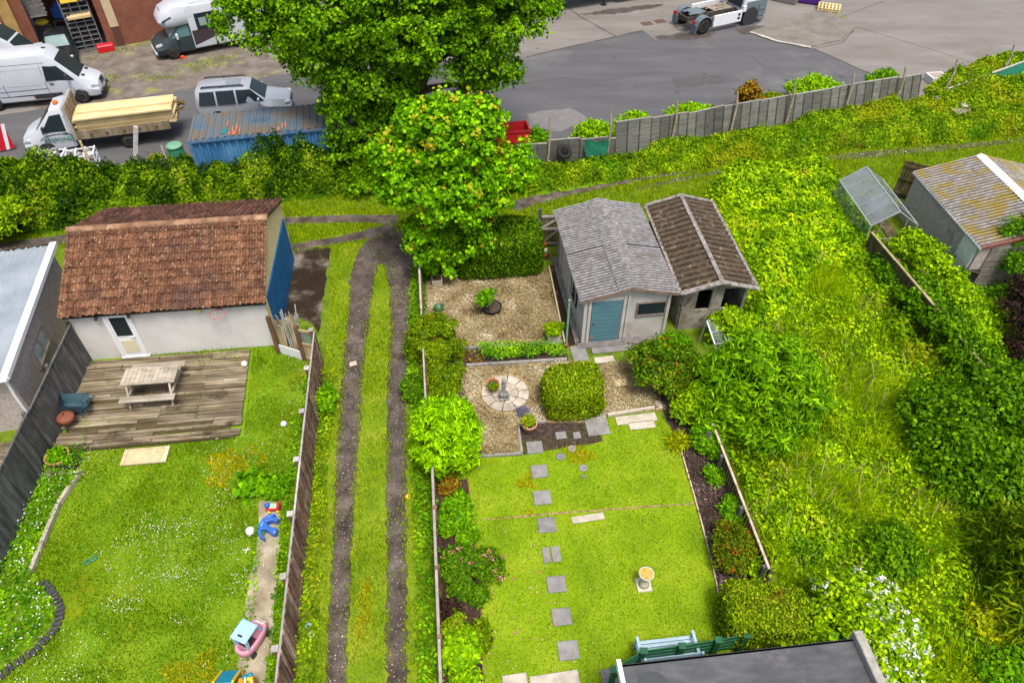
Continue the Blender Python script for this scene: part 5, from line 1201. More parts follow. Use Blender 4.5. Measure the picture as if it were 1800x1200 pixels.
b=MB(); b.tube([(.2,-.25,.2),(.45,-.28,.5),(.5,-.28,.8)],.03,6); b.tube([(.2,.25,.2),(.45,.28,.3),(.62,.3,.32)],.03,6); b.box((.36,-.26,.62),(.1,.05,.3),ry=20); b.tube([(.1,-.2,.25),(.12,-.22,0)],.02,6); b.tube([(.1,.2,.2),(.15,.22,0)],.02,6); b.build('handles',M['slate_blue'],wb)
MB().lathe([(.08,-.04),(.17,-.04),(.18,0),(.17,.04),(.08,.04)],(-.45,0,.18),16,axis='Y').build('wheel',M['tyre'],wb)
fb=thing('kettle_barbecue','rusty red round kettle barbecue by the wheelbarrow','barbecue',G(125,748,.1),0)
MB().lathe([(0,.2),(.14,.22),(.24,.3),(.27,.42),(.26,.46),(.2,.52),(.08,.56),(0,.565)],(0,0,0),20).build('bowl',mk('rusty_red',[(0,(.12,.035,.02)),(1,(.26,.09,.05))],5,.6,specks=[((.07,.03,.02),6,.6,.7)]),fb)
b=MB()
for k in range(3):
    t_=2*math.pi*k/3+.5; b.tube([(.1*math.cos(t_),.1*math.sin(t_),.25),(.26*math.cos(t_),.26*math.sin(t_),0)],.014,6)
b.build('legs',M['dark'],fb); MB().lathe([(.02,.56),(.03,.6),(0,.61)],(0,0,0),10).build('lid_knob',M['dark'],fb)
# half barrel planter, black pot, timber board
M['barrel']=mk('tan_barrel',[(0,(.28,.15,.05)),(1,(.44,.28,.12))],4,.8,stretch=(3,3,.4))
M['potsoil']=mk('pot_soil',[(0,(.04,.03,.02)),(1,(.09,.065,.045))],20,.95,bump=.5)
def pot(name,label,loc,r,h,mat,cat='plant pot',r0=.75,soil=.82,n=22):
    p=thing(name,label,cat,loc); MB().lathe([(0,0),(r*r0,0),(r*.97,h*.82),(r*1.06,h*.83),(r*1.06,h),(r*.93,h),(r*.9,h*soil),(0,h*soil)],(0,0,0),n).build('pot',mat,p)
    MB().lathe([(0,h*soil+.012),(r*.89,h*soil+.006)],(0,0,0),n).build('compost',M['potsoil'],p); return p
P_barrel=pot('half_barrel_planter','tan half barrel planter at the corner of the deck',G(108,812),.34,.36,M['barrel'],'planter')
bl=thing('paving_slab','brown slab under the tan barrel planter','slab',G(112,822),10); MB().box((0,0,.02),(.95,.6,.045)).build('slab',mk('brown_slab',[(0,(.15,.11,.08)),(1,(.25,.19,.15))],4,.9),bl)
P_black=pot('black_pot','black plastic pot beside the tan barrel planter',G(128,818),.25,.26,M['dark'])
bd=thing('timber_board','pale panelled timber board lying flat as a step by the deck','board',G(257,803),6.4)
b=MB(); b.box((0,0,.05),(1.3,.56,.05)); b.build('panel',M['yellowslab'],bd); b=MB()
M['pale_tan']=wood('pale_tan_board',(.4,.31,.18),(.5,.41,.26),(.57,.49,.34),3)
for x in (-.62,.62): b.box((x,0,.068),(.12,.6,.06))
for y in (-.27,.27): b.box((0,y,.066),(1.12,.07,.05))
b.build('frame',M['pale_tan'],bd)
# timber edging and brick curve
te=thing('timber_edging','silvered timber edging in two lengths beside the clover bed','timber edging',(0,0,0))
for a_,b_ in (((145,830),(106,888)),((105,890),(57,1008))):
    p,q=G(*a_),G(*b_); MB().bar(p+Vector((0,0,.1)),q+Vector((0,0,.1)),.11,.16).build('beam',M['silver_wood'],te)
cv=[G(*p) for p in ((70,1022),(84,1030),(98,1050),(106,1072),(104,1092),(96,1108),(80,1126),(64,1142),(46,1156),(24,1170),(4,1186),(-20,1200))]
pts=[]
for p,q in zip(cv,cv[1:]):
    n=max(1,int((q-p).length/.03)); pts+= [p.lerp(q,i/n) for i in range(n)]
M['edgebrick']=mk('dark_edging_brick',[(0,(.035,.035,.045)),(1,(.085,.085,.1))],6,.85,rndmix=.25)
acc=0; last=pts[0]; eb=None; rr=random.Random(2)
for i in range(1,len(pts)-1):
    acc+=(pts[i]-pts[i-1]).length
    if acc>=.105:
        acc=0; t_=(pts[i+1]-pts[i-1]); an=math.degrees(math.atan2(t_.y,t_.x))+rr.uniform(-8,8)
        if eb is None:
            eb=MB().box((0,0,.03),(.085,.22,.1),ch=.012).build('edging_brick',M['edgebrick']); tag(eb,'dark grey brick set on edge in the curved border of the clover bed','brick','dark bricks of the curved edging'); o=eb
        else: o=eb.copy(); COL.objects.link(o)
        o.location=pts[i]+Vector((rr.uniform(-.02,.02),rr.uniform(-.02,.02),rr.uniform(-.01,.02))); o.rotation_euler=(0,R(rr.uniform(-5,5)),R(an))
# ---- toys
M['toy_blue']=plain('toy_blue',(.03,.12,.42),.4); M['toy_red']=plain('toy_red',(.5,.02,.04),.4); M['toy_yellow']=plain('toy_yellow',(.7,.5,.03),.4); M['toy_green']=plain('toy_mint',(.35,.6,.35),.4)
M['toy_pink']=plain('toy_pink',(.52,.24,.33),.45); M['toy_sky']=plain('toy_sky_blue',(.3,.5,.72),.4); M['toy_teal']=plain('toy_teal',(.01,.22,.34),.4); M['toy_orange']=plain('toy_orange',(.7,.25,.01),.45); M['ball']=plain('ball_white',(.68,.66,.62),.5)
def ball(label,p,r): 
    o=MB().blob((0,0,0),(r,r,r),16,10).build('ball',M['ball']); o.location=p+Vector((0,0,r)); return tag(o,label,'ball')
ball('white ball in the grass beside the blue rocker toy',G(442,937),.13); ball('small off white ball on the lawn near the brown fence',G(500,748),.1); ball('white ball at the right end of the deck',G(431,643,.12),.11)
# ride-on car
tc=thing('toy_car','pink ride on toy car with pale blue roof','toy car',G(447,1128),68)
b=MB(); SO=[(-.42,.1,.3,.15,.19,.15),(-.36,.08,.42,.2,.25,.21),(-.1,.07,.4,.22,.27,.24),(.2,.07,.4,.22,.27,.23),(.38,.08,.36,.17,.22,.17),(.45,.12,.28,.1,.14,.1)]
n=20; outer=[];
def oval(rx,ry,z,k=1.0): return [(rx*math.copysign(abs(math.cos(2*math.pi*i/n))**.75,math.cos(2*math.pi*i/n)),ry*math.copysign(abs(math.sin(2*math.pi*i/n))**.75,math.sin(2*math.pi*i/n)),z) for i in range(n)]
rg=[oval(.4,.2,.08),oval(.47,.26,.18),oval(.48,.27,.36),oval(.44,.235,.4),oval(.38,.19,.38),oval(.34,.16,.16)]
vs=[p for r_ in rg for p in r_]; fs=[tuple(range(n))]+[(i*n+j,i*n+(j+1)%n,(i+1)*n+(j+1)%n,(i+1)*n+j) for i in range(5) for j in range(n)]+[tuple(range(5*n,6*n))]
b.add(vs,fs,0,None,True); bd_=b.build('body',M['toy_pink'],tc)
MB().box((-.1,0,.2),(.26,.26,.12),ch=.03).box((-.24,0,.34),(.06,.26,.28),ch=.02,ry=-10).build('seat',plain('toy_dark',(.05,.02,.03),.5),tc)
b=MB()
for y in (-.19,.19): b.bar((-.3,y,.38),(-.26,y,.8),.07,.05); b.bar((.24,y,.38),(.12,y,.8),.06,.04)
b.box((-.08,0,.82),(.52,.46,.06),ch=.028); rf=b.build('roof',M['toy_sky'],tc); MB().box((-.22,0,.855),(.05,.13,.01)).build('roof_slot',M['dark'],rf)
MB().box((.4,0,.36),(.12,.3,.1),ch=.04).build('bonnet',plain('toy_cream',(.6,.55,.5),.45),tc)
b=MB(); b.lathe([(.05,-.01),(.08,0),(.05,.01)],(.2,0,.45),12,axis='X'); b.build('steering_wheel',M['dark'],tc)
for x in (-.3,.3):
    for y in (-.24,.24): wheel(tc,x,y,.085,.06)
# blue animal rocker lying on its side
rk=thing('rocker_toy','blue plastic rocking animal toy lying on its side on the path','rocker toy',G(470,930),-98)
ol=[(-.42,.12),(-.36,-.05),(-.2,-.17),(0,-.21),(.2,-.17),(.36,-.05),(.42,.12),(.37,.13),(.28,.0),(.14,-.06),(.12,.06),(.2,.2),(.24,.33),(.16,.4),(.04,.37),(.03,.2),(-.04,.04),(-.12,-.02),(-.18,.12),(-.16,.26),(-.26,.3),(-.32,.2),(-.28,.02),(-.37,.14)]
b=MB(); b.prism(ol,.02,.24); ob=b.build('body',M['toy_blue'],rk,bev=.03)
b=MB(); b.blob((-.02,-.1,.25),(.1,.05,.03),10,6); b.build('seat',plain('toy_blue_light',(.08,.25,.6),.4),rk); MB().blob((.18,.34,.245),(.02,.02,.01),8,5).build('eye',M['ball'],rk)
# red toy train
tt=thing('toy_engine','small red toy engine with mint top and yellow wheels','toy engine',G(482,896),5)
MB().box((0,0,.15),(.4,.2,.12),ch=.03).box((.17,0,.2),(.08,.2,.2),ch=.02).build('body',M['toy_red'],tt); MB().box((.02,0,.225),(.2,.16,.04),ch=.015).build('top_plate',M['toy_green'],tt)
b=MB(); b.lathe([(.07,.2),(.08,.3),(.06,.33),(.05,.33),(.05,.26),(0,.26)],(-.14,0,0),14); b.build('blue_funnel',M['toy_blue'],tt)
for x in (-.12,.13):
    for y in (-.11,.11):
        MB().lathe([(0,-.02),(.055,-.02),(.055,.02),(0,.02)],(x,y,.055),14,axis='Y').build('wheel',M['toy_yellow'],tt)
# activity playhouse at the bottom edge
ph=thing('toy_playhouse','small toy playhouse with teal tiled roof and yellow frame','toy playhouse',G(424,1222),4)
M['toy_cream']=plain('toy_pale_yellow',(.7,.66,.4),.45)
b=MB(); b.add([(-.42,-.35,.4),(-.02,-.35,.4),(-.02,.05,.75),(-.42,.05,.75),(-.42,-.37,.37),(-.02,-.37,.37),(-.02,.07,.72),(-.42,.07,.72)],[(0,1,2,3),(7,6,5,4),(0,4,5,1),(1,5,6,2),(2,6,7,3),(3,7,4,0)]); b.add([(-.42,.45,.4),(-.42,.05,.75),(-.02,.05,.75),(-.02,.45,.4)],[(0,1,2,3)]); rf=b.build('roof',M['toy_teal'],ph)
b=MB(); 
for i in range(4):
    for j in range(3): b.box((-.36+j*.12+.05*(i%2),-.29+i*.1,.46+i*.0875),(.07,.035,.012),rx=41)
b.build('roof_tile',M['toy_sky'],rf)
b=MB()
for x in (-.45,.0): b.bar((x,-.38,.36),(x,.05,.78),.05); b.bar((x,.05,.78),(x,.46,.38),.05); b.bar((x,-.36,0),(x,-.36,.4),.05); b.bar((x,.44,0),(x,.44,.4),.05)
b.build('frame',M['toy_yellow'],ph); b=MB(); b.box((.2,.0,.25),(.4,.5,.45),ch=.03); b.build('body',M['toy_orange'],ph)
b=MB(); b.bar((.25,-.2,.3),(.28,.1,.8),.04); b.bar((.4,-.2,.3),(.4,.1,.7),.04); b.build('arch_rail',M['toy_cream'],ph); MB().box((.36,.12,.62),(.14,.1,.25),ch=.03).build('yellow_post',M['toy_yellow'],ph)
b=MB(); b.blob((.22,.18,.62),(.08,.08,.06),10,6); b.blob((.37,.18,.74),(.06,.06,.05),10,6); b.build('turning_knob',M['toy_teal'],ph); MB().lathe([(0,0),(.1,0),(.11,.12),(.08,.15),(0,.15)],(.62,.05,0),14).build('white_tub',M['ball'],ph)
dr=thing('toy_hoops','two small dark teal rings lying in the lawn','toy rings',G(161,985),40)
for x in (-.1,.08): 
    MB().tube([(x+.08*math.cos(t_),.07*math.sin(t_),.05) for t_ in [2*math.pi*i/14 for i in range(15)]],.014,5).build('ring',plain('teal_ring',(.01,.2,.2),.5),dr)
o=MB().tube([(-.1,0,.05),(.1,.03,.05)],.012,5).tube([(0,-.1,.05),(.03,.1,.06)],.012,5).build('white_toy_cross',M['ball']); o.location=G(434,968); tag(o,'small white plastic cross piece left on the lawn edge','toy piece')
for i,(px,py,lb) in enumerate(((544,1094,'pale blue cup dropped in the lane verge'),(545,1111,'crushed clear cup beside the pale blue one'),(712,873,'small yellow carton at the rut edge'))):
    o=MB().lathe([(0,0),(.06,0),(.075,.12),(.065,.12),(.05,.02),(0,.02)],(0,0,.03),12).build('litter_cup',[M['toy_sky'],M['ball'],M['toy_yellow']][i]); o.location=G(px,py); o.rotation_euler=(R(60),0,R(40*i)); tag(o,lb,'litter')
o=MB().box((0,0,.03),(.26,.2,.06),ch=.02).build('stone',M['paleslab']); o.location=G(621,640); o.rotation_euler=(0,0,R(20)); tag(o,'pale flat stone lying in the left wheel rut','stone')

# ------------------------------------------------------------------ the middle garden
def slab(px,py,w,d,label,mat=None,rz=LANE,z=.03,grp='square stepping slabs across the lawn',split=False,name='stepping_slab',cat='slab'):
    b=MB(); 
    if split: b.box((-.14,0,0),(.2,d,.04),ch=.008); b.box((.13,0,0),(.24,d,.04),ch=.008)
    else: b.box((0,0,0),(w,d,.04),ch=.01)
    o=b.build(name,mat or M['slab']); o.location=G(px,py)+Vector((0,0,z)); o.rotation_euler=(0,0,R(rz)); return tag(o,label,cat,grp)
sl_=[(940,787,.5,'grey stepping slab touching the gravel edge beside the soil patch'),(948,829,.5,'second grey stepping slab from the gravel edge'),(953,875,.52,'grey stepping slab just above the lawn crack'),(961,923,.52,'grey stepping slab just below the lawn crack'),(969,975,.5,'stepping slab split into two halves'),(978,1027,.5,'stepping slab just below the split one'),(987,1084,.5,'second last grey stepping slab toward the flat roof'),(999,1143,.52,'grey stepping slab nearest the flat roof')]
for px,py,s,lb in sl_: slab(px,py,s,s*.92,lb,split='split into' in lb)
slab(1033,911,.95,.22,'long thin stone strip lying on the lawn',M['paleslab'],10,.03,None)
for px,py,w,d,lb,m in ((1018,622,.55,.75,'dark slab at the top of the short path by the shed','slab'),(1078,612,1.6,.42,'row of grey slabs along the shed front','slab'),(1062,633,.7,.3,'weedy pale slab between shed and small gravel square','paleslab'),(1048,745,.72,.95,'large grey slab beside the clipped box bush','slab'),(1118,737,1.35,.34,'long cracked pale slab at the top of the lawn','paleslab'),(1128,748,.85,.3,'short pale slab at the lawn corner','paleslab'),(986,766,.34,.28,'small grey stone under the box bush','slab'),(1014,766,.24,.26,'tiny grey stone right of another under the box bush','slab'),(1091,673,.42,.3,'sandy yellow slab in the small gravel square','yellowslab'),(1158,712,.22,.36,'narrow pale slab beside the dark shrub','paleslab'),(1040,660,.25,.6,'grey kerb slab beside the box bush top','slab'),(905,1196,.6,.3,'pale slab by the left end of the lawn foot','paleslab'),(975,1196,1.2,.35,'weathered slab row at the foot of the lawn','paleslab'),(1075,1190,.5,.4,'grey step slab beside the green screen','slab')):
    slab(px,py,w,d,lb,M[m],LANE+2,.035,None,name='paving_slab')
for px,py,r,lb in ((1005,789,.13,'small round grey stepping stone on the lawn top'),(985,803,.14,'broken pale round stone near the lawn top'),(1025,823,.13,'round drain cover with dark centre on the lawn'),(1026,838,.07,'small dark socket cover on the lawn')):
    b=MB(); b.lathe([(r,0),(r,.03),(r*.9,.036),(r*.3,.034),(r*.28,.02),(0,.02)],(0,0,0),18); o=b.build('round_cover',M['slab']); o.location=G(px,py)+Vector((0,0,.012)); tag(o,lb,'cover')
# lawn crack (narrow bare line)
gline('lawn_crack',[(850,913),(900,909),(960,903),(1100,893),(1225,884)],.03,.0085,M['gravelbed'],'bare line across the yellow green lawn')
# edgings
def edging(label,pts,w,h,mat,name='edging'):
    t_=thing(name,label,'edging',(0,0,0)); c=GP(pts)
    for p,q in zip(c,c[1:]): MB().bar(p+Vector((0,0,h/2)),q+Vector((0,0,h/2)),w,h).build('edge_length',mat,t_)
M['kerb']=mk('grey_kerb',[(0,(.16,.15,.15)),(1,(.32,.31,.3))],5,.9,specks=[((.08,.08,.1),3,.6,.7)])
edging('pale timber edge down the right of the gravel square',[(965,470),(993,606)],.05,.1,M['pale_tan'])
edging('grey kerb between gravel square and planted strip',[(813,614),(990,604)],.09,.1,M['kerb'])
edging('grey kerb below the planted strip',[(820,644),(996,633)],.1,.1,M['kerb'])
edging('grey kerb around the gravel foot beside the pink pot',[(843,803),(917,798),(911,747),(958,742)],.07,.08,M['kerb'])
edging('brick and stone kerb along the small gravel square foot',[(1068,731),(1150,718)],.1,.1,M['paleslab'])
edging('thin timber lawn edge beside the rose bed',[(822,843),(828,900),(845,1060),(852,1250)],.03,.07,M['red_wood'])
edging('thin timber lawn edge beside the bark border',[(1196,790),(1222,880),(1250,985),(1272,1090)],.04,.07,M['pale_tan'])
# circular paving
cp=thing('circular_paving','round patio of wedge slabs with statue in the middle','patio',G(888,691),0)
b=MB(); b.lathe([(0,.012),(.82,.012)],(0,0,0),36); b.build('mortar_bed',M['joint'],cp)
M['wedge']=mk('buff_wedge_slab',[(0,(.26,.22,.18)),(.5,(.38,.33,.27)),(1,(.48,.42,.35))],3,.9,bump=.25,rndmix=.22,specks=[((.2,.19,.2),2.5,.58,.68)])
def wedges(r0,r1,n,off):
    b=MB()
    for k in range(n):
        a0=2*math.pi*(k+.04)/n+off; a1=2*math.pi*(k+.96)/n+off; m=6; ou=[(r1*math.cos(a0+(a1-a0)*i/m),r1*math.sin(a0+(a1-a0)*i/m)) for i in range(m+1)]
        inn=[(r0*math.cos(a0+(a1-a0)*i/m),r0*math.sin(a0+(a1-a0)*i/m)) for i in range(m,-1,-1)]; b.prism(ou+inn,.0,.03,rnd=random.random())
    return b
wedges(.46,.8,10,.2).build('outer_ring',M['wedge'],cp); wedges(.1,.44,6,.5).build('inner_ring',M['wedge'],cp)
stt=thing('garden_statue','grey stone statue on the round patio','statue',G(886,699,.03),10)
M['stone']=mk('lichened_stone',[(0,(.1,.12,.1)),(.5,(.2,.22,.2)),(1,(.33,.35,.33))],8,.9,bump=.5)
MB().box((0,0,.05),(.34,.3,.1),ch=.02).build('plinth',M['stone'],stt)
b=MB(); b.lathe([(.14,.1),(.13,.2),(.09,.27),(.065,.36),(.07,.5),(.085,.6),(.07,.68),(.045,.72),(.07,.78),(.075,.84),(.05,.9),(0,.92)],(0,.03,0),14); b.blob((-.1,-.05,.22),(.07,.08,.12),10,6,lump=.3); b.blob((.1,-.05,.2),(.07,.08,.1),10,6,lump=.3); b.build('figure',M['stone'],stt)
M['terra']=mk('terracotta',[(0,(.3,.085,.035)),(1,(.45,.16,.075))],4,.8); M['pinkpot']=mk('pinkish_clay',[(0,(.4,.2,.13)),(1,(.52,.3,.21))],4,.8)
P_terra=pot('terracotta_pot','orange terracotta pot on the round patio','' and None or G(867,683,.03),.2,.3,M['terra'])
P_pink=pot('pink_clay_pot','pink clay pot with flowers at the gravel corner',G(930,757,.0),.24,.4,M['pinkpot'])
P_bonsai=pot('black_tub','wide black tub holding a small leaning tree','' and None or G(865,546),.36,.24,M['dark'],r0=.85)
P_white=thing('white_trough','white square trough planter near the green pole','planter',G(972,596),LANE); MB().box((0,0,.16),(.42,.4,.32),taper=1.12).build('trough',mk('white_stone',[(0,(.45,.43,.38)),(1,(.58,.56,.52))],4,.8),P_white); MB().box((0,0,.325),(.38,.36,.02)).build('compost',M['potsoil'],P_white)
P_sq=thing('square_planter','pale square planter beneath the maple','planter',G(769,500),LANE); MB().box((0,0,.16),(.36,.36,.32),taper=1.15).build('trough',M['paleslab'],P_sq); MB().box((0,0,.325),(.32,.32,.02)).build('compost',M['potsoil'],P_sq)
o=MB().lathe([(0,0),(.14,0),(.2,.22),(.18,.22),(.12,.05),(0,.05)],(0,0,0),16).build('green_bowl_pot',plain('dark_green_pot',(.02,.09,.03),.5)); o.location=G(772,546); tag(o,'small dark green pot at the gravel square left edge','plant pot')
tp=thing('terracotta_pot','small orange pot on the shed step by the teal door','plant pot',G(1038,596,.09)); MB().lathe([(0,0),(.1,0),(.14,.16),(.15,.16),(.15,.2),(.12,.2),(.1,.06),(0,.06)],(0,0,0),16).build('pot',M['terra'],tp)
# cone
cn=thing('traffic_cone','red and white traffic cone by the plank gate','traffic cone',G(957,452)); M['cone']=plain('cone_red',(.6,.03,.015),.5)
MB().box((0,0,.03),(.4,.4,.06),ch=.02).build('base',M['dark'],cn); MB().lathe([(.15,.06),(.12,.25)],(0,0,0),18).lathe([(.086,.5),(.05,.76),(0,.77)],(0,0,0),18).build('body',M['cone'],cn); MB().lathe([(.122,.25),(.087,.5)],(0,0,0),18).build('sleeve',M['ball'],cn)
# green pole
gp=thing('washing_line_pole','thin pale green washing line pole by the shed corner','pole',G(995,608)); MB().tube([(0,0,0),(.0,.02,2.15)],.04,10).lathe([(.05,2.12),(.05,2.18),(0,2.2)],(0,.02,0),10).build('pole',plain('pale_green_paint',(.16,.33,.2),.5),gp); MB().lathe([(.09,0),(.09,.1),(.05,.14)],(0,0,0),12).build('base',plain('rust_base',(.2,.08,.03),.8),gp)
# birdbath
bb=thing('bird_bath','pale stone bird bath with rusty water on the lawn','bird bath',G(1131,1028),LANE); M['pale_stone']=mk('pale_stone',[(0,(.4,.37,.29)),(1,(.58,.54,.45))],6,.9,bump=.3)
MB().box((0,0,.03),(.4,.4,.06),ch=.015).build('base',M['pale_stone'],bb); MB().lathe([(.15,.06),(.1,.12),(.08,.4),(.13,.52),(.1,.54)],(0,0,0),16).build('stem',M['pale_stone'],bb)
MB().lathe([(.08,.52),(.18,.58),(.205,.63),(.2,.65),(.178,.64),(.12,.6),(0,.59)],(0,0,0),24).build('bowl',mk('grey_bowl',[(0,(.36,.34,.3)),(1,(.52,.5,.45))],6,.9),bb); MB().lathe([(0,.64),(.08,.6405),(.172,.641)],(0,0,0),24).build('water',mk('rusty_water',[(0,(.36,.22,.02)),(.5,(.5,.36,.06)),(1,(.25,.2,.08))],5,.2,spec=.6,bump=0),bb)
# blue bench
bn=thing('garden_bench','pale blue slatted garden bench behind the green screen','bench',G(1169,1158),6.5); M['bench_blue']=mk('pale_blue_paint',[(0,(.26,.38,.47)),(1,(.38,.5,.58))],5,.6)
b=MB()
for i in range(5): b.box((0,-.1+i*.1,.42),(1.35,.08,.025))
b.build('seat',M['bench_blue'],bn); b=MB()
for i in range(4): b.box((0,-.22-.02*i,.52+i*.11),(1.35,.02,.08),rx=-10)
b.build('backrest',M['bench_blue'],bn)
for x in (-.7,.7):
    b=MB(); b.bar((x,.34,0),(x,.32,.62),.06); b.bar((x,-.2,0),(x,-.3,.95),.06); b.bar((x,-.26,.62),(x,.38,.62),.07,.04); b.bar((x,-.2,.36),(x,.34,.36),.05); b.build('end_frame',M['bench_blue'],bn)
# cold frame by the mossy shed
M['alu']=plain('dull_aluminium',(.5,.52,.54),.4,.6); M['pane']=see_through('greenhouse_pane',.16,(.4,.47,.5)); M['pane_dusty']=see_through('dusty_pane',.8,(.2,.225,.25))
cf=thing('cold_frame','small glazed cold frame tilted among the shrubs','cold frame',G(1262,612),20)
c=[Vector(p) for p in ((-.45,-.3,.6),(.5,-.3,.6),(.5,.42,1.1),(-.45,.42,1.1),(-.5,-.35,0),(.55,-.35,0),(.55,.5,0),(-.5,.5,0))]
b=MB()
for i,j in ((0,1),(1,2),(2,3),(3,0),(0,4),(1,5),(2,6),(3,7)): b.bar(c[i],c[j],.045)
b.bar(c[0].lerp(c[1],.5),c[2].lerp(c[3],.5),.035); b.bar(c[0].lerp(c[3],.5),c[1].lerp(c[2],.5),.035); b.build('frame',M['alu'],cf)
b=MB(); b.add(c[:4],[(0,1,2,3)]); b.add([c[0],c[1],c[5],c[4]],[(0,1,2,3)]); b.add([c[1],c[2],c[6],c[5]],[(0,1,2,3)]); b.build('panes',M['pane'],cf)
# greenhouse
e0,e1,r0_,r1_=G(1531,397,1.45),G(1476,318,1.45),G(1590,380,2.1),G(1523,292,2.1)
ux=(e1-e0).length; an=math.degrees(math.atan2(e1.y-e0.y,e1.x-e0.x))
gh=thing('greenhouse','aluminium greenhouse with dusty pale roof panes','greenhouse',(e0.x,e0.y,0),an)
L=ux; Wg=1.9; b=MB()
A=[(0,0,1.45),(L,0,1.45),(0,-Wg/2,2.1),(L,-Wg/2,2.1),(0,-Wg,1.45),(L,-Wg,1.45)]
for i,j in ((0,1),(2,3),(4,5),(0,2),(2,4),(1,3),(3,5)): b.bar(A[i],A[j],.05)
for x,y in ((0,0),(L,0),(0,-Wg),(L,-Wg)): b.bar((x,y,0),(x,y,1.45),.05)
for k in range(1,5):
    x=L*k/5; b.bar((x,0,1.47),(x,-Wg/2,2.12),.025); b.bar((x,-Wg,1.47),(x,-Wg/2,2.12),.025); b.bar((x,0,0),(x,0,1.45),.025)
b.bar((0,-.4,0),(0,-.4,1.7),.03); b.bar((0,-1.4,0),(0,-1.4,1.7),.03); b.bar((0,0,.8),(0,-Wg,.8),.03); b.build('frame',M['alu'],gh)
for k in range(5):
    x0,x1=L*k/5+.02,L*(k+1)/5-.02; b=MB(); b.add([(x0,-.01,1.47),(x1,-.01,1.47),(x1,-Wg/2,2.11),(x0,-Wg/2,2.11)],[(0,1,2,3)]); b.build('roof_pane',M['pane_dusty'],gh)
b=MB()
for k in range(1,5): b.add([(L*k/5+.02,-Wg+.01,1.47),(L*(k+1)/5-.02,-Wg+.01,1.47),(L*(k+1)/5-.02,-Wg/2,2.11),(L*k/5+.02,-Wg/2,2.11)],[(0,1,2,3)])
b.add([(0,0,.05),(L,0,.05),(L,0,1.44),(0,0,1.44)],[(0,1,2,3)]); b.add([(L,0,.05),(L,-Wg,.05),(L,-Wg,1.45),(L,-Wg/2,2.1),(L,0,1.45)],[(0,1,2,3,4)]); b.build('side_pane',M['pane'],gh)
b=MB(); b.box((L/2,-1.3,.7),(L-.3,.5,.06)); b.box((L/2,-.4,.45),(L-.5,.4,.05)); b.build('staging',M['dark_wood'],gh)
# frames and bits beside the right garage
fr=thing('broken_frame','broken white window frame leaning on the right garage wall','window frame',G(1640,420),-40)
b=MB(); b.bar((-.5,0,.5),(.6,.1,.35),.04); b.bar((-.3,0,.2),(.5,.05,.8),.05); b.bar((-.1,0,.85),(.3,0,.2),.04); b.bar((-.6,0,.3),(.7,.1,.2),.03); b.build('bars',M['alu'],fr)
for k,(px,py,lb) in enumerate(((1665,395,'pointed dark board leaning against the right garage wall'),(1618,372,'thin dark batten leaning beside the plank gate'))):
    o=MB().bar((0,0,0),(.35,.2,1.0-.1*k),.12 if k==0 else .05,.03).build('leaning_board',M['dark_wood']); o.location=G(px,py); tag(o,lb,'board')
wbn=thing('wheeled_bin','dark wheeled bin standing by the white garage door','bin',G(1688,505),-30); MB().box((0,0,.5),(.5,.5,.95),taper=1.15).build('body',M['trim'],wbn); MB().box((0,0,1.0),(.6,.62,.08),ch=.02).build('lid',M['dark'],wbn)
MB().lathe([(.05,-.03),(.12,-.03),(.12,.03),(.05,.03)],(.28,-.2,.12),14,axis='X').build('wheel',M['tyre'],wbn)
rm=thing('petrol_mower','red and black mower half hidden beside the white door','mower',G(1660,480),20); MB().box((0,0,.2),(.5,.4,.22),ch=.06).build('deck',plain('mower_red',(.3,.03,.03),.5),rm); MB().lathe([(.14,.3),(.15,.42),(.1,.5),(0,.5)],(0,0,0),14).build('engine',M['dark'],rm); MB().tube([(-.2,-.18,.25),(-.5,-.18,.8),(-.5,.18,.8),(-.2,.18,.25)],.018,6).build('handle',M['dark'],rm)
for x in (-.2,.2):
    for y in (-.22,.22): MB().lathe([(0,-.03),(.1,-.03),(.1,.03),(0,.03)],(x,y,.1),14,axis='Y').build('wheel',M['tyre'],rm)

# ------------------------------------------------------------------ yard clutter
bx=thing('skip_bin','bright red metal skip behind the fence end','skip',G(898,262),12)
b=MB(); T=[(-.75,-.45,0),(.75,-.45,0),(.75,.45,0),(-.75,.45,0),(-.85,-.5,1.15),(.85,-.5,1.15),(.85,.5,1.15),(-.85,.5,1.15)]
b.add(T,[(3,2,1,0),(0,1,5,4),(1,2,6,5),(2,3,7,6),(3,0,4,7)]); b.add([(x*.95,y*.92,z if z>1 else .06) for x,y,z in T],[(0,1,2,3),(0,4,5,1),(1,5,6,2),(2,6,7,3),(3,7,4,0)]); b.build('body',plain('skip_red',(.5,.02,.02),.5),bx)
b=MB()
for y in (-.5,.5): b.bar((-.88,y,1.15),(.88,y,1.15),.07)
for x in (-.86,.86): b.bar((x,-.5,1.15),(x,.5,1.15),.07)
b.box((0,-.5,.6),(1.62,.03,.07)); b.build('rim_rail',plain('dark_skip_red',(.33,.012,.015),.5),bx)
ty=thing('tyre','old car tyre hanging at the low fence panels','tyre',G(995,278,.75),12); MB().lathe([(.2,-.1),(.33,-.12),(.38,0),(.33,.12),(.2,.1),(.17,0),(.2,-.1)],(0,.1,.35),22,axis='Y').build('tread',M['tyre'],ty); ty.rotation_euler=(R(-50),0,R(12))
M['pallet']=mk('pallet_wood',[(0,(.5,.38,.17)),(1,(.66,.54,.3))],4,.85,rndmix=.2); M['oldpallet']=mk('old_pallet_wood',[(0,(.25,.2,.16)),(1,(.42,.37,.32))],4,.9,rndmix=.2)
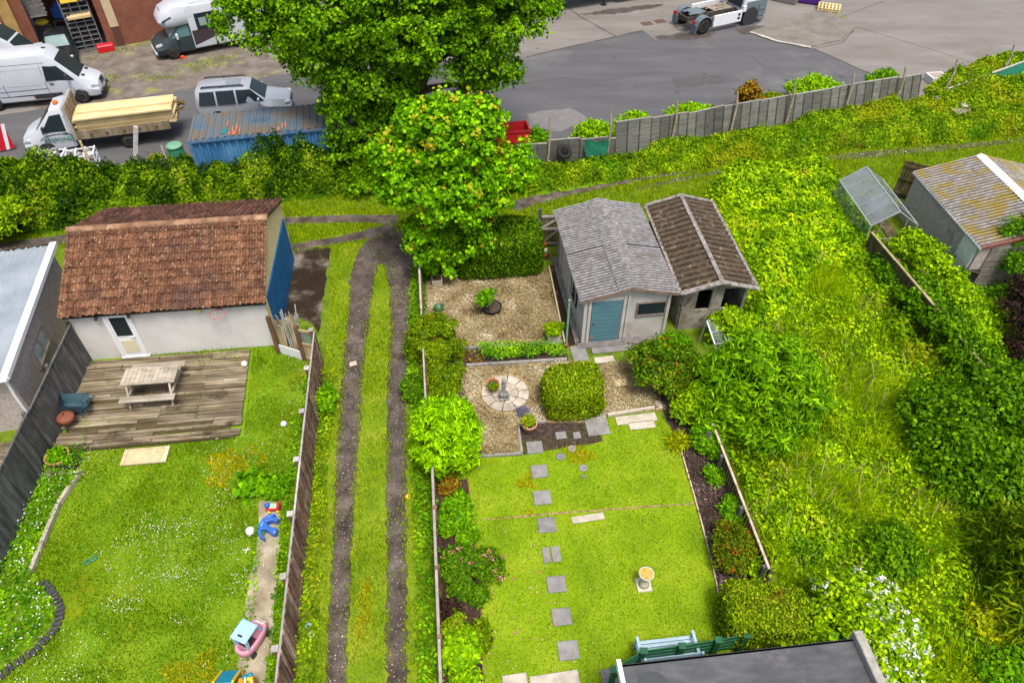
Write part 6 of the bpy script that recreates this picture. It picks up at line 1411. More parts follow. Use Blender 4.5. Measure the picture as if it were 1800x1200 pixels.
def pallet(label,loc,rz,mat,n=1,w=1.2,d=1.0):
    t_=thing('pallet',label,'pallet',loc,rz)
    for k in range(n):
        b=MB(); z=k*.145
        for i in range(7): b.box((-w/2+.07+i*(w-.14)/6,0,z+.13),(.11,d,.022),rnd=random.random())
        for y in (-d/2+.05,0,d/2-.05): b.box((0,y,z+.11),(w,.1,.022)); b.box((0,y,z+.01),(w,.1,.02))
        for x in (-w/2+.07,0,w/2-.07):
            for y in (-d/2+.06,0,d/2-.06): b.box((x,y,z+.06),(.1,.1,.08))
        b.build('deck_boards',mat,t_)
    return t_
pallet('two stacked fresh yellow pallets beside the purple bundle',G(1456,18),-22,M['pallet'],2,1.5,1.2)
pw=thing('wrapped_bundle','purple film wrapped bundle behind the yellow pallets','wrapped goods',G(1432,8)+Vector((-.3,.5,0)),-22); MB().box((0,0,.45),(1.6,1.2,.9),ch=.1).build('wrap',plain('purple_film',(.07,.012,.16),.35),pw); MB().box((0,0,.9),(1.4,1.0,.06),ch=.02).build('lid_fold',plain('purple_fold',(.1,.02,.22),.35),pw)
pl=pallet('old grey pallet lying in the weeds past the fence',G(1694,196),8,M['oldpallet'],1,1.4,1.0)
o=MB().blob((0,0,.3),(.22,.2,.16),12,8,lump=.4,seed=3).blob((.1,-.15,.25),(.3,.12,.1),10,6,lump=.4,seed=5).build('concrete_lump',M['paleslab']); o.location=G(1688,192); tag(o,'broken grey concrete lump on the old pallet','rubble')
bt=thing('old_sink','white stone sink dumped among the yard weeds','sink',G(1642,144),10); MB().prism([(-.5,-.4),(.5,-.45),(.55,.4),(-.45,.45)],0,.4).build('basin',mk('white_ceramic',[(0,(.45,.42,.42)),(1,(.62,.6,.58))],4,.6),bt); MB().prism([(-.38,-.3),(.38,-.34),(.42,.3),(-.34,.34)],.401,.405).build('hollow',plain('sink_inside',(.28,.24,.22),.7),bt)
gb=thing('stone_slab','pale upright slab leaning beyond the last fence panel','slab',G(1638,188),0); MB().box((0,0,.28),(.35,.1,.6),rx=-20).build('slab',M['kerb'],gb)
rr=random.Random(31)
for i in range(9):
    o=MB().box((0,0,.07),(rr.uniform(.2,.42),rr.uniform(.15,.3),.12),ch=.03).build('rubble_stone',M['paleslab']); o.location=G(1652+rr.uniform(-14,14),212+rr.uniform(-12,14))+Vector((0,0,.15)); o.rotation_euler=(R(rr.uniform(-15,15)),R(rr.uniform(-15,15)),rr.uniform(0,6)); tag(o,'pale broken stone in the heap below the old pallet','stone','pale stones heaped in the weeds')
for i,(px,py,lb) in enumerate(((1137,42,'rusty square manhole cover farther from the lorry'),(1160,38,'rusty square manhole cover nearer the lorry wheel'))):
    m_=thing('manhole_cover',lb,'manhole cover',G(px,py)+Vector((0,0,.01)),18); MB().box((0,0,0),(.75,.62,.02)).build('plate',mk('rusty_iron',[(0,(.09,.05,.035)),(1,(.18,.1,.08))],6,.8),m_)
    b=MB()
    for k in range(5): b.box((0,-.22+k*.11,.012),(.6,.03,.008))
    b.build('ribs',M['joint'],m_)
# low wall / weeds beside the pale slab at the top
o=MB().box((0,0,.35),(2.2,.6,.7),ch=.05).build('low_wall',M['concrete']); o.location=G(1372,8)+Vector((.2,.6,0)); o.rotation_euler=(0,0,R(-35)); tag(o,'low concrete wall beyond the tractor unit','wall')
# things in and before the workshop bay
def bay(x,y,z=0): return g7.matrix_basis@Vector((x,y,z))
rk=thing('cage_rack','black wire cage racks stacked in the workshop bay','cage rack',bay(-1.35,.2),29)
M['wire']=plain('cage_steel',(.3,.33,.36),.4,.6); b=MB()
for z in [.1+.28*k for k in range(19)]:
    b.bar((-.75,-.2,z),(.75,-.2,z),.04); b.bar((-.75,.9,z),(.75,.9,z),.04)
for x in (-.75,-.25,.25,.75): b.bar((x,-.2,0),(x,-.2,5.2),.04); b.bar((x,.9,0),(x,.9,5.2),.04)
b.build('frame',M['wire'],rk)
for z,m in ((1.6,'dark'),(3.2,'dark'),(4.6,'dark')): MB().box((0,.4,z),(1.4,1.0,.05)).build('shelf',M[m],rk)
MB().box((0,.95,1.6),(1.5,.05,3.0)).build('back_sheet',M['dark'],rk)
o=MB().box((0,0,0),(.9,.05,1.05),rx=-18).build('orange_sheet',plain('orange_yellow_sheet',(.75,.38,.015),.6)); o.location=bay(-1.5,-.1,3.5); o.rotation_euler=(0,0,R(29)); tag(o,'orange yellow sheet propped on the cage racks','sheet')
b=MB(); rr=random.Random(14)
for i in range(14): b.box((rr.uniform(-.5,.5),rr.uniform(-.2,.4),.1+rr.random()*.25),(rr.uniform(.15,.5),rr.uniform(.1,.3),rr.uniform(.1,.25)),rz=rr.uniform(0,90),rnd=rr.random())
o=b.build('scrap_heap',mk('mixed_grey_scrap',[(0,(.05,.05,.055)),(.5,(.16,.16,.17)),(1,(.3,.28,.24))],6,.7,rndmix=.5)); o.location=bay(-1.1,.1,2.85); tag(o,'heap of grey scrap on the cage rack shelf','scrap heap')
o=MB().box((0,0,.1),(1.3,.5,.14)).box((.1,.1,.2),(1.1,.3,.06),rz=5).build('timber_offcuts',M['newwood']); o.location=bay(-1.3,.0,2.0); o.rotation_euler=(0,0,R(29)); tag(o,'pale timber offcuts laid across the cage rack','timber')
o=MB().box((0,0,.22),(.95,.5,.44),ch=.05).build('red_crate',plain('red_plastic',(.55,.01,.02),.45)); o.location=bay(-.55,-.45); o.rotation_euler=(0,0,R(29)); tag(o,'bright red crate at the foot of the brick pier','crate')
yb=thing('machine','dark machine with yellow cap at the workshop bay','machine',bay(-3.42,1.75),29); MB().box((0,0,.75),(.9,.7,1.5),ch=.05).build('body',M['trim'],yb); MB().blob((0,-.1,1.6),(.38,.32,.2),14,8).build('cap',M['toy_yellow'],yb)
o=MB().box((0,0,.3),(.6,.4,.6),ch=.04).box((.1,.05,.7),(.35,.3,.3),ch=.03).build('blue_drum',M['toy_blue']); o.location=bay(-2.4,2.4,1.46); tag(o,'blue plastic drum and box piled behind the dark car','drum')
o=thing('work_bench','dark steel bench carrying the blue drum in the bay','bench',bay(-2.4,2.4),29); MB().box((0,0,1.4),(.95,.8,.08)).build('top',M['trim'],o)
for x in (-.42,.42):
    for y in (-.33,.33): MB().box((x,y,.69),(.06,.06,1.36)).build('leg',M['wire'],o)
wbx=thing('wheeled_bin','dark bin with pale grey lid against the brick wall','bin',bay(-4.05,-.5),29); MB().box((0,0,.5),(.55,.55,1.0),taper=1.12).build('body',M['dark'],wbx); MB().box((0,0,1.05),(.64,.66,.1),ch=.03).build('lid',plain('pale_lid',(.35,.42,.46),.5),wbx)
# crates, posts, bin behind the ivy hedge
for i,(px,py,lb,rz) in enumerate(((100,305,'white wire crate jumble by the lorry cab',10),(152,302,'white crate of scrap beside the timber stake',18),(66,345,'dark scrap crate sunk in the ivy hedge',15))):
    c_=thing('scrap_crate',lb,'crate',G(px,py)+Vector((0,.2,0)),rz); b=MB()
    for z in (.3,.6,.9): 
        b.bar((-.6,-.4,z),(.6,-.4,z),.05); b.bar((-.6,.4,z),(.6,.4,z),.05); b.bar((-.6,-.4,z),(-.6,.4,z),.05); b.bar((.6,-.4,z),(.6,.4,z),.05)
    for x in (-.6,-.2,.2,.6): b.bar((x,-.4,0),(x,-.4,.95),.05); b.bar((x,.4,0),(x,.4,.95),.05); b.bar((x,-.4,.95),(x,.4,.95),.06)
    b.build('frame',M['white_pvc'] if i<2 else M['alu'],c_); b=MB(); rr=random.Random(i)
    for k in range(16): b.box((rr.uniform(-.5,.5),rr.uniform(-.3,.3),.4+rr.random()*.6),(rr.uniform(.1,.5),rr.uniform(.08,.3),rr.uniform(.05,.2)),rz=rr.uniform(0,90),ry=rr.uniform(-20,20),rnd=rr.random())
    b.build('scrap',mk('pale_scrap',[(0,(.12,.12,.13)),(.5,(.4,.4,.41)),(1,(.6,.6,.6))],7,.6,rndmix=.4),c_)
sg=thing('hazard_board','red and white chevron hazard board at the lorry nose','hazard board',G(4,268),25); b=MB(); b.box((0,0,.75),(1.25,.05,1.3)); b.build('panel',plain('sign_red',(.5,.012,.03),.5),sg)
b=MB()
for k in (-.5,-.05,.4): b.add([(k-.16,-.03,.1),(k,-.03,.1),(k+.3,-.03,1.4),(k+.14,-.03,1.4)],[(0,1,2,3)])
b.build('white_stripe',M['white_pvc'],sg)
o=MB().bar((0,0,0),(.75,.5,2.5),.2,.16).build('leaning_beam',mk('white_grey_beam',[(0,(.3,.3,.3)),(1,(.55,.54,.53))],4,.9)); o.location=G(238,318); tag(o,'pale grey beam leaning in the ivy by the timber lorry','beam')
o=MB().tube([(0,0,0),(.03,0,1.7)],.055,7).build('timber_stake',M['pallet']); o.location=G(166,305); tag(o,'pale timber stake standing in the hedge by the lorry door','stake')
sk=thing('fallen_branch','forked grey dead branch draped over the ivy hedge','branch',G(300,330)); b=MB(); rr=random.Random(6)
b.tube([(-1.4,-.1,1.25),(-.4,.1,1.35),(.2,.1,1.4)],.05,6); b.tube([(.25,.1,2.1),(.3,.0,1.2),(.45,-.1,.6)],[.05,.07,.04],6)
for k in range(26):
    s=Vector((rr.uniform(-1.5,.6),-.05,rr.uniform(1.1,1.5))); p=[s]
    for q in range(4): s=s+Vector((rr.uniform(-.2,.2),rr.uniform(-.2,0),rr.uniform(-.25,.1))); p.append(s)
    b.tube(p,[.018,.014,.011,.008,.005],4)
b.build('limbs',mk('dead_wood',[(0,(.26,.22,.19)),(1,(.42,.38,.35))],6,.9),sk)
gbn=thing('water_butt','green plastic water butt beside the blue container','water butt',G(322,300),0); MB().lathe([(0,0),(.33,0),(.38,.4),(.36,1.25),(.34,1.3)],(0,0,0),20).build('body',plain('green_plastic',(.03,.17,.1),.5),gbn); MB().lathe([(.38,1.28),(.38,1.36),(.25,1.42),(0,1.43)],(0,0,0),20).build('lid',plain('pale_green_lid',(.14,.3,.2),.5),gbn)
dp=thing('terracotta_pot','round brown pot in the shade beside the red shrub','plant pot',G(1195,706)); MB().lathe([(0,0),(.16,0),(.22,.32),(.2,.32),(.16,.06),(0,.06)],(0,0,0),16).build('pot',mk('brown_pot',[(0,(.1,.04,.02)),(1,(.2,.09,.05))],4,.7),dp)
o=MB().box((0,0,.05),(.28,.18,.1),ch=.015).build('brick',M['terra']); o.location=G(1215,775); o.rotation_euler=(0,0,R(-20)); tag(o,'orange brick at the corner of the bark border','brick')
# ------------------------------------------------------------------ plants
def U(px,py,D):
    """point on the sight line at forward distance D"""
    x=(px-900)/FPX; y=-(py-600)/FPX
    d=(x,math.cos(PITCH)+y*math.sin(PITCH),-math.sin(PITCH)+y*math.cos(PITCH)); t=D/d[1]
    return Vector((d[0]*t,D,CAMH+d[2]*t))
def leafcol(name,lo,mid,hi,tip=None,tipat=.93,**k):
    if k.get('transl')!=0 and k.get('transl')!=.2 and name!='purple_leaf':      # sap greens lean to yellow
        lo,mid,hi=[(c[0]*m[0],c[1]*m[1],c[2]*.3) for c,m in zip((lo,mid,hi),((.72,.74),(1.15,1.13),(1.62,1.46)))]
        if k.get('patch'): k['patch']=[((q[0][0]*.95,q[0][1]*1.05,q[0][2]*.3),)+tuple(q[1:]) for q in k['patch']]
    st=[(0,lo),(.5,mid),(tipat-.06 if tip else 1,hi)]
    if tip: st+= [(tipat,tip),(1,tip)]
    return leafmat(name,st,**k)
LM={}
LM['lime_tree']=leafcol('broad_tree_leaf',(.04,.125,.005),(.1,.25,.008),(.24,.46,.014))
LM['maple']=leafcol('maple_leaf',(.05,.17,.005),(.105,.29,.007),(.21,.47,.014),(.42,.37,.02),.945)
LM['box']=leafcol('dark_hedge_leaf',(.028,.09,.006),(.055,.14,.008),(.12,.24,.012),rough=.45)
LM['boxy']=leafcol('clipped_bush_leaf',(.07,.15,.006),(.14,.25,.01),(.24,.36,.015),(.36,.34,.03),.95,patch=[((.17,.12,.03),1.4,.62,.72)])
LM['limebush']=leafcol('lime_green_leaf',(.14,.36,.005),(.23,.5,.006),(.32,.6,.012))
LM['olive']=leafcol('olive_bush_leaf',(.06,.13,.006),(.11,.2,.01),(.2,.3,.015),patch=[((.28,.17,.03),1.6,.6,.7)])
LM['bamboo']=leafcol('lance_leaf',(.06,.18,.006),(.13,.32,.009),(.28,.52,.015))
LM['redshrub']=leafcol('pieris_leaf',(.03,.08,.006),(.06,.15,.008),(.14,.26,.015),(.3,.1,.025),.86)
LM['photinia']=leafcol('photinia_leaf',(.04,.09,.008),(.08,.14,.012),(.14,.18,.02),(.36,.08,.015),.86)
LM['bramble']=leafcol('bramble_leaf',(.09,.24,.006),(.19,.37,.01),(.34,.52,.016),(.36,.38,.02),.97)
LM['ivy']=leafcol('ivy_leaf',(.012,.045,.003),(.04,.11,.005),(.15,.28,.01),(.3,.34,.03),.95,patch=[((.17,.27,.012),.55,.56,.66),((.035,.075,.006),.8,.6,.72)])
LM['weed']=leafcol('weed_leaf',(.07,.16,.006),(.14,.27,.01),(.26,.42,.015),(.34,.28,.03),.96,patch=[((.26,.19,.06),.8,.6,.72),((.1,.24,.01),.5,.55,.65),((.32,.34,.02),.35,.52,.66)])
LM['green']=leafcol('fresh_leaf',(.05,.17,.006),(.1,.28,.01),(.2,.42,.015))
LM['bright']=leafcol('bright_bush_leaf',(.1,.26,.008),(.2,.42,.012),(.3,.52,.02))
LM['laurel']=leafcol('laurel_leaf',(.035,.1,.005),(.075,.2,.007),(.17,.36,.012),rough=.45)
LM['conifer']=leafcol('conifer_spray',(.05,.11,.006),(.1,.19,.01),(.22,.3,.02),(.36,.36,.05),.88)
LM['purple']=leafcol('purple_leaf',(.018,.012,.012),(.045,.022,.02),(.09,.045,.03),(.06,.1,.015),.92)
LM['yellow']=leafcol('yellow_green_leaf',(.14,.2,.006),(.26,.33,.01),(.38,.45,.02))
LM['rust']=leafcol('rusty_leaf',(.1,.05,.012),(.22,.09,.02),(.3,.2,.03),(.16,.24,.02),.75)
LM['rose']=leafcol('rose_leaf',(.03,.1,.01),(.065,.17,.015),(.13,.26,.02))
LM['white']=leafcol('white_petal',(.6,.6,.58),(.7,.7,.69),(.78,.78,.76),transl=.2)
LM['daisy']=leafcol('daisy_petal',(.5,.5,.3),(.62,.62,.45),(.74,.74,.66),transl=.2)
LM['pink']=leafcol('pink_petal',(.5,.1,.15),(.58,.2,.22),(.66,.4,.3),transl=.2)
LM['lavender']=leafcol('lavender_flower',(.12,.11,.2),(.18,.16,.28),(.16,.2,.1),transl=.2)
M['bark']=mk('bark',[(0,(.05,.04,.03)),(1,(.15,.125,.095))],4,.95,bump=.8,stretch=(2,2,.4))

def limbs(mb,base,ends,r0,seed=0,split=.45):
    rr=random.Random(seed); base=Vector(base)
    top=Vector((base.x,base.y,max(e[2] for e in ends)*split))
    mb.tube([base,base.lerp(top,.5)+Vector((rr.uniform(-.1,.1),rr.uniform(-.1,.1),0)),top],[r0*1.25,r0,r0*.8],10)
    for e in ends:
        e=Vector(e); s=base.lerp(top,rr.uniform(.55,1)); m=s.lerp(e,.5)+Vector((rr.uniform(-.3,.3),rr.uniform(-.3,.3),.25))
        mb.tube([s,m,e],[r0*.5,r0*.3,r0*.1],7)
        for k in range(4):
            q=s.lerp(e,rr.uniform(.4,.95)); mb.tube([q,q+Vector((rr.uniform(-.8,.8),rr.uniform(-.8,.8),rr.uniform(.0,.8)))*min(1,r0*4)],[r0*.13,r0*.04],5)
def lobed(lobes,n,puff,rs,seed=0,low=-.55,inner=.3,dens=None):
    """several leafy lobes [(centre, (rx,ry,rz))] -> P,N and clump tint"""
    vol=np.array([ (l[1][0]*l[1][1]+l[1][0]*l[1][2]) for l in lobes]); cnt=(n*vol/vol.sum()).astype(int)
    PP=[];NN=[];TT=[]
    for (c,r),k in zip(lobes,cnt):
        npf=max(10,int(3.2*(r[0]*r[1]+.7*(r[0]+r[1])*r[2])/(puff*puff)))
        P,N,idx,D=puffs(c,r,npf,puff,k,rs,low,inner); t=rs.rand(npf)[idx]
        PP.append(P);NN.append(N);TT.append(t)
    return np.vstack(PP),np.vstack(NN),np.concatenate(TT)
def tree(name,label,base,lobes,n,puff,size,mat,seed,r0=.2,asp=.75,group=None,cat='tree',tips=0,jit=.55,droop=.25,low=-.55,trunk=True,crown='crown'):
    rs=np.random.RandomState(seed); base=Vector(base)
    t=thing(name,label,cat,base,0,group); lo=[(np.array(Vector(c)-base),(r if isinstance(r,tuple) else (r,r,r*.9))) for c,r in lobes]
    P,N,T=lobed(lo,n,puff,rs,low=low); m=P[:,2]>.05; P,N,T=P[m],N[m],T[m]
    rnd=np.clip(.62*rs.rand(len(P))+.26*T,0,.86 if tips else 1)
    if tips:
        # leaf shoots standing out of the crown surface, younger colour
        k=rs.randint(0,len(P),tips); S=P[k]; nn=N[k]; ok=nn[:,2]>-.1; S=S[ok]; nn=nn[ok]
        Pt=np.repeat(S,7,0)+np.tile(np.linspace(.05,.34,7),len(S))[:,None]*np.repeat(unit(nn+np.array([0,0,.8])),7,0)+rs.randn(len(S)*7,3)*.05
        P=np.vstack([P,Pt]); N=np.vstack([N,np.repeat(nn,7,0)+rs.randn(len(Pt),3)*.3]); rnd=np.concatenate([rnd,np.where(np.repeat(rs.rand(len(S))<.45,7),.95,.8)*np.ones(len(Pt))])
    leaves(crown,P,N,size,mat,t,asp,jit,None,droop,rnd,rs=rs)
    if trunk:
        b=MB(); limbs(b,(0,0,0),[tuple(c*np.array([.9,.9,1])) for c,r in lo if c[2]>.5] or [(0,0,.6)],r0,seed); b.build('trunk' if cat=='tree' else 'stems',M['bark'],t)
    return t
def bush(label,base,rad,n,size,mat,seed,name='shrub',cat='shrub',puff=.3,asp=.6,group=None,jit=.55,droop=.0,low=-.1,lobes=None,bloom=None,core=True):
    """rounded shrub sitting on the ground; rad=(rx,ry,height)"""
    rs=np.random.RandomState(seed); t=thing(name,label,cat,base,0,group)
    rx,ry,h=rad; c=np.array([0,0,h*.42]); lo=[(c,(rx*.72,ry*.72,h*.5))]
    for k in range(7):
        a=2*math.pi*(k+rs.rand()*.6)/7; q=rs.uniform(.4,.62); zz=rs.uniform(.25,.62)*h; sz=rs.uniform(.36,.58)
        lo.append((np.array([rx*q*math.cos(a),ry*q*math.sin(a),zz]),(rx*sz,ry*sz,h*sz*.62)))
    lo.append((np.array([rx*rs.uniform(-.2,.2),ry*rs.uniform(-.2,.2),h*.7]),(rx*.4,ry*.4,h*.32)))
    if lobes: lo=[(np.array([l[0]*rx,l[1]*ry,l[2]*h]),(l[3]*rx,l[3]*ry,l[3]*h*.6)) for l in lobes]
    P,N,T=lobed(lo,int(n*1.5),puff,rs,low=low); m=P[:,2]>.02; P,N,T=P[m],N[m],T[m]
    rnd=np.clip(.7*rs.rand(len(P))+.3*T,0,1)
    cr=None
    if core:
        vs=[];fs=[]
        for cc,r in lo:
            b0=len(vs)
            for i in range(9):
                th=math.pi*i/8
                for j in range(12):
                    ph=2*math.pi*j/12; vs.append((cc[0]+.6*r[0]*math.sin(th)*math.cos(ph),cc[1]+.6*r[1]*math.sin(th)*math.sin(ph),max(0.01,cc[2]+.6*r[2]*math.cos(th))))
            for i in range(8):
                for j in range(12): fs.append((b0+i*12+j,b0+(i+1)*12+j,b0+(i+1)*12+(j+1)%12,b0+i*12+(j+1)%12))
        cr=(vs,fs)
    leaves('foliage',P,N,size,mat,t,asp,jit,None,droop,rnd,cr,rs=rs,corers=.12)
    if bloom:
        bm,nb,bs,sel=bloom; k=[i for i in rs.permutation(len(P)) if N[i,2]>.2 and sel(P[i])][:nb]
        if len(k):
            B=np.repeat(P[k]+N[k]*.04,9,0)+rs.randn(len(k)*9,3)*bs*.45; leaves('blossom',B,np.tile([0,0,1.],(len(B),1))+rs.randn(len(B),3)*.5,bs,bm,t,.9,.4,rs=rs)
    return t
def clipped(label,base,dims,rz,n,size,mat,seed,name='hedge',cat='hedge'):
    rs=np.random.RandomState(seed); t=thing(name,label,cat,base,rz); P,N=boxcrown(*dims,n,rs); m=P[:,2]>.03
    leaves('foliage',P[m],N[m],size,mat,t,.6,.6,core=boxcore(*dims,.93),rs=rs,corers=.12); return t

# big broadleaf tree by the container
B_=G(745,282)
tree('broadleaf_tree','huge green broadleaf tree overhanging container and yard',B_,[
 (U(455,25,31.5),(1.9,1.8,1.9)),(U(500,70,31),(1.5,1.5,1.2)),(U(590,30,30.5),2.6),(U(720,20,30.5),3.0),(U(860,25,31),(2.2,2.2,2.2)),(U(925,20,31.5),1.3),(U(560,95,30.5),1.5),(U(650,130,30),2.1),(U(785,75,30),(1.9,1.9,1.8)),
 (U(855,110,30.5),1.5),(U(625,200,29.7),1.5),(U(665,255,29.2),1.5),(U(610,270,29.2),1.0),(U(640,320,28.6),1.0),(U(685,185,30),1.0),(U(845,150,30.5),1.0),(U(600,-120,31.5),3.2),(U(800,-130,31.5),3.4),(U(700,-220,31.5),3.0)],
 170000,.5,.15,LM['lime_tree'],1,.42,.8)
# maple with orange shoots
B_=G(795,462)
tree('maple_tree','bushy maple with orange tipped shoots beside the clipped hedge',B_,[
 (U(795,250,23.4),(1.7,1.6,1.5)),(U(715,320,23),1.2),(U(868,320,23),1.25),(U(795,340,22.6),1.6),(U(755,420,22.2),1.0),(U(690,270,23.2),.75),(U(905,290,23.2),.75),(U(730,215,23.6),.75),(U(850,210,23.6),.8),(U(790,200,23.7),.9),(U(820,420,22.4),.9),(U(775,465,21.9),.55)],
 60000,.32,.15,LM['maple'],2,.13,.85,tips=520)
# clipped dark hedge, box bush, left hand bushes
clipped('dark green clipped hedge block at the back of the gravel square',Vector((-.55,22.85,0)),(3.5,1.9,1.85),LANE,19000,.085,LM['box'],3)
clipped('square clipped box bush with browned top beside the round patio',Vector((1.97,15.45,0)),(1.85,1.45,1.3),LANE,16000,.075,LM['boxy'],4,'box_bush','bush')
clipped('broad low clipped hedge touched with brown beside the flat roof',Vector((6.3,7.95,0)),(2.0,1.35,1.25),-6,17000,.075,LM['boxy'],5)
bush('glowing lime green bushy shrub by the low lane fence',Vector((-1.98,13.3,0)),(1.0,1.05,2.0),11000,.17,LM['limebush'],6,puff=.2,asp=.32,droop=-.5,low=-.5,lobes=[(0,0,.5,1.0)])
bush('rounded clipped olive green bush at the gravel square corner',Vector((-2.7,17.85,0)),(.98,.95,1.35),12000,.09,LM['olive'],7,puff=.28,low=-.5,lobes=[(0,0,.45,1.0)])
bush('low rusty green shrub between the two lane side bushes',Vector((-2.45,16.3,0)),(.85,.75,.6),5000,.1,LM['olive'],8,puff=.2)
bush('small dark bush beneath the lime green shrub',G(730,690),(.5,.6,.6),2500,.1,LM['rose'],9,puff=.2)
bush('red flecked pieris shrub beside the grey shed',Vector((5.15,16.4,0)),(1.3,1.15,1.5),11000,.12,LM['redshrub'],10,puff=.28,low=-.3)
tree('tall_shrub','large light green lance leaved shrub at the end of the right fence',Vector((7.7,14.9,0)),[((7.7,15.1,1.6),(1.75,1.5,1.35)),((8.6,14.7,1.2),(1.2,1.2,1.1)),((6.7,14.5,.9),(.9,.9,.8)),((7.8,14.0,.9),(1.3,1.0,.8)),((8.9,15.6,1.4),(.9,.9,.9)),((7.9,15.8,1.5),(1.1,.8,.8))],26000,.3,.24,LM['bamboo'],11,.06,.24,cat='shrub',low=-.6,droop=.15,crown='foliage')
bush('small rounded pale leaved bush against the tall light green shrub',Vector((5.95,14.9,0)),(.7,.7,1.35),6000,.11,LM['bramble'],12,puff=.22,low=-.3)
bush('fresh green bush by the fence end below the tall shrub',Vector((6.1,13.75,0)),(.5,.55,.85),3000,.11,LM['green'],13,puff=.2)
bush('green shrub hugging the cold frame by the mossy shed',Vector((5.75,18.0,0)),(.5,.45,.6),4500,.11,LM['green'],14,puff=.22)
bush('leafy shrub in front of the mossy shed door',Vector((7.75,18.45,0)),(.75,.55,1.5),5500,.12,LM['bramble'],15,puff=.25)
bush('red tipped photinia bush in the bark border',G(1284,975),(.72,.75,.95),7000,.09,LM['photinia'],16,puff=.2)
bush('green and white flowering mock orange shrub beside the flat roof',Vector((8.4,7.3,0)),(1.85,1.65,1.85),21000,.13,LM['bramble'],17,puff=.3,low=-.2,bloom=(LM['white'],900,.06,lambda p:p[0]>-.15+.3*p[1] or (p[0]<-.6 and p[1]>.5)))
bush('deep green young bush standing in the long grass',G(1553,985),(.85,.75,.95),5500,.13,LM['laurel'],18,puff=.25)
tree('laurel_bush','wide mound of dark glossy laurel at the right',Vector((14.6,13.2,0)),[((14.3,13.3,.9),(1.9,2.1,1.0)),((13.4,14.2,.7),(1.3,1.4,.9)),((15.4,14.6,1.0),(1.6,1.6,1.1)),((14.2,11.7,.6),(1.5,1.4,.8)),((15.9,12.6,1.0),(1.5,1.6,1.1)),((13.2,12.8,.5),(1.2,1.3,.7))],30000,.4,.15,LM['laurel'],19,.08,.6,cat='shrub',low=-.15,crown='foliage')
tree('conifer','feathery dark conifer with yellow tips at the right edge',Vector((13.6,8.6,0)),[((13.5,8.7,1.0),(1.1,1.3,1.1)),((13.5,8.8,2.2),(.9,1.0,.9)),((13.4,9.9,.9),(.9,.9,.8)),((13.6,8.8,3.2),(.5,.5,.8)),((13.0,8.0,.7),(.9,.9,.7))],15000,.3,.26,LM['conifer'],20,.1,.2,low=-.3,droop=.5)
bush('yellow green loose shrub below the conifer',G(1738,1100),(.75,.65,.6),2600,.13,LM['yellow'],21,puff=.25,core=False)
bush('dense green shrub at the bottom right corner',G(1770,1185),(1.0,.7,.7),3500,.12,LM['green'],22,puff=.25)
tree('purple_tree','dark purple leaved small tree behind the mossy board fence',Vector((18.6,18.2,0)),[((18.3,18.3,1.6),(1.3,1.4,1.2)),((19.3,17.4,1.3),(1.3,1.3,1.2)),((17.8,17.0,.9),(1.0,1.0,.8)),((19.0,19.4,1.4),(1.0,1.0,.9))],13000,.35,.12,LM['purple'],23,.1,.6)
tree('small_tree','bright green leafy tree top in front of the lichened roof',Vector((19.3,21.6,0)),[(U(1800,415,21.6),(.75,.8,1.0)),(U(1790,460,21.5),(.9,.8,.7)),(U(1770,520,21),(1.0,.8,.7))],7000,.28,.12,LM['green'],24,.08,.6)
tree('climbing_shrub','light green sprawling shrub between the mossy fence and garage',Vector((16.3,21.8,0)),[((15.9,22.9,.9),(.6,.75,.6)),((16.1,21.9,1.1),(.6,.8,.6)),((16.5,20.9,.8),(.6,.7,.6)),((16.5,19.9,.8),(.75,.8,.6)),((17.0,19.0,.8),(.9,.8,.6)),((16.1,18.7,1.1),(.6,.8,.5)),((16.0,17.6,.8),(.8,.9,.6))],15000,.28,.13,LM['bramble'],25,.05,.7,cat='shrub',low=-.2,crown='foliage')
tree('ivy_clump','dark ivy clump smothering the lower mossy fence',Vector((15.2,18.6,0)),[((15.0,19.9,.8),(.8,1.1,.7)),((15.1,18.2,1.0),(.8,.9,.7)),((15.4,16.8,.9),(.9,1.0,.7)),((14.5,21.5,.6),(.55,1.0,.6)),((15.0,17.4,1.4),(.5,.5,.35))],16000,.28,.12,LM['laurel'],26,.04,.7,cat='climber',low=-.2,crown='foliage')
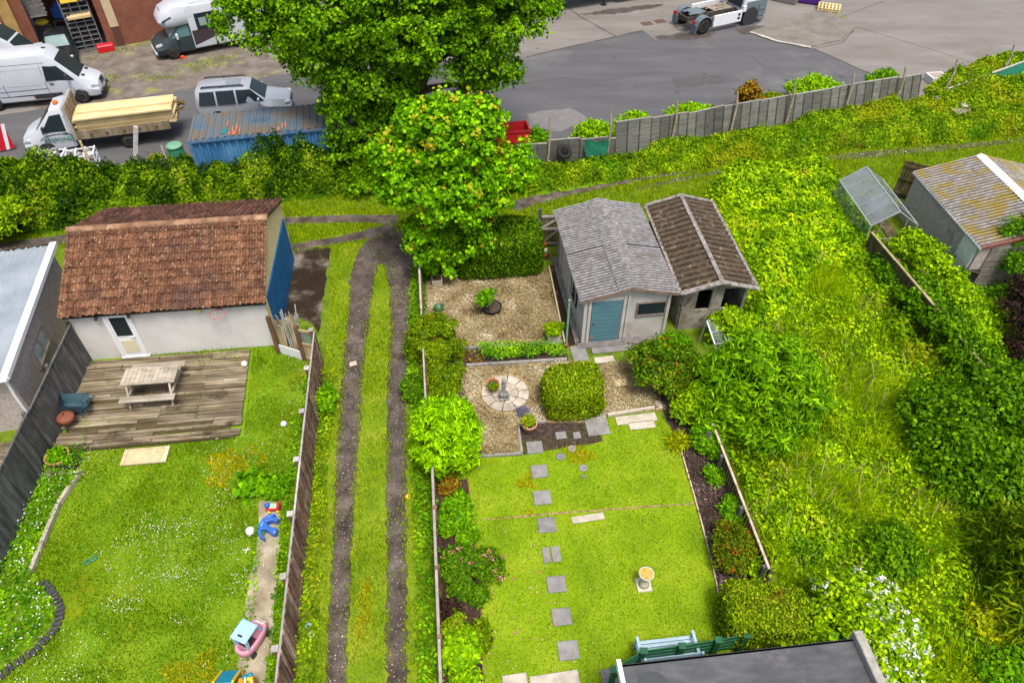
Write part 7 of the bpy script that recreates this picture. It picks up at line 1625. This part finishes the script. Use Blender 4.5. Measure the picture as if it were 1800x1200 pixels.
# beds and pots
bush('light green leafy plants at the top of the rose bed',G(805,905),(.45,.6,.5),2200,.12,LM['green'],30,'border_plant','plant',puff=.16)
bush('pale pink rose bush leaning on the low fence',G(800,1000),(.55,.6,.7),2600,.085,LM['rose'],31,'rose_bush','rose bush',puff=.16,bloom=(LM['pink'],12,.06,lambda p:True))
bush('deep pink rose bush spilling over the lawn edge',G(852,1005),(.5,.55,.6),2000,.085,LM['rose'],32,'rose_bush','rose bush',puff=.16,bloom=(LM['pink'],13,.065,lambda p:p[0]>0),core=False)
bush('dark brown leaved low plant in the rose bed',G(793,1075),(.3,.3,.25),700,.09,LM['purple'],33,'border_plant','plant',puff=.14)
bush('yellow green lady\'s mantle clump at the rose bed foot',G(812,1150),(.5,.55,.5),2300,.12,LM['bright'],34,'border_plant','plant',puff=.18)
for k,(px,py,rx,ry,h,mt,lb) in enumerate(((790,860,.3,.3,.3,'rust','brownish plant at the head of the rose bed'),(822,945,.35,.4,.4,'green','leafy green plant between the rose bed head and the pale pink roses'),(812,1040,.3,.3,.35,'rose','dark green plant just below the roses'),(840,1050,.25,.28,.3,'rose','small dark plant by the lawn edge of the rose bed'),(800,1110,.4,.35,.45,'weed','mixed leafy plant at the middle foot of the rose bed'),(845,1120,.3,.4,.3,'olive','rusty low plant along the lawn edge at the rose bed foot'),(820,1210,.45,.5,.4,'bright','fresh plant cut by the bottom edge in the rose bed'),(785,930,.28,.4,.6,'green','tall green plant against the low fence boards'))):
    bush(lb,G(px,py),(rx,ry,h),1000,.1,LM[mt],140+k,'border_plant','plant',puff=.14)
bush('spiky yellow green clump at the lawn top corner',G(1192,782),(.3,.28,.3),500,.26,LM['yellow'],35,'border_plant','plant',puff=.12,asp=.16,core=False,droop=-.3)
bush('small green weed clump low in the bark border',G(1300,985),(.35,.4,.35),800,.11,LM['green'],36,'border_plant','plant',puff=.14)
bush('green ferny plant against the mossy picket fence',G(1285,905),(.4,.45,.5),1100,.1,LM['green'],150,'border_plant','plant',puff=.14,core=False)
bush('pale green plant at the foot of the fence near the photinia',G(1318,1000),(.35,.4,.45),1000,.1,LM['bramble'],151,'border_plant','plant',puff=.14)
bush('trailing green plant by the fence brace',G(1262,800),(.35,.5,.45),1000,.1,LM['laurel'],152,'border_plant','plant',puff=.14,core=False)
bush('small green plant on the bark near the fence brace',G(1255,840),(.35,.35,.3),600,.11,LM['green'],37,'border_plant','plant',puff=.12,core=False)
bush('lavender clump beside the pink clay pot',G(918,728),(.17,.18,.26),260,.12,LM['lavender'],38,'lavender','plant',puff=.1,asp=.2,core=False)
bush('thin flowering stems in the pink clay pot',Vector(G(930,757))+Vector((0,0,.33)),(.22,.22,.34),190,.09,LM['weed'],39,'potted_plant','plant',puff=.08,core=False)
bush('sparse brownish plant in the terracotta pot on the patio',G(867,683,.27),(.17,.17,.24),130,.08,LM['olive'],40,'potted_plant','plant',puff=.08,core=False)
tree('bonsai_tree','tiny leaning fresh green tree in the black tub',G(862,545,.2),[(Vector(G(862,545,.2))+Vector((-.22,0,.55)),(.3,.28,.25)),(Vector(G(862,545,.2))+Vector((-.05,.05,.75)),(.2,.2,.18))],1300,.14,.09,LM['green'],41,.03,.6,cat='small tree')
bush('pale green plant filling the white trough planter',Vector(G(972,596))+Vector((0,0,.3)),(.34,.32,.42),1300,.1,LM['weed'],42,'potted_plant','plant',puff=.13,core=False)
bush('sprouting green plant in the half barrel planter',Vector(G(108,812))+Vector((0,0,.27)),(.25,.25,.25),500,.1,LM['green'],43,'potted_plant','plant',puff=.1,core=False)
bush('few leaves in the black pot beside the barrel',Vector(G(128,818))+Vector((-.05,0,.18)),(.18,.18,.2),250,.1,LM['green'],44,'potted_plant','plant',puff=.08,core=False)
bush('big leaved rhubarb plant beside the concrete path',G(446,856),(.5,.5,.42),150,.24,LM['green'],45,'rhubarb_plant','plant',puff=.2,asp=.8,core=False,jit=.3)
bush('loose green plant beside the rhubarb at the fence foot',G(492,860),(.35,.5,.4),900,.12,LM['green'],46,'border_plant','plant',puff=.15,core=False)
bush('green bush growing through the brown fence onto the lane',G(572,715),(.4,.6,.75),1500,.12,LM['green'],47,puff=.16,core=False)
# bushes behind the yard fence
for i,(px,py,r,h,mt,lb) in enumerate(((1042,258,1.0,1.5,'bright','bright green bush behind the low netted panels'),(1112,238,.95,1.2,'bright','small bright bush behind the first tall grey panel'),(1212,222,1.35,1.2,'bright','wide bright green bush behind the grey panels'),(1312,195,.8,1.7,'rust','rusty red bush behind the grey panels'),(1352,190,.6,.9,'weed','yellowish bush beside the rusty red one'),(1432,180,1.7,1.3,'bright','long bright bush near the asphalt seam'),(1548,160,1.0,1.2,'green','dark fresh bush near the fence end'),(938,262,.7,1.1,'green','dark green bush beside the red skip'),(1240,232,.5,.7,'olive','small brownish bush behind the panel joint'))):
    bush(lb,G(px,py),(r,r*.7,h),int(2600*r*r)+900,.14,LM[mt],60+i,puff=.28,low=-.3)
bush('yellow green bush at the far left of the ivy hedge',G(5,420),(1.5,1.2,1.9),6500,.15,LM['weed'],75,puff=.35)
bush('brownish dry bush before the blue container end',G(572,300),(.9,.8,1.3),3000,.12,LM['rust'],76,puff=.3)
bush('ferny green bush between beam and water butt',G(290,312),(.8,.6,1.2),2500,.16,LM['weed'],77,puff=.25,asp=.25,core=False)
# long ivy hedge on the left
def hpoly(pts): return [(p.x,p.y) for p in GP(pts)]
HF=hpoly([(-220,452),(0,418),(130,404),(300,384),(420,370),(520,352),(600,345),(690,345),(700,300),(600,295),(520,308),(420,322),(300,312),(130,315),(0,322),(-220,350)])
def hedge_h(x,y):
    return (1.55+.4*np.exp(-((x+10.2)/1.9)**2)*1.6-.35*np.exp(-((x+16.3)/1.6)**2))*(.3+.75*vnoise(x,y,.75,3)+.75*vnoise(x,y,1.9,4))
hd=thing('hedge','long overgrown ivy and bramble hedge along the rear track','hedge',(0,0,0))
o=cover('foliage',HF,hedge_h,560,.145,LM['ivy'],'thing',None,None,seed=8,grid=.3,edge=.9); o.parent=hd; del o['kind']
GL=leafcol('family_lawn_grass',(.085,.165,.004),(.155,.255,.007),(.24,.34,.012),spec=0.0,transl=.3,patch=[((.5,.4,.02),.38,.55,.68),((.13,.27,.006),.8,.54,.66),((.34,.33,.04),2.2,.6,.7)])
GC=leafcol('mown_lawn_grass',(.078,.15,.003),(.142,.22,.004),(.205,.28,.006),spec=0.0,transl=.3,patch=[((.5,.41,.02),.5,.54,.68),((.15,.29,.006),.45,.55,.66),((.36,.3,.04),2.4,.6,.7)])
GV=leafcol('verge_grass',(.11,.22,.006),(.21,.34,.01),(.34,.45,.02),spec=0.0,transl=.3,patch=[((.3,.26,.03),.7,.64,.76)])
GT=leafcol('tall_grass',(.16,.31,.008),(.27,.45,.012),(.4,.56,.04),spec=0.0,transl=.35,patch=[((.3,.34,.04),.45,.68,.82)])
# ground covers
def flat(a,b,sc,sd): return lambda x,y: a+b*vnoise(x,y,sc,sd)+.4*b*vnoise(x,y,sc*3.1,sd+1)
BR=hpoly([(1240,345),(1275,302),(1440,292),(1478,335),(1535,425),(1600,545),(1545,560),(1470,480),(1430,470),(1405,540),(1370,575),(1300,575),(1310,520),(1275,430)])
cover('bramble_patch',BR,flat(.35,.75,.55,12),330,.17,LM['bramble'],'stuff','dense bright bramble patch beside the mossy shed','brambles',seed=9,edge=.6)
BR2=hpoly([(1500,500),(1600,560),(1735,690),(1700,700),(1640,690),(1580,640),(1540,580)])
cover('bramble_patch',BR2,flat(.3,.6,.6,14),260,.15,LM['weed'],'stuff','darker brambles at the foot of the mossy board fence','brambles',seed=10,edge=.5)
WB=hpoly([(930,318),(945,298),(1080,283),(1250,248),(1440,212),(1610,184),(1640,190),(1680,215),(1800,200),(1950,190),(1950,222),(1750,245),(1640,254),(1480,266),(1300,290),(1130,312),(1000,334),(930,345)])
blades('verge_grass',WB,160,.45,.012,GV,'tall grass on the weedy bank',seed=47,hvar=lambda x,y:.3+1.2*vnoise(x,y,.8,54))
cover('weed_bank',WB,flat(.05,.95,.7,16),380,.13,LM['weed'],'stuff','weedy bank below the yard fence','weeds',seed=11,asp=.5,grid=.3,edge=.5)
WB2=hpoly([(1625,160),(1660,135),(1720,112),(1800,98),(2000,70),(2000,195),(1800,202),(1720,198),(1640,192)])
cover('weed_bank',WB2,flat(.05,.75,.9,18),260,.15,LM['weed'],'stuff','bright brambles around the broken netted fence','brambles',seed=12,edge=.5)
FW1=strip([(575,660,.35),(560,800,.35),(545,1000,.35),(530,1250,.35)]); cover('fence_weeds',FW1,flat(.02,.3,1.2,20),260,.1,LM['weed'],'stuff','weeds along the lane side of the brown fence','weeds',seed=13,core=False)
FW2=strip([(735,480,.3),(735,620,.35),(742,800,.35),(752,1000,.3),(760,1260,.3)]); cover('fence_weeds',FW2,flat(.02,.32,1.2,22),330,.1,LM['green'],'stuff','weeds along the lane side of the rose bed fence','weeds',seed=14,core=False)
FW3=strip([(548,660,.2),(528,800,.28),(508,960,.25),(495,1100,.22),(478,1260,.22)]); cover('fence_weeds',FW3,flat(.02,.3,1.4,24),300,.09,LM['green'],'stuff','weeds between the path strip and brown fence','weeds',seed=15,core=False)
FW4=strip([(420,1240,.12),(436,1110,.12),(446,1000,.15),(458,930,.15)]); cover('fence_weeds',FW4,flat(.01,.15,1.4,26),220,.08,LM['green'],'stuff','weeds at the lawn edge of the path strip','weeds',seed=16,core=False)
CB=hpoly([(160,655),(158,700),(150,830),(110,880),(60,1005),(70,1022),(100,1060),(100,1090),(60,1140),(-30,1195),(-110,1260),(-10,1010),(60,870)])
holes_d=[hpoly([(100,790),(150,790),(165,640),(110,640)])]
cover('clover_bed',CB,flat(.05,.22,1.0,28),420,.085,LM['green'],'stuff','leafy clover and ground elder bed by the grey fence','clover',seed=17,core=False,holes=holes_d)
PS=hpoly([(840,612),(988,606),(994,630),(850,640)]); cover('border_plants',PS,flat(.1,.25,1.8,30),700,.085,LM['green'],'stuff','low leafy planting between the two gravel areas','plants',seed=18,core=False)
cover('dry_leaves',hpoly([(815,620),(850,618),(850,640),(822,640)]),flat(.01,.05,2,31),300,.08,LM['rust'],'stuff','dry brown leaves at the end of the planted strip','leaves',seed=19,core=False)
BK=BEDW[2]; cover('bark_chips',BK,flat(.01,.04,3,32),900,.06,leafcol('bark_chip',(.03,.018,.014),(.08,.05,.042),(.16,.11,.1),(.32,.26,.24),.95,transl=0),'stuff','dark chipped bark mulch of the right border','bark',asp=.5,seed=20,core=False)
cover('bark_chips',BEDW[1],flat(.01,.04,3,33),600,.055,leafcol('brown_chip',(.035,.018,.012),(.09,.045,.03),(.16,.09,.06),(.3,.22,.2),.95,transl=0),'stuff','dark crumbly mulch of the rose bed','bark',asp=.5,seed=21,core=False)
GM=leafcol('gravel_chip',(.09,.065,.03),(.26,.21,.115),(.41,.35,.21),(.52,.48,.38),.92,transl=0,patch=[((.16,.14,.03),.7,.58,.74),((.3,.25,.16),1.6,.6,.72)])
CPH=[(.9*math.cos(a)+G(888,691).x,.9*math.sin(a)+G(888,691).y) for a in [2*math.pi*i/20 for i in range(20)]]
for i,pp in enumerate((GR1,GR2,GR3)): cover('gravel',pp,flat(.0,.012,3,35),800,.055,GM,'stuff',['golden gravel of the rear square','golden gravel around the round patio','golden gravel of the small square by the shed'][i],'gravel',asp=.8,jit=.35,seed=22+i,core=False,holes=[CPH,BEDW[4]],layers=0)
# grass
deckp=hpoly([(100,790),(428,768),(445,618),(160,630)])
blades('lawn_grass',LL,1500,.06,.008,GL,'shaggy grass of the family lawn',holes=[deckp,CB,PTH],seed=31,hvar=lambda x,y:.6+.9*vnoise(x,y,1.2,40))
blades('lawn_grass',LC,1300,.042,.008,GC,'short yellow green grass of the middle lawn',seed=32)
TR_=[RUTLi,RUTRi,JCT,TB,TF,TR1,TR2,APR]
blades('verge_grass',VG,900,.1,.009,GV,'grass strips along the lane',holes=TR_,seed=33,hvar=lambda x,y:.5+1.0*vnoise(x,y,1.1,42))
RLG=hpoly([(-220,475),(120,436),(300,412),(515,442),(585,438),(690,412),(740,400),(900,402),(985,396),(1140,376),(1268,350),(1300,312),(1440,300),(1480,350),(1620,330),(1700,300),(1950,270),(1950,215),(1700,245),(1480,262),(1250,285),(1100,303),(930,310),(700,325),(515,330),(300,380),(120,402),(-220,432)])
blades('lane_grass',RLG,520,.13,.011,GV,'grass of the rear track',holes=TR_[3:6],seed=34,hvar=lambda x,y:.5+1.1*vnoise(x,y,.9,44))
blades('track_grass',JCT+[] ,40,.08,.01,GV,'thin grass on the muddy junction',seed=35,keep=lambda x,y:(vnoise(x,y,1.3,45)>.6)*1.)
for i,r_ in enumerate((RUTL,RUTR)): blades('track_grass',r_,200,.07,.009,GV,['thin weeds in the left wheel rut','thin weeds in the right wheel rut'][i],seed=36+i,keep=lambda x,y:(vnoise(x,y,1.6,46)>.66)*1.)
RP=hpoly([(1252,742),(1362,1012),(1420,1260),(1960,1260),(1900,800),(1735,650),(1540,440),(1430,440),(1400,540),(1330,600),(1290,700)])
lau=[(14.6+2.6*math.cos(a),13.2+2.9*math.sin(a)) for a in [2*math.pi*i/16 for i in range(16)]]
wild=lambda x,y: vnoise(x,y,.5,48)
blades('tall_grass',RP,520,.5,.01,GT,'long flopping grass of the overgrown garden',lean=.8,holes=[lau],seed=38,windy=(.25,-.25),hvar=lambda x,y:.3+1.2*vnoise(x,y,.75,47),keep=lambda x,y:np.clip(1.5-1.3*wild(x,y)*vnoise(x,y,1.7,46)*2,.1,1))
blades('tall_grass',RP,160,.6,.011,GV,'upright green grass clumps of the overgrown garden',lean=.5,holes=[lau],seed=43,windy=(-.15,.2),hvar=lambda x,y:.3+1.1*vnoise(x,y,1.1,49),keep=lambda x,y:(vnoise(x,y,1.2,44)>.5)*1.)
blades('seed_heads',RP,12,.75,.02,leafcol('seed_head',(.3,.24,.08),(.42,.36,.14),(.52,.46,.2),transl=.2),'straw coloured seed heads above the long grass',lean=.5,holes=[lau],seed=44,keep=lambda x,y:(vnoise(x,y,.6,43)>.45)*1.)
cover('undergrowth',RP,lambda x,y:np.maximum(.04,.9*(wild(x,y)-.3))*(.5+.8*vnoise(x,y,2,49)),210,.12,LM['bramble'],'stuff','leafy weeds among the long grass','weeds',seed=24,grid=.4,core=False)
WD2=hpoly([(1330,880),(1480,880),(1560,930),(1500,1000),(1400,1000),(1360,960)]); cover('undergrowth',WD2,flat(.2,.5,.8,51),300,.12,LM['bramble'],'stuff','bramble weeds behind the red tipped bush','weeds',seed=25,edge=.7,core=False)
WD3=hpoly([(1255,745),(1330,800),(1400,800),(1380,870),(1320,880)]); cover('undergrowth',WD3,flat(.1,.4,.8,52),220,.12,LM['weed'],'stuff','weeds behind the mossy picket fence','weeds',seed=26,edge=.5,core=False)
YM=hpoly([(175,132),(260,128),(420,92),(440,104),(300,140),(180,146)]); blades('yard_moss',YM,260,.08,.015,GV,'sparse grass on the yard dirt',seed=39,keep=lambda x,y:.2+(vnoise(x,y,.8,50)>.45)*.8)
blades('yard_moss',hpoly([(200,84),(290,66),(300,72),(215,95),(150,112),(150,104)]),70,.1,.016,GT,'weeds at the foot of the brick wall',seed=40)
blades('yard_moss',hpoly([(1432,14),(1445,12),(1490,34),(1482,37)]),150,.12,.02,GV,'grass strip along the raised slab edge',seed=42)
blades('deck_grass',hpoly([(340,618),(440,612),(440,640),(345,655)]),90,.14,.01,GV,'grass growing through the deck boards',seed=41,z0=.1,keep=lambda x,y:(vnoise(x,y,1.5,53)>.5)*1.)
# daisies and dropped petals
def specks(name,poly,n,size,mat,label,seed,z=.07,keep=None):
    rs=np.random.RandomState(seed); x,y=sample(poly,n,rs); 
    if keep is not None: m=rs.rand(len(x))<keep(x,y); x,y=x[m],y[m]
    P=np.c_[x,y,np.full(len(x),z)+rs.rand(len(x))*.02]; o=leaves(name,P,np.tile([0,0,1.],(len(P),1)),size,mat,None,.9,.25,rs=rs); return tag(o,label,'flowers',kind='stuff')
specks('daisies',LL,9000,.03,LM['daisy'],'daisies and clover flowers in the family lawn',51,z=.085,keep=lambda x,y:np.clip((vnoise(x,y,.45,60)-.35)*2.2,0,1)*inpoly(x,y,LL)*~inpoly(x,y,deckp))
specks('daisies',CB,260,.045,LM['white'],'white flowers in the clover bed',52,z=.28,keep=lambda x,y:(y<13)*1.)
specks('petals',LC,600,.022,LM['daisy'],'tiny daisies in the middle lawn',53,z=.045)
specks('petals',hpoly([(840,960),(980,960),(980,1160),(850,1180)]),40,.05,LM['pink'],'fallen pink petals on the lawn by the roses',54,z=.05)
specks('pebbles',LL[:0] or hpoly([(560,640),(735,440),(780,1260),(560,1260)]),160,.045,leafcol('pale_pebble',(.3,.28,.26),(.42,.4,.37),(.55,.53,.5),transl=0),'pale stones scattered along the lane ruts',55,z=.02,keep=lambda x,y:(inpoly(x,y,RUTL)|inpoly(x,y,RUTR)|inpoly(x,y,JCT))*.9)

specks('track_grit',hpoly([(560,640),(735,400),(780,1260),(560,1260)]),9000,.04,leafcol('track_grit',(.03,.022,.018),(.1,.078,.062),(.2,.165,.14),(.34,.3,.27),.95,transl=0),'grit and loose stones in the lane ruts',56,z=.016,keep=lambda x,y:(inpoly(x,y,RUTL)|inpoly(x,y,RUTR)|inpoly(x,y,JCT))*1.)
specks('track_grit',hpoly([(900,372),(1230,290),(1480,262),(1800,232),(1800,262),(1480,292),(1130,325),(930,372)]),3500,.09,leafcol('track_stone',(.08,.07,.06),(.18,.16,.145),(.3,.28,.26),transl=0),'loose stones on the rear track',57,z=.02,keep=lambda x,y:(inpoly(x,y,TR1)|inpoly(x,y,TR2))*1.)

DRY=leafcol('dry_lawn_grass',(.3,.3,.015),(.48,.42,.02),(.62,.53,.04))
def ell(px,py,rx,ry): c=G(px,py); return [(c.x+rx*math.cos(2*math.pi*i/18)*(1+.2*math.sin(i*2.3)),c.y+ry*math.sin(2*math.pi*i/18)*(1+.2*math.cos(i*1.7))) for i in range(18)]
for k,(px,py,rx,ry,lb) in enumerate(((415,808,.95,.55,'yellowed lawn patch below the deck corner'),(390,845,.5,.3,'small yellowed lawn patch below the larger one'),(350,1180,.9,.45,'yellowed lawn patch at the bottom of the family lawn'),(640,1070,.22,.9,'orange dry grass on the lane middle'),(1010,800,.6,.35,'yellow lawn patch by the round drain covers'),(925,870,.35,.7,'worn yellow lawn beside the stepping slabs'))):
    blades('dry_grass',ell(px,py,rx,ry),1700,.095,.009,DRY,lb,seed=80+k,keep=lambda x,y:(vnoise(x,y,2.5,61)>.35)*.8)
DK=leafcol('dark_lawn_grass',(.05,.14,.004),(.09,.22,.006),(.15,.3,.01))
blades('lawn_tufts',LL,420,.09,.01,DK,'darker grass tufts in the family lawn',holes=[deckp,CB,PTH],seed=90,keep=lambda x,y:(vnoise(x,y,1.1,62)>.62)*1.)
specks('daisies',ell(330,980,2.3,1.9),2200,.03,LM['daisy'],'thick daisies in the middle of the family lawn',91,z=.08,keep=lambda x,y:np.clip(vnoise(x,y,1.4,63)*1.6-.5,0,1))
